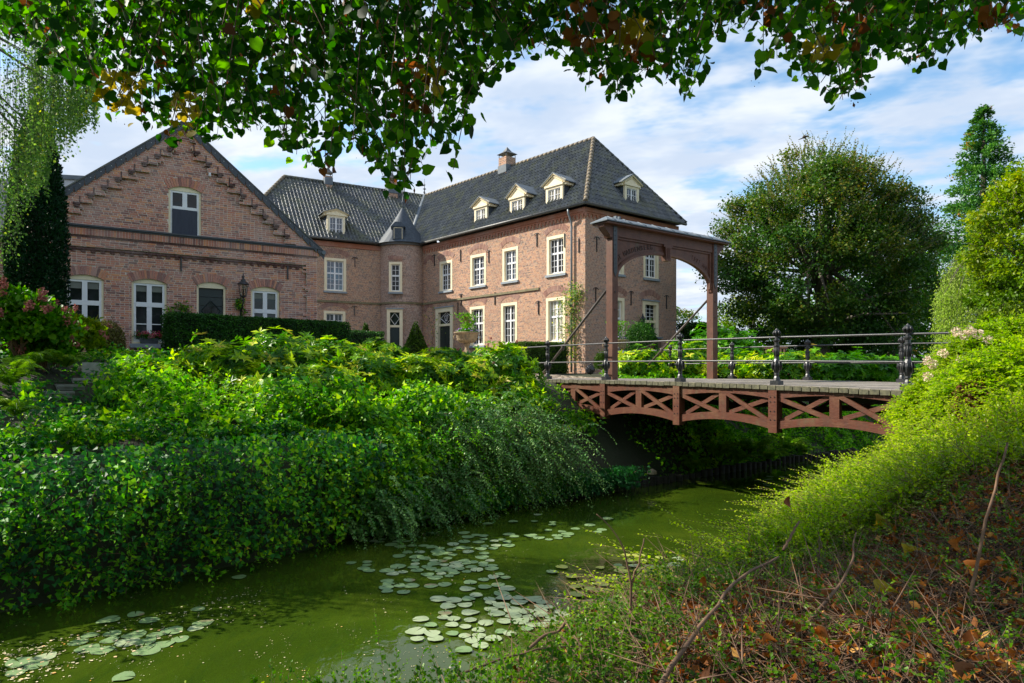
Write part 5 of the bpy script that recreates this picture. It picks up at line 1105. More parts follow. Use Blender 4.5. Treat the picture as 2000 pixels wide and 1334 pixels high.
RH2 = [((1270, 722), 25.0, (1.5, 1.0, .75), 'pale rhododendron behind the far railing beside the stone pier'), ((1345, 722), 25.5, (1.3, 1.0, .85), 'pale rhododendron behind the far railing, by the portal post farther from the house'),
       ((1445, 725), 24.5, (1.2, 1.0, .60), 'yellow green rhododendron behind the far railing below the timber fence'), ((1550, 722), 22.5, (1.35, 1.0, .65), 'rhododendron with reddish tips behind the middle of the far railing'),
       ((1655, 728), 21.8, (1.3, 1.0, .60), 'dark rhododendron behind the far railing under the great beech'), ((1740, 735), 21.5, (1.0, 1.0, .60), 'dark rhododendron at the far end of the far railing')]
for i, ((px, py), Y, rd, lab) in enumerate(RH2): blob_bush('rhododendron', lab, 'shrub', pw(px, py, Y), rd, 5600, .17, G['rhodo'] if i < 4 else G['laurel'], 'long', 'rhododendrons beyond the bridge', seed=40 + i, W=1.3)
blob_bush('laurel_bush', 'bright green cherry laurel behind the far portal post', 'shrub', pw(1400, 690, 28), (1.7, 1.3, 1.15), 8000, .16, G['laurel'], 'long', seed=60, W=1.6)
blob_bush('laurel_bush', 'bright green cherry laurel against the timber fence', 'shrub', pw(1440, 702, 27), (1.1, 1.0, .7), 4000, .15, G['laurel'], 'long', seed=61, W=1.6)
blob_bush('hydrangea', 'green hydrangea with faded pink heads in front of the dark yew column', 'shrub', pw(38, 640, 13.0), (.80, .7, .66), 7500, .10, G['maple'], 'flat', 'hydrangeas by the gabled house', whorl=False, seed=70, flower=(G['dusty'], 46, .095))
blob_bush('hydrangea', 'yellowing hydrangea with brown pink heads under the first gable window', 'shrub', pw(140, 662, 15.6), (.62, .5, .55), 4500, .10, G['hornbeam'], 'flat', 'hydrangeas by the gabled house', whorl=False, seed=71, flower=(G['dusty'], 28, .09))
blob_bush('hydrangea', 'rust headed hydrangea at the edge of the steps beside the wooden post', 'shrub', pw(85, 690, 13.6), (.5, .45, .35), 2800, .10, G['maple'], 'flat', 'hydrangeas by the gabled house', whorl=False, seed=72, flower=(G['dusty'], 12, .09))
blob_bush('clipped_bush', 'bronze green clipped dome standing between the two tall gable windows', 'topiary', pw(208, 672, 17.4), (.42, .42, .60), 9000, .035, G['box_b'], 'kite', whorl=False, seed=73, lump=.05)
blob_bush('clipped_bush', 'tall rounded clipped bush beside the stair under the small lantern', 'topiary', pw(1251, 685, 32.0), (.82, .82, 1.32), 13000, .06, G['yew'], 'kite', whorl=False, seed=74, lump=.06)
blob_bush('clipped_bush', 'low clipped bush at the foot of the manor corner', 'topiary', pw(1176, 712, 30.5), (.35, .35, .58), 2500, .06, G['box'], 'kite', whorl=False, seed=75, lump=.06)

# clipped hedges: a dark core with leaf skin
def hedge(p, q, depth, z0, z1, label, mat, dens=1400, leaf=.035, name='yew_hedge', rough=.03, both=True):
    r = np.random.default_rng(int(abs(p[0] * 100))); t = thing(name, label, 'hedge', None); p, q = np.array(p, float), np.array(q, float); u = nrm(q - p); L = np.linalg.norm(q - p); n = np.array([u[1], -u[0]]); n = n if np.dot(n, -p) > 0 else -n
    A = Acc(); c0 = p - n * .05 + u * .05; A.box([*c0, z0], np.append(u * (L - .1), 0), np.append(-n * (depth - .1), 0), (0, 0, z1 - z0 - .05)); A.build('core', M['hedge_core'], t)
    H = z1 - z0; B = Acc()
    for (ar, f, nn) in ((L * H, lambda a, b: (p + np.outer(a * L, u), z0 + b * H), np.array([*n, 0])), (L * depth, lambda a, b: (p + np.outer(a * L, u) - np.outer(b * depth, n), z1 + 0 * a), np.array([0, 0, 1.])),
                        (H * depth, lambda a, b: (p - np.outer(a * depth, n), z0 + b * H), np.array([*-u, 0])), (H * depth, lambda a, b: (q - np.outer(a * depth, n), z0 + b * H), np.array([*u, 0])), (L * H * .5, lambda a, b: (p + np.outer(a * L, u) - depth * n, z0 + b * H), np.array([*-n, 0]))):
        m = int(ar * dens); a, b = r.random(m), r.random(m); xy, zz_ = f(a, b); P = np.column_stack([xy, zz_]); P = P + nn * ((fbm(P, 1.6, 3) - .5) * rough * 2.2 + r.normal(0, rough * .5, m))[:, None]
        add_leaves(B, P, nrm(nn * .6 + r.normal(size=(m, 3)) * .8 + [0, 0, .2]), nrm(nn + r.normal(size=(m, 3)) * .6), leaf * (.6 + .8 * r.random(m)), 'kite', 0, np.clip(.5 * fbm(P, 3, 2) + .5 * r.random(m), 0, 1))
    B.build('foliage', mat, t, kind='stuff'); return t
M['hedge_core'] = plain('hedge_inside', (.008, .014, .006), (.004, .007, .003), .95, 9)
a, b = pw(341, 612, 18.0), pw(683, 632, 21.7); hedge(a[:2], b[:2], 1.0, -.3, 1.55, 'long dark clipped yew hedge in front of the gabled house door', G['yew'], 1900, .045)
a, b = pw(686, 646, 26.5), pw(751, 648, 27.6); hedge(a[:2], b[:2], .9, -.2, 1.60, 'short clipped yew hedge between the long hedge and the turret door', G['yew'], 900, .05)
a = pw(1027, 669, 30.6)[:2]; hedge(a, a + nrm(np.array([1666, 1333.])) * 2.6, 1.3, -.2, 1.34, 'square clipped yew hedge on the paving below the last manor window', G['box'], 900, .06)
a = pw(1352, 632, 42)[:2]; hedge(a, a + np.array([1.9, .7]), 1.6, -.2, 3.0, 'tall clipped yew block with pitched top seen between the portal post and the manor', G['yew'], 260, .12, 'yew_block')
def cone(px, top, base, w, Y, label, seed):
    r = np.random.default_rng(seed); t = thing('yew_cone', label, 'topiary'); z1, z0 = pw(px, top, Y)[2], -.2; rad = w / 2 / FP * Y; c = pw(px, top, Y); m = 9000; h = 1 - np.sqrt(r.random(m)); an = r.random(m) * 2 * math.pi; rr = rad * np.minimum(1, (1 - h) * 1.25) * (1 + .05 * r.normal(size=m)); P = np.stack([c[0] + np.cos(an) * rr, c[1] + np.sin(an) * rr, z0 + (z1 - z0) * h], 1)
    N = nrm(np.stack([np.cos(an), np.sin(an), np.full(m, .4)], 1)); A = Acc(); add_leaves(A, P, nrm(N + r.normal(size=(m, 3)) * .7), nrm(N + r.normal(size=(m, 3)) * .5), .09 * (.6 + .8 * r.random(m)), 'kite', 0, np.clip(.5 * fbm(P, 2, 2) + .5 * r.random(m), 0, 1)); A.build('foliage', G['box'], t, kind='stuff')
    B = Acc(); B.lathe((c[0], c[1], 0), [(rad * .9, z0), (rad * .85, z0 + (z1 - z0) * .2), (.03, z1 - .15)], 12); B.build('core', M['hedge_core'], t)
cone(812, 627, 700, 66, 40, 'tall dark clipped yew cone between the turret door and the manor door', 1); cone(714, 629, 650, 48, 38, 'clipped yew cone top showing over the short hedge', 2)

# ------------------------------------------------------------------ trees
def tree(name, label, c, rad, n, leaf, mat, trunk, seed, clumps=150, kind='kite', bark='bark', csize=.22, up=.15, gap=.0, W=1.0, shell=.55, branches=26, shoots=0, flat=.62, zlow=-.72, egg=0.0, rough=False):
    r = np.random.default_rng(seed); t = thing(name, label, 'tree'); c = np.asarray(c, float); rad = np.asarray(rad, float); base = np.asarray(trunk[0], float); tr = trunk[1]
    d = rdir(clumps * 3, r); d = d[d[:, 2] > zlow][:clumps]; q = (shell + (1.03 - shell) * r.random(len(d)) ** .55); q *= (.80 + .40 * fbm(d * 1.6 + seed, 1.2, 2)) if not rough else (.58 + .84 * fbm(d * 2.3 + seed, 1.3, 3)); C = c + d * rad * q[:, None] * np.stack([1 - egg * np.maximum(0, d[:, 2]), 1 - egg * np.maximum(0, d[:, 2]), np.ones(len(d))], 1)
    A = Acc(); per = n // len(C); cs = csize * rad.mean()
    K = len(C); P = np.repeat(C, per, 0); dd = np.repeat(nrm(d / rad), per, 0); m = len(P); g = rdir(m, r) * (r.random((m, 1)) ** .42) * cs * np.repeat(.6 + .75 * r.random(K), per)[:, None] * [1, 1, flat]; P = P + g
    out = nrm(g + dd * cs * .5 + [0, 0, cs * .35]); T = nrm(out * .6 + [0, 0, -.35] + r.normal(size=(m, 3)) * .7); N = nrm(out * .6 + [0, 0, .7] + r.normal(size=(m, 3)) * .55)
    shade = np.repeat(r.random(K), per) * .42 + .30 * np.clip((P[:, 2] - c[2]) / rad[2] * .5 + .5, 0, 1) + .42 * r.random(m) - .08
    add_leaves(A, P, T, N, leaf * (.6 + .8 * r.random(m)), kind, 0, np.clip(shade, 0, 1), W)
    if shoots:
        d2 = rdir(shoots * 3, r); d2 = d2[d2[:, 2] > -.15][:shoots]; o = c + d2 * rad * (.86 + .12 * r.random((len(d2), 1))) * np.stack([1 - egg * np.maximum(0, d2[:, 2]), 1 - egg * np.maximum(0, d2[:, 2]), np.ones(len(d2))], 1); sprays(A, o, nrm(d2 * [1, 1, .7] + [0, 0, .75] + r.normal(size=o.shape) * .3), r.uniform(.5, 1.6, len(o)) * rad.mean() * .22, leaf * .9, 16, .12, 0, 1, .02, r, kind=kind, W=W, shade=np.full(len(o), .75))
    A.build('crown', [mat, M[bark]], t); B = Acc(); top = c + [0, 0, rad[2] * .35]; mid = (base + top) / 2 + r.normal(size=3) * [tr, tr, 0]; B.tube([base, base + (mid - base) * .5, mid, top], [tr * 1.25, tr, tr * .75, tr * .2], 9)
    o = B.build('trunk', M[bark], t); B = Acc()
    for k in r.choice(len(C), min(branches, len(C)), False):
        s0 = base + (top - base) * (.25 + .6 * r.random()); e = C[k]; B.tube([s0, s0 * .5 + e * .5 + [0, 0, rad[2] * .05] + r.normal(size=3) * rad * .03, e], [tr * .32, tr * .18, tr * .05], 5)
    B.build('limb', M[bark], t); return t
gz = lambda x, y: float(ground(np.array([x]), np.array([y]))[0])
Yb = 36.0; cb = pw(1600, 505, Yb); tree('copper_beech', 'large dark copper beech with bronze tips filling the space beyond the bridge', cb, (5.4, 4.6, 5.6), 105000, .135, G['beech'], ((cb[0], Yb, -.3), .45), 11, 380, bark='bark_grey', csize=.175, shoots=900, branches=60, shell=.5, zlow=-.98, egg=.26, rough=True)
cb = pw(1722, 560, 41); tree('maple_tree', 'lighter green tree half hidden behind the copper beech', cb, (2.9, 2.6, 5.0), 30000, .15, G['maple'], ((cb[0] + .6, 41, -.3), .3), 12, 120, csize=.26)
cb = pw(1470, 640, 46); tree('garden_tree', 'sunlit yellow green tree low behind the timber fence', cb, (2.6, 2, 1.9), 9000, .14, G['hornbeam'], ((cb[0], 46, -.3), .2), 13, 60, csize=.28)
cb = pw(1332, 652, 44); tree('garden_tree', 'thin leaved small tree beside the manor end wall behind the stay rod', cb, (1.2, 1, 1.9), 2600, .12, G['beech'], ((cb[0], 44, -.3), .1), 14, 40, csize=.3)
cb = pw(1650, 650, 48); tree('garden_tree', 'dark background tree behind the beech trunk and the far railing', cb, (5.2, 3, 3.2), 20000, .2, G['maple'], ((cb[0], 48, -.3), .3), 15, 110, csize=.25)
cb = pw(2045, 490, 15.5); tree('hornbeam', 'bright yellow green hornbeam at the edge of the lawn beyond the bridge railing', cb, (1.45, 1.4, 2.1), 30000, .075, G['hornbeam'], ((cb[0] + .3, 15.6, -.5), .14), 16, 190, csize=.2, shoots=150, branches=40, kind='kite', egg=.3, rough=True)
def sequoia():
    r = np.random.default_rng(9); t = thing('sequoia', 'tall pointed sequoia rising highest behind the hornbeam', 'tree'); Y = 43.0; x = (1921 - CX) / FP * Y; zt = (HY - 205) / FP * Y; A = Acc(); n = 0
    for k in range(430):
        h = (k / 430) ** .9; z = zt - .15 - h * (zt - .5); R_ = .14 + 4.6 * h ** .74 * (.82 + .36 * r.random()); an = r.random() * 2 * math.pi; d = np.array([math.cos(an), math.sin(an), .0]); o = np.array([x, Y, z]); m = int(55 + 170 * h)
        tt = r.random(m) ** .6; ln = R_ * tt; P = o + d * ln[:, None] + np.array([0, 0, 1.]) * (-.34 * ln + .16 * ln * ln / max(R_, .4) * 1.0)[:, None] + r.normal(size=(m, 3)) * (.05 + .16 * R_ * .35) * [1, 1, .8]
        T = nrm(d * .8 + [0, 0, .25] + r.normal(size=(m, 3)) * .6); rr = np.clip(.25 + .45 * tt + .4 * (r.random(m) - .5) + (.25 if r.random() < .10 + .35 * (h > .6) else 0), 0, 1); add_leaves(A, P, T, rdir(m, r) + [0, 0, .7], .20 * (.6 + .7 * r.random(m)), 'kite', 0, rr, .6)
    A.build('crown', G['sequoia'], t); B = Acc(); B.tube([(x, Y, -.3), (x, Y, zt * .5), (x, Y, zt)], [.5, .26, .03], 8); B.build('trunk', M['bark'], t)
sequoia()
def strands(name, label, tops, lens, leaf, per, mat, seed, category='tree', trunk=None, sway=.12, W=.6, kind='kite', sw=.004, bark='bark_grey'):
    r = np.random.default_rng(seed); t = thing(name, label, category); A = Acc(); tops = np.asarray(tops, float); n = len(tops); ph = r.random((n, 2)) * 6; K = 8; pts = []
    for k in range(K + 1):
        f = k / K; pts.append(tops + np.array([0, 0, -1.]) * (lens * f)[:, None] + np.stack([np.sin(ph[:, 0] + f * 3) * sway * f, np.cos(ph[:, 1] + f * 2.5) * sway * f, f * 0 * ph[:, 0]], 1) * lens[:, None] * .3)
    for k in range(K): ribbon(A, pts[k], pts[k + 1], sw, 1)
    base = r.random(n)
    for j in range(per):
        f = (j + r.random(n)) / per * K; k = np.minimum(f.astype(int), K - 1); q = (f - k)[:, None]; PT = np.array(pts); p = PT[k, np.arange(n)] * (1 - q) + PT[k + 1, np.arange(n)] * q
        T = nrm([0, 0, -.8] + r.normal(size=(n, 3)) * .6); add_leaves(A, p + r.normal(size=(n, 3)) * leaf * .5, T, rdir(n, r), leaf * (.6 + .7 * r.random(n)), kind, 0, np.clip(base * .4 + .6 * r.random(n), 0, 1), W)
    A.build('crown', [mat, M[bark]], t); B = Acc(); b0, b1, tr = trunk; b0, b1 = np.array(b0, float), np.array(b1, float); B.tube([b0, (b0 + b1) / 2 + [.05, 0, 0], b1], [tr, tr * .8, tr * .4], 8)
    B.build('trunk', M[bark], t); B = Acc()
    for k in r.choice(n, min(n, 40), False): B.tube([b1 - [0, 0, .6 * r.random()], (b1 + tops[k]) / 2 + [0, 0, .35], tops[k]], [tr * .3, tr * .15, .008], 5)
    B.build('limb', M[bark], t); return t
r = np.random.default_rng(77); n = 460; an = r.random(n) * 2 * math.pi; q = np.sqrt(r.random(n)); tops = np.stack([9.75 - 24.0 * 0 + np.cos(an) * q * 1.75, 0 * an, 0 * an], 1)
cwx, cwy = (1912 - CX) / FP * 19.0, 19.0; tops = np.stack([cwx + np.cos(an) * q * 1.15, cwy + np.sin(an) * q * 1.0, 3.55 - 1.5 * q ** 2.2 + r.normal(0, .1, n)], 1); strands('weeping_willow', 'small weeping willow with pale hanging shoots in front of the sequoia', tops, 1.2 + 1.7 * r.random(n), .085, 40, G['willow'], 5, trunk=((cwx, cwy, -.4), (cwx, cwy, 3.1), .09), sway=.12, W=.35)
r = np.random.default_rng(78); n = 600; pxs = np.concatenate([r.uniform(-330, 105, n - 190), r.uniform(60, 190, 190) ]); Ys = r.uniform(10.5, 13.5, n); pyt = np.where(pxs > 100, r.uniform(-60, 210, n) , r.uniform(-260, 330, n)); tops = np.array([pw(a, b, c) for a, b, c in zip(pxs, pyt, Ys)])
pyb = np.interp(pxs, [-330, 0, 30, 60, 100, 130, 160, 192], [640, 560, 480, 400, 300, 310, 250, 205]) * r.uniform(.72, 1.04, n); lens = np.maximum(.5, (pyb - pyt) / FP * Ys)
strands('weeping_birch', 'pendulous birch with long trailing shoots hanging over the yew column', tops, lens, .046, 64, G['birch'], 6, trunk=((-11.6, 11.5, -.2), (-11.2, 11.8, 6.4), .16), sway=.10, W=1.0)
def column():
    r = np.random.default_rng(14); t = thing('columnar_yew', 'tall narrow very dark yew column standing against the gabled house', 'tree'); Y = 15.6; x = (72 - CX) / FP * Y; z0, z1 = gz(x, Y) - .1, 6.2; m = 46000; h = r.random(m); an = r.random(m) * 2 * math.pi; rad = .60 * np.clip(1 - h ** 4.5, .05, 1) * (.72 + .28 * np.minimum(1, h * 4)); p = np.stack([np.cos(an) * 2.4, np.sin(an) * 2.4, (z0 + (z1 - z0) * h) * .9], 1); rr = rad * (.70 + .46 * fbm(p, 1.4, 3)) * (1 - .3 * r.random(m) ** 2)
    P = np.stack([x + np.cos(an) * rr, Y + np.sin(an) * rr, z0 + (z1 - z0) * h], 1); N = nrm(np.stack([np.cos(an), np.sin(an), np.full(m, .1)], 1)); A = Acc(); add_leaves(A, P, nrm(N * .7 + [0, 0, .8] + r.normal(size=(m, 3)) * .5), nrm(N + r.normal(size=(m, 3)) * .4), .07 * (.6 + .8 * r.random(m)), 'kite', 0, np.clip(fbm(p, 2.6, 2) * .6 + .4 * r.random(m), 0, 1), .7); A.build('crown', G['yew2'], t)
    B = Acc(); B.tube([(x, Y, z0), (x, Y, z1 - .5)], [.2, .05], 8); B.build('trunk', M['bark'], t)
column()

def loose_shoots():
    r = np.random.default_rng(88); A = Acc(); n = 1500; px = r.uniform(0, 1080, n); Y = np.interp(px, [0, 600, 1080], [11.5, 14, 18.2]) + r.normal(0, .8, n); x = (px - CX) / FP * Y; z = ground(x, Y); P = np.stack([x, Y, z + .25 + .35 * r.random(n)], 1); P = P[px > 240]; n = len(P)
    sprays(A, P, nrm(np.array([.1, -.25, .9]) + r.normal(size=(n, 3)) * [.7, .5, .45]), r.uniform(.25, .75, n), .075, 14, .35, r=r, kind='flat', W=.8, shade=np.clip(.3 + .7 * r.random(n), 0, 1)); A.build('loose_shoots', [G['creep'], M['twig']], None, kind='stuff', label='pale loose shoots sticking out of the bank growth')
    n = 900; x = r.uniform(-9, 0, n); y = np.interp(x, LX, LY) + r.uniform(-.1, .9, n); P = np.stack([x, y, -2.9 + 1.9 * r.random(n)], 1) + np.array([.25, -.28, 0]); A = Acc(); sprays(A, P, nrm(np.array([.5, -.5, -.2]) + r.normal(size=(n, 3)) * .6), r.uniform(.15, .5, n), .06, 9, .5, r=r, kind='ivy', W=1, shade=np.clip(.35 + .6 * r.random(n), 0, 1)); A.build('ivy_runners', [G['ivy'], M['twig']], None, kind='stuff', label='ivy runners trailing off the bank toward the water')
loose_shoots()
# ------------------------------------------------------------------ the near bank: low shrub mass of sprigs
BX = np.array([-.9, -.3, .25, 1.0, 1.9, 3.35, 4.75, 6.3, 8.2]); BY = np.array([1.6, 2.3, 3.0, 4.0, 5.0, 6.9, 8.6, 10.6, 13.0])      # waterside edge of the shrubs
def shrub_top(x, y):
    d = (x - np.interp(y, BY, BX)) * .8; rise = .30 * np.clip(y - 3.9, 0, 4.6); s = -1.22 + sst(d / 1.5) * .24 + rise * sst((d + .05) / 2.1)
    return s, d
def near_shrub():
    r = np.random.default_rng(55)
    def pts(n, ymin, ymax):
        y = ymin + (ymax - ymin) * r.random(n) ** 1.15; e = np.interp(y, BY, BX); x = e - .15 + r.random(n) ** 1.25 * np.maximum(.2, (.90 * y + .6 - e)); return x, y
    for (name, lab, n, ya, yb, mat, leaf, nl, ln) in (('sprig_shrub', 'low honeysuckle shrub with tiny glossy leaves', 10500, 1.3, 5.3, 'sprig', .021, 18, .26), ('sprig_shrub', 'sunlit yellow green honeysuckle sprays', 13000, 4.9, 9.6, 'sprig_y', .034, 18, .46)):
        x, y = pts(n, ya, yb)
        if ya < 2: kp = (r.random(n) < 1 - .72 * sst(((x - np.interp(y, BY, BX)) - .15) / .6) * (1 - sst((y - 4.4) / 1.0))); x, y = x[kp], y[kp]; n = len(x)
        z, d = shrub_top(x, y); P = np.stack([x, y, z], 1); lump = fbm(P, .9, 3); z = z + (lump - .5) * .55 - .28 * r.random(n) ** 1.5; P[:, 2] = z; A = Acc()
        out = np.stack([-.62 + 0 * x, .1 + 0 * x - .25, .75 + 0 * x], 1); dd = nrm(out + r.normal(size=(n, 3)) * [.75, .65, .5])
        sh = np.clip(.25 + .55 * r.random(n) + .3 * (lump - .5), 0, 1); sprays(A, P, dd, ln * r.uniform(.5, 1.25, n), leaf, nl, .30, r=r, shade=sh, sw=.0022 if ya < 2 else .004, W=.95)
        A.build(name, [G[mat], M['twig']], None, kind='stuff', label=lab)
    # edge shoots reaching out over the water
    n = 700; y = r.uniform(3.8, 8.2, n); x = np.interp(y, BY, BX) + r.normal(0, .1, n); z, d = shrub_top(x, y); A = Acc(); sprays(A, np.stack([x, y, z - .05 - .35 * r.random(n)], 1), nrm(np.array([-.85, -.15, .30]) + r.normal(size=(n, 3)) * [.2, .4, .25]), r.uniform(.35, .85, n), .036, 26, .18, r=r, shade=np.full(n, .7), sw=.004)
    A.build('sprig_shoots', [G['sprig_y'], M['twig']], None, kind='stuff', label='long leafy shoots reaching out over the moat')
    # under-layer so the mass is not hollow, coloured near black for shaded gaps
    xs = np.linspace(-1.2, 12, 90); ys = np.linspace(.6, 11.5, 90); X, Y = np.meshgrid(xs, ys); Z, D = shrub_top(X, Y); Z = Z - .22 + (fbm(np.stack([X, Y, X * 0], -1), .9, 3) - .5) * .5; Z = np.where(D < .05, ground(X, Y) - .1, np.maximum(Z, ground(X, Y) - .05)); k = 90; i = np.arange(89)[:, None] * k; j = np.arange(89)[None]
    Acc().add(np.stack([X, Y, Z], -1), np.stack([i + j, i + j + 1, i + k + j + 1, i + k + j], -1).reshape(-1, 4), 0, None, None, True).build('undergrowth', M['shaded_gap'], None, kind='stuff', label='near black sheet standing for the shade inside the near shrubs')
    # bare tangled twigs and dead leaves, thickest close by
    n = 21000; x, y = pts(n, .9, 5.9); z, d = shrub_top(x, y); P = np.stack([x, y, z + (fbm(np.stack([x, y, z], 1), .9, 3) - .5) * .55 - .02 - .12 * r.random(n)], 1); dv = nrm(r.normal(size=(n, 3)) * [1, 1, .45] + [0, 0, .12]); ln = r.uniform(.05, .32, n)[:, None]; A = Acc(); bend = nrm(dv + r.normal(size=(n, 3)) * .4)
    ribbon(A, P, P + dv * ln * .6, .0030, 0); ribbon(A, P + dv * ln * .55, P + dv * ln * .55 + bend * ln * .5, .0022, 0); k = 900; i = r.choice(n, k, False); dv2 = nrm(r.normal(size=(k, 3)) * [1, 1, .35] + [0, 0, .15]); l2 = r.uniform(.25, .6, k)[:, None]; m1 = P[i] + dv2 * l2 * .5; b2 = nrm(dv2 + r.normal(size=(k, 3)) * .35); ribbon(A, P[i], m1 + dv2 * .02, .0048, 0); ribbon(A, m1, m1 + b2 * l2 * .5, .0040, 0); ribbon(A, m1, m1 + nrm(dv2 + r.normal(size=(k, 3)) * .8) * l2 * .35, .003, 0)
    A.build('twig_tangle', M['twig'], None, kind='stuff', label='tangle of thin bare brown twigs in the near shrub')
    n = 30000; x, y = pts(n, .9, 7.0); z, d = shrub_top(x, y); P = np.stack([x, y, z + (fbm(np.stack([x, y, z], 1), .9, 3) - .5) * .55 + .01 - .10 * r.random(n)], 1); keep = fbm(P + 3, 1.1, 2) + .20 * (y < 5.2) + .30 * (x > .20 * y) - .15 * (x < .08 * y) > .53; P = P[keep]; n = len(P); A = Acc()
    add_leaves(A, P, rdir(n, r) + [0, 0, .1], rdir(n, r) + [0, 0, .6], (.012 + .046 * r.random(n) ** 2.4), 'long', 0, r.random(n), 2.2); A.build('dead_leaves', G['dead'], None, kind='stuff', label='curled brown dead leaves caught in the near shrub')
near_shrub()
# individual dead leaves large enough to point at
def curled(px, py, Y, size, mat, label, seed):
    r = np.random.default_rng(seed); c = pw(px, py, Y); n = 9; u = np.linspace(-1, 1, n); V = []
    T = nrm(np.array([r.normal() * .5, .15, 1.0]) if seed % 2 else np.array([.8, .1, .45 * r.normal()])); S = nrm(np.cross(T, [0, 1, .2])); N = np.cross(S, T)
    for a in u:
        w = (1 - abs(a) ** 1.6) * .34 + .01
        for b in (-1, -.4, .2, 1): V.append(c + size * (T * a * .5 + S * b * w * .8 + N * (-.35 * a * a + 1.1 * w * b * b + .10 * math.sin(6 * a + 4 * b + seed))))
    i = np.arange(n - 1)[:, None] * 4; j = np.arange(3)[None]; F = np.stack([i + j, i + j + 1, i + 4 + j + 1, i + 4 + j], -1).reshape(-1, 4); A = Acc(); A.add(V, F, 0, r.random(len(F)) * .3 + .5, None, True)
    o = A.build('fallen_leaf', mat); tag(o, label, 'leaf', 'fallen leaves lying on the near shrub')
def surf_Y(px, py):                                             # where the view ray meets the shrub
    for Y in np.arange(1.3, 11, .03):
        x, z = (px - CX) / FP * Y, (HY - py) / FP * Y
        s, d = shrub_top(np.array([x]), np.array([Y])); s = s + (fbm(np.array([[x, Y, s[0]]]), .9, 3) - .5) * .55
        if d[0] > -.1 and z < s[0] + .05: return Y - .03
    return 4.0
M['leaf_y'] = G['lime_y']
for i, (px, py, w, m, lab) in enumerate([(1722, 1022, 46, 'lime_y', 'large pale yellow leaf resting highest on the near shrub'), (1470, 1082, 24, 'dead', 'round orange leaf at the waterside edge of the near shrub'), (1723, 1150, 50, 'lime_y', 'cream crumpled leaf in the middle of the bare twigs'), (1652, 1012, 30, 'dead', 'upright curled tan leaf beside the large yellow leaf'), (1622, 1062, 30, 'dead', 'slender orange leaf standing upright over the twigs'), (1908, 1110, 50, 'dead', 'long rust leaf folded against the dark upright stick'), (1610, 1165, 36, 'dead', 'brown curled leaf between the arching branch and the cream leaf'), (1375, 1138, 28, 'dead', 'reddish leaf near the yellow lily pads edge'), (1885, 1310, 46, 'dry', 'tan leaf at the very bottom among the darkest twigs'), (1605, 1240, 50, 'dead', 'long brown leaf hanging low under the bare branch'), (1500, 1250, 32, 'dead', 'rust leaf standing low beside the thick bare branch'), (1870, 1062, 34, 'dead', 'dull red leaf high on the bank side of the shrub'), (1775, 1075, 36, 'lime_y', 'torn ochre leaf just below the large yellow leaf'), (1540, 905 + 75, 24, 'dry', 'grey brown withered leaf by the sunlit shoots')]):
    Y = surf_Y(px, py); curled(px, py, Y - .04, w / FP * Y * .95, G[m], lab, 300 + i)
# bigger bare branches
def branch(name, label, pts, rad, mat='twig'):
    P = np.array([pw(px, py, Y) for px, py, Y in pts]); t = np.linspace(0, 1, len(P)); tt = np.linspace(0, 1, 14); Q = np.stack([np.interp(tt, t, P[:, k]) for k in range(3)], 1); Q[1:-1] = (Q[:-2] + 2 * Q[1:-1] + Q[2:]) / 4; Q[1:-1] = (Q[:-2] + 2 * Q[1:-1] + Q[2:]) / 4
    r = np.random.default_rng(len(label)); Q[1:-1] += r.normal(0, rad[0] * .35, (12, 3)); A = Acc(); A.tube(Q, np.linspace(rad[0], rad[1], 14), 8)
    tag(A.build(name, M[mat]), label, 'branch')
branch('bare_branch', 'thick mossy bare branch arching up out of the near shrub', [(1290, 1340, 2.3), (1370, 1215, 2.7), (1440, 1130, 3.1), (1520, 1088, 3.4)], (.010, .005))
branch('bare_branch', 'short dark broken stick slanting above the arching branch', [(1530, 1075, 3.5), (1548, 1040, 3.55), (1560, 1018, 3.6)], (.008, .005))
branch('bare_branch', 'tall dark upright stick rising from the near shrub in front of the sunlit bushes', [(1890, 1200, 3.0), (1905, 1110, 3.05), (1930, 1000, 3.1), (1968, 865, 3.2)], (.009, .005))
branch('bare_branch', 'dark bent stick crossing the middle of the near shrub', [(1545, 1255, 2.6), (1640, 1145, 2.9), (1668, 1090, 3.0), (1672, 1040, 3.1)], (.008, .003))
branch('bare_branch', 'slender curved bare stem standing against the lily pads', [(1228, 1230, 3.0), (1232, 1130, 3.0), (1218, 1060, 3.0), (1165, 1004, 3.0)], (.006, .002))
branch('bare_branch', 'forked grey bare stem beside the slender curved one', [(1230, 1215, 3.0), (1235, 1130, 3.0), (1250, 1095, 3.0), (1258, 1052, 3.0)], (.005, .003)); branch('bare_branch', 'small side twig of the forked grey stem', [(1238, 1130, 3.0), (1258, 1108, 3.0), (1278, 1102, 3.0)], (.003, .0015))
branch('bare_branch', 'hooked dead branch curling over the water among the sprigs', [(1010, 1290, 2.7), (1060, 1240, 2.8), (1095, 1232, 2.8), (1102, 1215, 2.8)], (.007, .006))
branch('bare_branch', 'long thin dead runner lying across the lowest sprigs', [(880, 1325, 2.5), (980, 1285, 2.6), (1090, 1262, 2.7), (1160, 1262, 2.8)], (.005, .003))
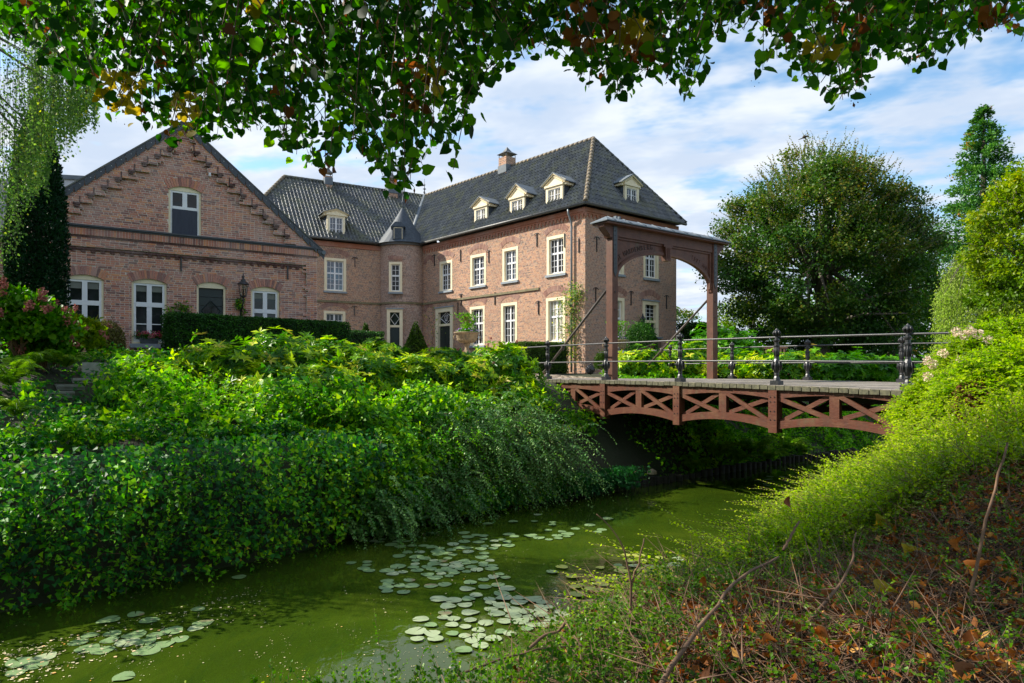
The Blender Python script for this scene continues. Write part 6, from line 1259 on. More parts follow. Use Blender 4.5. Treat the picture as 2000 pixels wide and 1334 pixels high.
# upright sprigs with leaves along the bottom edge
A = Acc(); r = np.random.default_rng(8); pt = []
for px, py, top in [(752, 1334, 1190), (700, 1350, 1300), (660, 1350, 1310), (770, 1350, 1260), (820, 1350, 1290), (860, 1340, 1265), (905, 1330, 1240), (940, 1320, 1225), (990, 1310, 1185), (1015, 1300, 1200), (1060, 1300, 1165), (1075, 1290, 1160), (1120, 1290, 1190), (1160, 1290, 1175), (1200, 1280, 1190), (1300, 1250, 1140), (720, 1350, 1312), (1035, 1330, 1250), (880, 1350, 1300), (960, 1350, 1270), (1100, 1340, 1235), (1180, 1330, 1220), (500, 1345, 1318), (620, 1345, 1322)]: pt.append((px, py, top))
P = np.array([pw(px, py, 2.3 + .25 * r.random()) for px, py, t in pt]); ln = np.array([(py - t) / FP * 2.5 for px, py, t in pt]); sprays(A, P, np.array([-.12, 0, 1.]) + r.normal(size=P.shape) * .14, ln, .022, 22, .02, r=r, sw=.0022, shade=np.full(len(P), .45)); P2 = np.repeat(P, 7, 0) + r.normal(size=(len(P) * 7, 3)) * [.10, .08, .02] - [0, 0, .05]; sprays(A, P2, np.array([-.15, 0, 1.]) + r.normal(size=P2.shape) * .35, .05 + .12 * r.random(len(P2)), .02, 12, .05, r=r, sw=.002)
A.build('sprigs', [G['sprig'], M['twig']], None, kind='stuff', label='thin leafy sprigs standing up against the water')
# hedge rose heads and the bush rising by the railing end
r = np.random.default_rng(66)
def heap(name, label, cs, n, leaf, mat, seed, ln=.3):
    r = np.random.default_rng(seed); t = thing(name, label, 'shrub'); A = Acc(); C = np.array([pw(*c[:3]) for c in cs]); Rr = np.array([c[3] for c in cs]); k = r.integers(0, len(C), n); d = rdir(n, r); d[:, 2] = np.abs(d[:, 2]) * .9 - .1; P = C[k] + d * Rr[k][:, None] * (.72 + .4 * fbm(d * 2 + C[k], 1.3, 2))[:, None] * np.array([1, .8, .9]); P[:, 2] = np.maximum(P[:, 2], -1.1)
    sprays(A, P, nrm(d + np.array([-.3, -.2, .35]) + r.normal(size=(n, 3)) * .45), ln * r.uniform(.5, 1.2, n), leaf, 14, .35, r=r, shade=np.clip(.55 * fbm(P, 1.2, 2) + .5 * r.random(n), 0, 1), sw=.004, W=.9)
    A.build('foliage', [mat, M['twig']], t, kind='stuff'); B = Acc()
    for c, q in zip(C, Rr): B.tube([(c[0], c[1], -1.3), c, c + [0, 0, q * .5]], [.03, .02, .006], 5)
    B.build('stem', M['twig'], t); return t, C, Rr
t, C, Rr = heap('flowering_bush', 'yellow green bush with cream fading flower heads by the railing end', [(1910, 765, 8.6, .60), (1990, 735, 8.2, .85), (1850, 815, 8.4, .50), (2030, 800, 7.0, .9), (1920, 870, 7.2, .65), (1840, 890, 7.6, .4)], 9500, .048, G['sprig_y'], 67)
A = Acc()
for px, py in ((1868, 648), (1885, 655), (1910, 652), (1842, 690), (1812, 705), (1822, 712), (1876, 702), (1812, 735), (1930, 665), (1895, 645)):
    c = pw(px, py, 7.7); m = 90; d = rdir(m, r); add_leaves(A, c + d * .045 * r.random((m, 1)) ** .4, d, rdir(m, r), .022, 'kite', 0, r.random(m))
A.build('flower_head', G['cream_f'], t, kind='stuff')
A = Acc(); m = 2600; c = pw(1905, 800, 6.8); P = c + rdir(m, r) * r.random((m, 1)) ** .5 * [.22, .2, .30]; add_leaves(A, P, rdir(m, r), rdir(m, r), .04, 'kite', 0, r.random(m)); A.build('withered_foliage', G['dry'], t, kind='stuff')
# ------------------------------------------------------------------ lime tree overhead
def lime():
    r = np.random.default_rng(41); t = thing('lime_tree', 'overhanging lime tree boughs with broad heart shaped leaves across the whole top', 'tree'); bx_ = np.array([-40, 0, 60, 110, 190, 240, 300, 345, 430, 520, 560, 625, 680, 730, 790, 850, 890, 915, 960, 1000, 1040, 1075, 1100, 1150, 1205, 1250, 1300, 1345, 1362, 1420, 1465, 1490, 1530, 1590, 1645, 1690, 1715, 1760, 1810, 1850, 1890, 1960, 2000, 2050]); by = np.array([70, 95, 100, 165, 190, 255, 262, 300, 282, 268, 305, 352, 300, 345, 395, 320, 285, 210, 165, 125, 118, 88, 120, 175, 208, 150, 165, 205, 95, 60, 75, 150, 120, 185, 212, 185, 95, 120, 148, 100, 92, 55, 95, 60])
    tw = []; nS = 520
    for i in range(nS):
        px = r.uniform(-60, 2060); Y = r.uniform(3.9, 7.2); lim = float(np.interp(px, bx_, by)); bot = lim * (r.random() ** .38) if r.random() > .16 else lim * .99; top = -r.uniform(150, 560)
        if px > 900 and r.random() < .12: continue
        a = pw(px + r.normal(0, 230), top, Y + r.normal(0, .3)); b = pw(px, bot - 14, Y); a[1] = max(a[1], 2.6); tw.append((a, b, px, bot))
    for px, bot in ((325, 292), (635, 352), (640, 345), (790, 390), (800, 380), (770, 375), (885, 345), (1150, 185), (1205, 200), (1340, 195), (1640, 208), (1650, 200), (1600, 190), (1490, 150), (230, 230), (370, 250), (700, 300), (690, 285), (560, 300), (1825, 140), (1995, 95)): Y = r.uniform(4.0, 5.6); tw.append((pw(px + r.normal(0, 60), -200, Y), pw(px, bot - 14, Y), px, bot))
    A = Acc(); LP, LTt, LN, LS, LR, LM, LPX = [], [], [], [], [], [], []
    yel = [(235, 190, 45, 65), (362, 215, 32, 45), (1240, 60, 32, 38), (1600, 90, 38, 22), (842, 150, 22, 30), (500, 10, 20, 14)]; brn = [(800, 160, 30, 60), (1150, 40, 60, 60), (1660, 20, 40, 40), (1250, 100, 30, 30), (330, 275, 16, 30), (1500, 20, 30, 30), (640, 340, 14, 30), (1950, 30, 40, 40)]
    for (a, b, px, bot) in tw:
        K = 9; s = np.linspace(0, 1, K); Lg = np.linalg.norm(b - a); off = r.normal(size=3) * .10 * Lg * .35; Pp = a + np.outer(s, b - a) + np.outer(np.sin(s * math.pi), off); A.tube(Pp, np.linspace(.007, .0022, K), 4, cap=False); nl = int(Lg / .040)
        for k in range(nl):
            f = (k + r.random()) / nl * (K - 1); q = min(int(f), K - 2); p = Pp[q] * (1 - f + q) + Pp[q + 1] * (f - q); p = p + r.normal(size=3) * [.055, .055, .02]; pxl = CX + p[0] / p[1] * FP; pyl = HY - p[2] / p[1] * FP
            LP.append(p); v = np.array([0, 0, -.6]) + r.normal(size=3) * [.7, .7, .45]; LTt.append(v); nn = r.normal(size=3) + np.array([0, 0, .25]); LN.append(nn); LS.append(.044 + .039 * r.random()); LR.append(r.random()); mt = 0
            for (x0, y0, rx, ry) in yel:
                if ((pxl - x0) / rx) ** 2 + ((pyl - y0) / ry) ** 2 < 1 and r.random() < .85: mt = 1
            for (x0, y0, rx, ry) in brn:
                if ((pxl - x0) / rx) ** 2 + ((pyl - y0) / ry) ** 2 < 1 and r.random() < .45: mt = 2
            if mt == 0 and r.random() < .015: mt = 2
            LM.append(mt); LPX.append((pxl, pyl, p[1]))
    LP, LTt, LN, LS, LR, LM, LPX = map(np.array, (LP, LTt, LN, LS, LR, LM, LPX)); nat = (LPX[:, 0] > 0) & (LPX[:, 0] < 2000) & (LPX[:, 1] > 0); score = np.where(nat, LS / LPX[:, 2], 0) * (LM < 3); big = np.argsort(-score)[:290]; isb = np.zeros(len(LP), bool); isb[big] = True
    B = Acc()
    for m_ in range(3): k = (~isb) & (LM == m_); add_leaves(B, LP[k], LTt[k], LN[k], LS[k], 'lime', m_, LR[k])
    B.build('foliage', [G['lime'], G['lime_y'], G['lime_b']], t, kind='stuff'); protos = {}
    tv, fs = LT['lime']
    for m_ in range(3):
        for v in range(4):
            C_ = Acc(); add_leaves(C_, np.zeros((1, 3)), np.array([[0, 1., 0]]), np.array([[0, 0, 1.]]), 1.0, 'lime', 0, np.array([v / 3.5])); protos[m_, v] = C_.mesh('leaf', [G['lime'], G['lime_y'], G['lime_b']][m_])
    for i in big:
        T = nrm(LTt[i]); X = nrm(np.cross(T, LN[i])); N = np.cross(X, T); s = LS[i]; o = link('leaf', protos[int(LM[i]), int(LR[i] * 3.99)], t); o.matrix_local = Matrix(((X[0] * s, T[0] * s, N[0] * s, LP[i][0]), (X[1] * s, T[1] * s, N[1] * s, LP[i][1]), (X[2] * s, T[2] * s, N[2] * s, LP[i][2]), (0, 0, 0, 1)))
    # seed bracts: narrow pale wings with small nutlets
    k = r.choice(len(LP), 1500, False); D = Acc(); add_leaves(D, LP[k] + r.normal(size=(1500, 3)) * .03, np.array([0, 0, -1.]) + r.normal(size=(1500, 3)) * .3, rdir(1500, r), .055 + .02 * r.random(1500), 'long', 0, r.random(1500), .9)
    for q in range(3): add_leaves(D, LP[k] + r.normal(size=(1500, 3)) * .03 - [0, 0, .07], rdir(1500, r), rdir(1500, r), .010, 'flat', 1, r.random(1500) * .3)
    D.build('seed_bract', [G['lime_b'], G['dry']], t, kind='stuff')
    base = np.array([-2.6, -2.4, -1.65]); top = np.array([-1.6, .2, 4.2]); Bk = Acc(); Bk.tube([base, base + [.1, .2, 2.2], base + [.5, 1.2, 4.4], top + [0, 0, .4]], [.32, .26, .22, .16], 10); Bk.build('trunk', M['bark'], t); Bk = Acc()
    for ex, ey, ez in ((-5.5, 4.8, 5.0), (-3, 5.2, 4.9), (-.8, 5.6, 5.2), (1.5, 5.0, 4.9), (3.8, 4.8, 4.8), (6.2, 5.2, 4.9), (-7, 3.2, 4.6)): e = np.array([ex, ey, ez]); Bk.tube([top, (top + e) / 2 + [0, 0, .35], e], [.12, .07, .025], 7)
    Bk.build('bough', M['bark'], t); Bk = Acc(); ends = np.array([(-5.5, 4.8, 5.0), (-3, 5.2, 4.9), (-.8, 5.6, 5.2), (1.5, 5.0, 4.9), (3.8, 4.8, 4.8), (6.2, 5.2, 4.9)])
    for (a, b, px, bot) in tw[::3]: e = ends[np.argmin(np.linalg.norm(ends - a, axis=1))]; s = top + (e - top) * r.uniform(.4, 1.0); Bk.tube([s, (s + a) / 2 + r.normal(size=3) * .1, a], [.02, .012, .006], 4, cap=False)
    Bk.build('branchlet', M['bark'], t, kind='stuff'); A.build('twig', M['twig'], t, kind='stuff')
    # unseen leaves above the frame, placed toward the sun to shade the near shrubs
    n = 15000; P = np.stack([r.uniform(-9, 4, n), r.uniform(-3.5, 4.6, n), r.uniform(4.4, 8.0, n)], 1); ok = (P[:, 2] > P[:, 1] * .60 + .5) & (fbm(P, .55, 2) > .40); P = P[ok]; m = len(P); E = Acc(); add_leaves(E, P, rdir(m, r) + [0, 0, -.6], rdir(m, r) + [0, 0, .8], .12 + .06 * r.random(m), 'flat', 0, r.random(m)); E.build('unseen_shading_leaves', G['lime'], t, kind='stuff')
    n = 8000; P = np.stack([r.uniform(-12, 10, n), r.uniform(-12, -1.5, n), r.uniform(.8, 9.5, n)], 1); P = P[fbm(P, .5, 2) > .42]; m = len(P); E = Acc(); add_leaves(E, P, rdir(m, r) + [0, 0, -.6], rdir(m, r) + [0, 0, .8], .24 + .1 * r.random(m), 'flat', 0, r.random(m)); E.build('unseen_reflection_leaves', G['lime'], t, kind='stuff')  # unseen leaves added behind the camera so window panes reflect dark
lime()
# ------------------------------------------------------------------ water lilies
M['pad'] = None
def pads():
    r = np.random.default_rng(90)
    mats = []
    for nm, c1, c2 in (('lily_pad_green', (.13, .22, .08), (.20, .30, .13)), ('lily_pad_pale', (.26, .33, .17), (.34, .40, .24)), ('lily_pad_yellow', (.36, .38, .05), (.30, .34, .08)), ('lily_pad_small', (.06, .13, .05), (.10, .18, .08))):
        m, nt, b = newmat(nm); v = geo_pos(nt); n1 = noise(nt, v, 3.2, 5, .6); col = ramp(nt, n1, [(.3, c1), (.7, c2)]); sp = noise(nt, v, 45, 3, .6); col = mixc(nt, mth(nt, 'MULTIPLY', ramp(nt, sp, [(.58, (0, 0, 0)), (.7, (1, 1, 1))]), .55), col, (.26, .22, .14)); br = noise(nt, v, 1.8, 4, .6); col = mixc(nt, ramp(nt, br, [(.62, (0, 0, 0)), (.72, (1, 1, 1))]), col, (.24, .17, .09))
        nt.links.new(col, b.inputs["Base Color"]); b.inputs["Roughness"].default_value = .42; b.inputs["Specular IOR Level"].default_value = .5; bump(nt, b, noise(nt, v, 22, 3, .5), .01); mats.append(m)
    protos = []
    for v in range(7):
        k = 20; an = np.linspace(.10, 2 * math.pi - .10, k); rad = 1 + .05 * np.sin(an * 3 + v) + .03 * r.normal(size=k); V = [(0, 0, .0)] + [(math.cos(a) * q, math.sin(a) * q, .045 * math.sin(a * 2 + v * 1.3) * (v % 3 == 0) + .02 * r.random()) for a, q in zip(an, rad)] + [(math.cos(a) * .55, math.sin(a) * .55, .008) for a in an]
        F = [[1 + i, 2 + i, 2 + k + i, 1 + k + i] for i in range(k - 1)]; F3 = [[0, 1 + k + i, 2 + k + i] for i in range(k - 1)]; row = []
        for mt in mats: A = Acc(); A.add(V, F, 0, None, None, True); A.f.append((np.array(F3), 0, None, True)); row.append(A.mesh('lily_pad', mt))
        protos.append(row)
    patches = [('main', 'round lily pad in the broad patch in the middle of the moat', 'lily pads of the broad middle patch', [(830, 1080, 60, 16, 18), (760, 1060, 55, 12, 10), (880, 1090, 90, 22, 26), (830, 1125, 90, 22, 20), (710, 1105, 28, 12, 7), (950, 1050, 60, 14, 12), (1060, 1045, 60, 10, 12), (940, 1060, 70, 14, 12), (960, 1145, 50, 24, 14), (760, 1155, 30, 14, 7), (870, 1110, 100, 12, 14)], 0, .100),
               ('low', 'lily pad in the patch nearest the bare stems', 'pale lily pads near the bare stems', [(860, 1170, 30, 8, 2), (940, 1180, 80, 22, 18), (980, 1210, 110, 26, 22), (870, 1215, 60, 16, 12), (1050, 1205, 60, 20, 12), (830, 1245, 35, 14, 8), (940, 1240, 60, 16, 10), (1010, 1180, 60, 14, 10), (900, 1262, 40, 12, 4)], 1, .100),
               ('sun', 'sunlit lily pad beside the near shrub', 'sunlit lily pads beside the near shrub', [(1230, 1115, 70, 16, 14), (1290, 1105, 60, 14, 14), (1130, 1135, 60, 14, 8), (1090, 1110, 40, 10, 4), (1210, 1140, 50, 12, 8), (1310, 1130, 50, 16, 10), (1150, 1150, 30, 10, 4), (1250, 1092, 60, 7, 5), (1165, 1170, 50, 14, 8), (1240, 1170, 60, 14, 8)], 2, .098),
               ('back', 'lily pad in the loose group below the overhanging shoots', 'lily pads in the loose group by the bank', [(970, 1022, 26, 5, 3), (1020, 1018, 30, 6, 4), (1075, 1024, 26, 5, 4), (1060, 1008, 30, 4, 3), (1150, 1035, 40, 7, 6), (1190, 1015, 22, 5, 3), (1150, 1022, 20, 4, 2)], 0, .105),
               ('left', 'lily pad of the ring shaped group close under the ivy bank', 'lily pads under the ivy bank', [(395, 1195, 26, 8, 3), (400, 1222, 28, 10, 4), (350, 1240, 50, 10, 6), (290, 1252, 50, 12, 6), (300, 1268, 30, 8, 3), (230, 1245, 40, 10, 5), (180, 1262, 45, 12, 5), (225, 1205, 24, 8, 2), (265, 1196, 14, 5, 1), (292, 1213, 12, 4, 1), (160, 1240, 40, 8, 3)], 0, .118),
               ('corner', 'lily pad in the scum covered group at the lowest corner of the water', 'lily pads in the corner', [(40, 1298, 40, 8, 4), (80, 1290, 26, 8, 3), (20, 1302, 22, 6, 2), (35, 1310, 22, 6, 2)], 0, .12),
               ('far', 'floating leaf in the dense far patch beyond the bridge', 'floating leaves in the far patch beyond the bridge', [(1545, 935, 60, 7, 26), (1520, 946, 50, 7, 22), (1575, 950, 35, 6, 14), (1560, 958, 40, 5, 12), (1490, 940, 24, 5, 8), (1600, 925, 30, 5, 10)], 3, .10)]
    allp = []; cnt = 0
    for (key, lab, grp, els, mt, base) in patches:
        for (cx_, cy, rx, ry, n) in els:
            n = max(1, int(n * (.80 if key == 'main' else .60 if key == 'low' else .62 if key != 'far' else .42))); made = 0; tries = 0
            while made < n and tries < n * 60:
                tries += 1; a = r.random() * 2 * math.pi; q = math.sqrt(r.random()); p = pplane(cx_ + rx * q * math.cos(a), cy + ry * q * math.sin(a), -3.0); s = base * r.uniform(.7, 1.25)
                if any((p[0] - x) ** 2 + (p[1] - y) ** 2 < ((s + t) * .78) ** 2 for x, y, t in allp): continue
                allp.append((p[0], p[1], s)); m_ = mt if r.random() < .72 else int(r.integers(0, 2)) if mt != 3 else 3
                o = link('lily_pad', protos[r.integers(7)][m_]); o.location = (p[0], p[1], -2.996 + cnt * .00009 % .02); cnt += 1; o.rotation_euler = (r.normal(0, .012), r.normal(0, .012), r.random() * 6.28); o.scale = (s, s * r.uniform(.88, 1), s); tag(o, ('green ', 'pale dusty ', 'yellowish ', 'small ')[m_] + lab, 'lily pad', grp); made += 1
    o = link('lily_pad', protos[3][0]); p = pplane(242, 1323, -3.0); o.location = (p[0], p[1], -2.99); o.scale = (.105,) * 3; tag(o, 'single clean round green lily pad floating apart at the very bottom', 'lily pad')
    o = link('lily_pad', protos[4][0]); p = pplane(467, 1128, -3.0); o.location = (p[0], p[1], -2.99); o.scale = (.10,) * 3; tag(o, 'single lily pad floating alone near the foot of the ivy', 'lily pad')
    print('pads', len(allp))
    # floating specks and scum
    S = Acc(); n = 5200; px = r.uniform(-20, 1500, n); py = r.uniform(985, 1334, n); keep = fbm(np.stack([px, py * 2.5, px * 0], 1), .011, 3) > (.50 + .07 * r.random(n)); px, py = px[keep], py[keep]; Y = 3 * FP / (py - HY); P = np.stack([(px - CX) / FP * Y, Y, np.full(len(Y), -2.993)], 1); m = len(P); T = rdir(m, r) * [1, 1, 0]; add_leaves(S, P, T, np.tile([0, 0, 1.], (m, 1)), .006 + .022 * r.random(m) ** 4, 'flat', 0, r.random(m))
    n = 900; px = r.uniform(0, 520, n); py = 1334 - r.random(n) * (60 + .25 * px) ; Y = 3 * FP / (py - HY); P = np.stack([(px - CX) / FP * Y, Y, np.full(n, -2.992)], 1); ok = np.abs(dL(P[:, 0], P[:, 1]) + 1.2) < 1.3; P = P[ok]; m = len(P); add_leaves(S, P, rdir(m, r) * [1, 1, 0], np.tile([0, 0, 1.], (m, 1)), .012 + .035 * r.random(m) ** 3, 'flat', 0, r.random(m))
    M['speck'] = L_('floating_speck', (0, (.25, .23, .14)), (.6, (.42, .38, .26)), (.9, (.6, .5, .36)), (1, (.5, .25, .06)), trans=.05, rough=.7); S.build('floating_debris', M['speck'], None, kind='stuff', label='fallen petals and specks drifting on the moat')
pads()
# ------------------------------------------------------------------ smaller things
def urn(px, rimy, Y, label, seed):
    r = np.random.default_rng(seed); t = thing('stone_urn', label, 'urn'); c = pw(px, rimy, Y); s = .50; z = c[2]; x, y = c[0], c[1]; g = gz(x, y) - .1
    A = Acc(); A.lathe((x, y, z), [(.10, -.42), (.17, -.40), (.34, -.34), (.40, -.27), (.395, -.24), (.42, -.22), (.42, -.10), (.44, -.07), (.50, -.045), (.52, -.02), (.50, .0), (.40, 0), (.38, -.05)], 28)
    for k in range(22): an = k * 2 * math.pi / 22; d = np.array([math.cos(an), math.sin(an), 0]); A.tube([np.array([x, y, z]) + d * .13 + [0, 0, -.415], np.array([x, y, z]) + d * .28 + [0, 0, -.375], np.array([x, y, z]) + d * .40 + [0, 0, -.28]], [.012, .028, .022], 5)
    A.build('bowl', M['stone_tan'], t); A = Acc(); A.lathe((x, y, z), [(.24, -.86), (.24, -.80), (.15, -.77), (.085, -.66), (.08, -.55), (.12, -.47), (.13, -.42), (.10, -.41)], 20); A.cbox((x, y, z - .90), .52, .52, .08); A.build('foot', M['stone_tan'], t)
    A = Acc()
    for sg in (-1, 1): th = np.linspace(-1.3, 1.6, 9); A.tube(np.stack([x + sg * (.43 + .09 * np.cos(th)), y + 0 * th, z - .20 + .10 * np.sin(th)], 1), .022, 6)
    A.build('handle', M['stone_tan'], t, kind='stuff'); A = Acc(); A.cbox((x, y, (g + z - .94) / 2), .5, .5, z - .94 - g); A.cbox((x, y, z - .97), .6, .6, .055); A.build('pedestal', M['stone_tan'], t)
    A = Acc(); m = 1100; P = np.array([x, y, z + .02]) + rdir(m, r) * [.42, .42, .14] * r.random((m, 1)) ** .4; P[:, 2] = np.abs(P[:, 2] - z) + z - .02; add_leaves(A, P, rdir(m, r) + [0, 0, .4], rdir(m, r), .06, 'kite', 0, r.random(m) * .8)
    m = 500; h = r.random(m); P = np.array([x + .03, y, z]) + np.stack([(r.normal(size=m) * .13 + .22 * h * (h > .5) * r.normal(size=m)), r.normal(size=m) * .12, .75 * h], 1); add_leaves(A, P, rdir(m, r) + [0, 0, .2], rdir(m, r), .075, 'kite', 0, .5 + .5 * r.random(m)); A.build('plants', G['maple'], t, kind='stuff')
    A = Acc(); m = 120; P = np.array([x, y, z + .08]) + rdir(m, r) * [.42, .42, .08]; add_leaves(A, P, rdir(m, r), rdir(m, r), .045, 'flat', 0, r.random(m)); A.build('flower', G['lilac'], t, kind='stuff'); A = Acc(); m = 60; P = np.array([x + .02, y, z + .5]) + rdir(m, r) * [.12, .12, .16]; add_leaves(A, P, rdir(m, r), rdir(m, r), .06, 'flat', 0, r.random(m)); A.build('flower', G['dusty'], t, kind='stuff')
urn(912, 649, 26.7, 'sandstone urn planted with pink and purple flowers above the rhododendrons', 1); urn(1203, 664, 27.0, 'sandstone urn on a tall pedestal half hidden by the portal post', 2)
# stair pier, flight and balustrade by the end wall
A = Acc(); c = pw(1217, 690, 25.5); x, y = c[0], c[1]; A.cbox((x, y, .16), .40, .40, 1.1, 0, .67); A.cbox((x, y, -.2), .46, .46, .3, 0, .67); A.cbox((x, y, .22), .30, .42, .7, 0, .67); o = A.build('stone_pier', M['stone_tan']); tag(o, 'square tan stone pier with grey cap beside the far railing end', 'pier')
A = Acc(); A.cbox((x, y, .74), .54, .54, .06, 0, .67); A.poly([np.array([x, y, .77]) + v for v in ((-.24, 0, 0), (0, -.24, 0), (.24, 0, 0), (0, .24, 0))], (0, 0, .04)); A.build('cap', M['lead'], o)
st = thing('garden_stair', 'outside stair with dark timber balustrade climbing to the end wall door', 'stair'); p0 = pw(1226, 693, 27.0); p1 = pw(1284, 668, 32.0)
u = nrm((p1 - p0)[:2]); L = np.linalg.norm((p1 - p0)[:2]); nn = np.array([u[1], -u[0]])
for k in range(7):
    A = Acc(); q = p0[:2] + u * L * k / 7; A.box([*(q + nn * .0), -.3], np.append(u * (L / 7 + .02), 0), np.append(-nn * 1.1, 0), (0, 0, .3 + .09 * (k + 1))); A.build('tread', M['stone_grey'], st)
A = Acc(); A.tube([p0, p1], .05, 4, smooth=False); A.build('handrail', M['wood_brown'], st)
for k in range(15):
    A = Acc(); f = (k + .5) / 15; q = p0 + (p1 - p0) * f; A.cbox((q[0], q[1], q[2] - .38), .05, .05, .72); A.build('baluster', M['wood_brown'], st)
A = Acc(); A.cbox((p1[0], p1[1], p1[2] - .5), .26, .26, 1.3, 0, .67); A.build('newel', M['wood_brown'], st); A = Acc(); A.cbox((p1[0], p1[1], p1[2] + .19), .38, .38, .07, 0, .67); A.build('newel_cap', M['lead'], st)
# timber fence beyond
f = thing('timber_fence', 'brown slatted timber fence between the laurels and the beech', 'fence'); q0 = pw(1462, 690, 30)[:2]; q1 = pw(1530, 690, 29)[:2]; u = nrm(q1 - q0)
for k in range(11): A = Acc(); q = q0 + u * k * .155; A.cbox((q[0], q[1], .50), .085, .025, 1.25, 0, math.atan2(u[1], u[0])); A.build('slat', M['wood_brown'], f)
A = Acc(); A.cbox((q0[0] - .12, q0[1], .62), .16, .16, 1.6); A.build('fence_post', M['wood_brown'], f); A = Acc(); mq = (q0 + u * .8); A.cbox((mq[0], mq[1], 1.06), 1.8, .06, .10, 0, math.atan2(u[1], u[0])); A.build('fence_rail', M['wood_brown'], f)
# black rubbish bag
r = np.random.default_rng(4); d = rdir(1, r); th, ph = np.meshgrid(np.linspace(0, math.pi, 14), np.linspace(0, 2 * math.pi, 22)); c = pw(1153, 722, 29.5); D = np.stack([np.sin(th) * np.cos(ph), np.sin(th) * np.sin(ph), np.cos(th)], -1); rr = .75 + .6 * fbm(D * 2.2, 1.7, 3); V = c + D * rr[..., None] * [.2, .18, .19]; i = np.arange(21)[:, None] * 14; j = np.arange(13)[None]
A = Acc(); A.add(V.reshape(-1, 3), np.stack([i + j, i + 14 + j, i + 15 + j, i + 1 + j], -1).reshape(-1, 4), 0, None, None, False); bag = A.build('rubbish_bag', M['bag']); tag(bag, 'crumpled black plastic bag left on the paving at the manor corner', 'bag')
A = Acc(); A.lathe(c + [.02, 0, .17], [(.03, 0), (.02, .04), (.07, .09), (.05, .11)], 9); A.build('knot', M['bag'], bag)
# flower box on the sill
t = thing('flower_box', 'dark window box of pink geraniums on the grey sill', 'window box'); sx = FG.s(291); q = FG.p(sx, W2[2] + .0, .02); A = Acc(); bw = .25
A.poly([FG.p(sx - bw, W2[2] + .16, -.10), FG.p(sx + bw, W2[2] + .16, -.10), FG.p(sx + bw * .88, W2[2] + .005, -.09), FG.p(sx - bw * .88, W2[2] + .005, -.09)], np.append(FG.n * .16, 0)); A.build('trough', M['verge'], t)
r = np.random.default_rng(12); m = 420; P = FG.p(sx, W2[2] + .22, -.01) + np.outer(r.normal(size=m) * .20, np.append(FG.u, 0)) + np.outer(r.normal(size=m) * .06, np.append(FG.n, 0)) + np.outer(r.normal(size=m) * .06, [0, 0, 1]); A = Acc(); add_leaves(A, P, rdir(m, r), rdir(m, r), .05, 'flat', 0, r.random(m) * .6); A.build('foliage', G['maple'], t, kind='stuff')
A = Acc()
for k in range(20):
    c = FG.p(sx + r.uniform(-.36, .36), W2[2] + .28 + r.normal() * .05 - .0, .03 + .05 * r.random()); m = 22; d = rdir(m, r); add_leaves(A, c + d * .03, d, rdir(m, r), .028, 'flat', 0, np.full(m, r.random()))
A.build('flower', G['pink'], t, kind='stuff')
# carriage lantern on the gable
t = thing('carriage_lantern', 'black carriage lantern on a scrolled bracket beside the boarded door', 'wall lantern'); sx = FG.s(475, .35); zb = FG.z(475, 583, .35); c = FG.p(sx, zb, .35)
A = Acc(); fr = [(.035, .03), (.10, .08), (.155, .40)]
for k in range(6): an = k * math.pi / 3; d = np.array([math.cos(an), math.sin(an), 0]); A.tube([c + d * .095 + [0, 0, .08], c + d * .155 + [0, 0, .42]], .010, 5)
A.lathe(c, [(.03, .02), (.10, .06), (.10, .085), (.03, .085)], 6, smooth=False); A.lathe(c, [(.17, .42), (.185, .43), (.12, .50), (.075, .52), (.07, .57), (.035, .60), (.03, .64), (.05, .66), (.02, .70), (.01, .78)], 12, smooth=False); A.tube([c + [0, 0, .02], c + [0, 0, -.12]], .02, 6); A.build('lantern_frame', M['iron'], t)
A = Acc(); A.lathe(c, [(.088, .09), (.147, .41)], 6, smooth=False)
m, nt, b = newmat('lantern_glass'); b.inputs["Transmission Weight"].default_value = 1; b.inputs["Roughness"].default_value = .05; b.inputs["Base Color"].default_value = (.9, .92, .9, 1); A.build('lantern_glass', m, t); A = Acc(); A.tube([c + [0, 0, .09], c + [0, 0, .28]], .02, 8); A.build('candle', M['cream'], t)
A = Acc(); th = np.linspace(0, 1, 9); A.tube([FG.p(sx, zb - .12 - .30 * math.sin(x * math.pi * .5), .35 - .35 * x ** .7) for x in th], .020, 6); A.tube([FG.p(sx, zb - .55, .02), FG.p(sx, zb - .22, .02)], .028, 6); A.build('bracket', M['iron'], t)
# climbing plants as counted things
def climber(name, label, fac, pts, n, leaf, mat, seed, spread=.16, off=.08):
    r = np.random.default_rng(seed); t = thing(name, label, 'climber'); P = np.array([fac.p(fac.s(px, off), fac.z(px, py, off), off) for px, py in pts]); s = np.linspace(0, 1, len(P)); A = Acc(); f = r.random(n); Q = np.stack([np.interp(f, s, P[:, k]) for k in range(3)], 1) + r.normal(size=(n, 3)) * spread * [1, .5, 1]
    add_leaves(A, Q, rdir(n, r) + [0, 0, -.3], np.append(fac.n, .3) + rdir(n, r) * .8, leaf * (.6 + .8 * r.random(n)), 'flat', 0, r.random(n)); A.build('foliage', mat, t, kind='stuff'); B = Acc(); B.tube(P + r.normal(size=P.shape) * .02, .012, 5); B.build('stem', M['twig'], t)
climber('climbing_rose', 'thin climbing rose with yellowing leaves on the downpipe at the manor corner', FL, [(1124, 700), (1112, 660), (1122, 620), (1110, 590), (1125, 568), (1130, 580)], 1500, .075, G['birch'], 1, .26, .2); climber('climbing_rose', 'loose rose shoots across the last ground floor manor window', FL, [(1100, 660), (1090, 625), (1098, 598), (1112, 580)], 160, .075, G['birch'], 2, .22, .3)
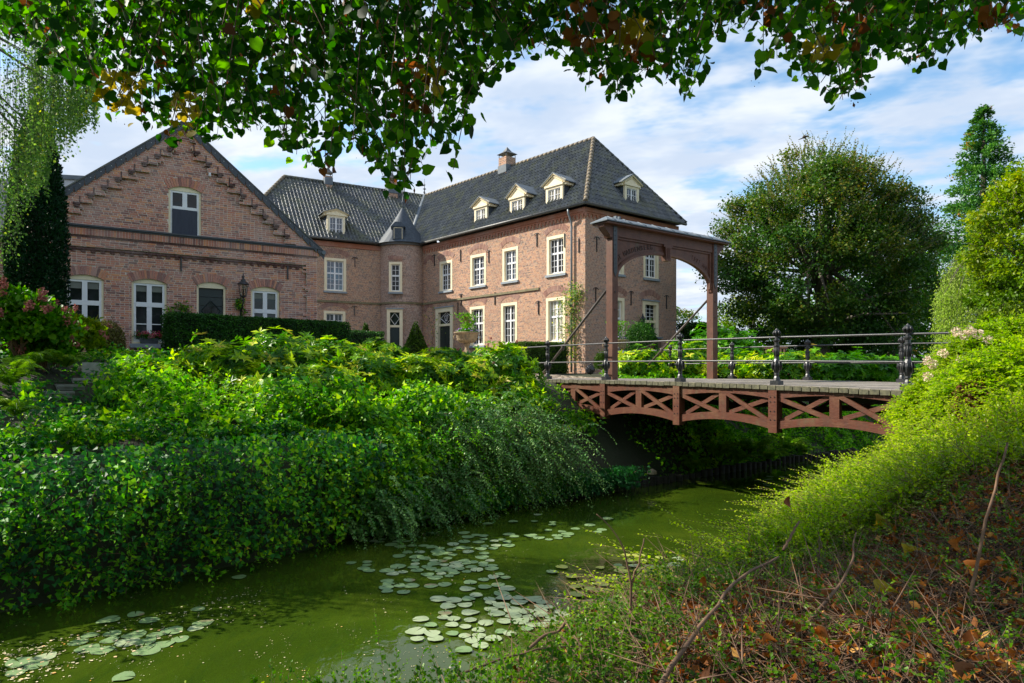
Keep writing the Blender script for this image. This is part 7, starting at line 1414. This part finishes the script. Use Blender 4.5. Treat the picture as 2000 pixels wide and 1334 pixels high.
climber('climbing_rose', 'sparse climber on the turret wall beside its door', FL, [(842, 690), (846, 650), (840, 630), (836, 615)], 130, .08, G['birch'], 3, .35, .6); climber('climber', 'green climber tendrils between the tall window and the boarded door', FG, [(330, 640), (326, 610), (345, 598), (370, 606), (352, 598)], 260, .05, G['maple'], 4, .07, .06); climber('climber', 'small dark ivy tuft growing round the lantern bracket', FG, [(468, 600), (464, 592), (474, 586)], 240, .045, G['ivy'], 5, .05, .10); climber('climber', 'young green shoots rising behind the hedge under the lantern', FG, [(470, 622), (478, 605), (470, 600)], 60, .05, G['maple'], 6, .06, .12)
# wooden marker post and garden lamp
A = Acc(); c = pw(107, 692, 14.2); A.box(c + [-.05, 0, -.3], (.10, 0, 0), (0, .1, 0), (.02, 0, 1.08)); tag(A.build('wooden_post', M['wood_gate']), 'plain reddish wooden post standing in the ivy in front of the yew column', 'post')
A = Acc(); c = pw(102, 640, 14.8); A.tube([c + [0, 0, -.9], c], .018, 6); A.lathe(c, [(.02, -.02), (.06, .0), (.06, .16), (.03, .2), (.03, .24)], 10); tag(A.build('garden_lamp', M['iron']), 'slim black garden lamp beside the wooden post', 'lamp')
# steps let into the bank
t = thing('garden_steps', 'mossy brick steps half buried in ivy climbing the bank to the house', 'steps')
for a, b in STEPS:
    u = nrm(b - a); L = np.linalg.norm(b - a); n_ = np.array([-u[1], u[0], 0]); n_ = n_ if n_[1] > 0 else -n_; A = Acc(); z = max(a[2], b[2]); A.box([a[0], a[1], z - .28], u * L, n_ * .36, (0, 0, .24)); A.box(np.array([a[0], a[1], z - .04]) - n_ * .03, u * L, n_ * .42, (0, 0, .045)); A.build('tread', M['stone_grey'], t)
A = Acc(); a, b = STEPS[4][0], STEPS[6][1]; A.box([a[0] - .1, a[1] + .45, a[2] - .3], (b[0] - a[0] + .2, (b[1] - a[1]) * .6, 0), (0, .22, 0), (0, 0, .62)); A.build('flank_wall', M['stone_grey'], t)
# piles along the waterline beyond the bridge
t = thing('pile_edging', 'row of dark wet timber piles edging the far bank under and beyond the bridge', 'revetment'); r = np.random.default_rng(17)
for k in range(62):
    x = -1.0 + k * .225; y = float(np.interp(x, LX, LY)) - .10 + r.normal(0, .02); h = .13 + .12 * r.random(); A = Acc(); A.tube([(x, y, -3.4), (x, y, -3 + h)], .085 + .02 * r.random(), 8, smooth=False); A.build('pile', M['wood_dark'], t)
# ferns
def ferns(spots, seed):
    r = np.random.default_rng(seed)
    for (c, R_, nf, lab) in spots:
        t = thing('fern', lab, 'fern', 'ferns on the banks of the moat')
        A = Acc()
        for k in range(nf):
            an = r.random() * 2 * math.pi; d = np.array([math.cos(an), math.sin(an), 0]) * .8 + np.array([.25, -.3, 0]); L = R_ * r.uniform(.7, 1.1); s = np.linspace(0, 1, 26); P = c + np.outer(s * L * .85, d) + np.outer(L * (1.45 * s - 1.20 * s * s) * (.6 + .6 * r.random()), [0, 0, 1.]); tg = nrm(np.gradient(P, axis=0)); side = nrm(np.cross(tg, [0, 0, 1.])); up = np.cross(side, tg)
            for sg in (-1, 1): ln = L * .24 * np.sin(np.pi * (.08 + .9 * s) ** .8); add_leaves(A, P, side * sg + tg * .45 - up * .25 + r.normal(size=(26, 3)) * .06, up + r.normal(size=(26, 3)) * .2, np.maximum(ln, .015), 'long', 0, np.clip(.3 + .5 * r.random() + .2 * r.random(26), 0, 1), .55)
            A.tube(P[::5], .005, 3, cap=False, rnd=.2)
        A.build('frond', G['fern'], t, kind='stuff')
fs = []
for i, (px, py, Y, R_, lab) in enumerate([(1350, 905, 19.8, .9, 'fern at the foot of the dark bank just beyond the bridge'), (1400, 880, 20.6, 1.0, 'large fern with pale fronds under the bridge middle span'), (1440, 892, 20.9, .9, 'broad fern arching over the piles'), (1470, 870, 21.8, 1.0, 'fern behind the broad arching fern'), (1500, 885, 21.9, .85, 'low fern near the pale stone edging'), (1530, 868, 22.8, .9, 'fern below the longest bridge panel'), (1570, 872, 23.6, .8, 'last fern before the sunlit shoots'), (1330, 870, 20.8, .8, 'dark fern at the edge of the shadow under the bridge'),
    (20, 740, 10.6, .8, 'large fern at the edge beside the hydrangea'), (130, 705, 12.6, .6, 'yellowing fern in front of the wooden post'), (30, 800, 10.0, .6, 'fern low beside the ivy steps'), (765, 1000, 12.9, .5, 'small yellow fern overhanging the water'), (60, 705, 12.2, .6, 'fern under the large hydrangea')]): fs.append((pw(px, py + 12, Y), R_, 16, lab))
ferns(fs, 3)
# grass tufts on the bank and shade plants beyond the bridge
A = Acc(); r = np.random.default_rng(23); 
for (px, py, Y, n, s) in [(660, 1000, 12.6, 900, .5), (610, 985, 12.3, 500, .45), (700, 1010, 12.8, 400, .4), (1030, 880, 16.6, 260, .55), (1010, 850, 16.8, 160, .5), (560, 1000, 11.9, 300, .4)]:
    P = pw(px, py, Y) + r.normal(size=(n, 3)) * [.38, .2, .16]; add_leaves(A, P, nrm(r.normal(size=(n, 3)) * .5 + [.2, -.15, .9]), nrm(r.normal(size=(n, 3)) + [.5, -.5, .5]), s * (.5 + .6 * r.random(n)), 'blade', 0, r.random(n), .8)
A.build('grass', G['grass'], None, kind='stuff', label='long grass tufts among the ivy near the water')
def bank_beyond():
    r = np.random.default_rng(61); n = 52000; A = Acc(); x = r.uniform(3.2, 16, n); a = r.uniform(-.1, 4.6, n); y = np.interp(x, LX, LY) + a / .74; z = ground(x, y); P = np.stack([x, y, z], 1); lump = fbm(P, .9, 3); P = P + np.array([.35, -.4, .75]) * ((lump - .38) * 1.3)[:, None] * np.minimum(1, a + .2)[:, None] + [0, 0, .08]; keep = (x > 5.2) | (r.random(n) < (x - 3.0) / 3.0 * .6); P = P[keep]; m = len(P)
    add_leaves(A, P, nrm([.2, -.3, -.3] + r.normal(size=(m, 3)) * .7), nrm([.3, -.4, .7] + r.normal(size=(m, 3)) * .5), .07 + .06 * r.random(m), 'flat', 0, np.clip(.7 * lump[keep] + .5 * r.random(m) - .1, 0, 1), .9); A.build('bank_foliage', G['creep'], None, kind='stuff', label='leafy undergrowth on the shaded bank beyond the bridge')
bank_beyond()
A = Acc(); q = pplane(1278, 925, -2.6); V = rdir(40, r)
A.lathe(q + [0, .3, -.02], [(.02, -.06), (.13, -.03), (.12, .05), (.03, .1)], 7, smooth=False); tag(A.build('stone', M['stone_tan']), 'pale stone lying on the dark bank under the bridge', 'stone')
tris = sum(sum(max(0, len(p.vertices) - 2) for p in []) for _ in ())

# small bird perched on the highest twig of the beech
A = Acc(); c = pw(1573, 268, 35.6); K = 10; t_ = np.linspace(0, 1, K); P = c + np.outer(t_ - .5, [.34, 0, .10]) + np.outer(np.sin(t_ * math.pi), [0, 0, .03]); A.tube(P, [.012, .05, .075, .085, .08, .065, .045, .05, .048, .012], 8)
bird = A.build('bird', M['bark']); tag(bird, 'small dark bird perched on the topmost twig of the copper beech', 'bird'); A = Acc(); A.tube([c + [-.15, 0, -.05], c + [-.36, 0, -.13]], [.03, .015], 4); A.build('tail', M['bark'], bird); A = Acc(); A.tube([c + [.17, 0, .055], c + [.23, 0, .055]], [.014, .002], 4); A.build('beak', M['rod'], bird); A = Acc(); A.tube([c + [0, 0, -.07], c + [.02, .05, -1.2], c + [.1, .1, -2.4]], [.008, .012, .02], 4)
A.build('perch_twig', M['bark_grey'], bpy.data.objects['copper_beech'])
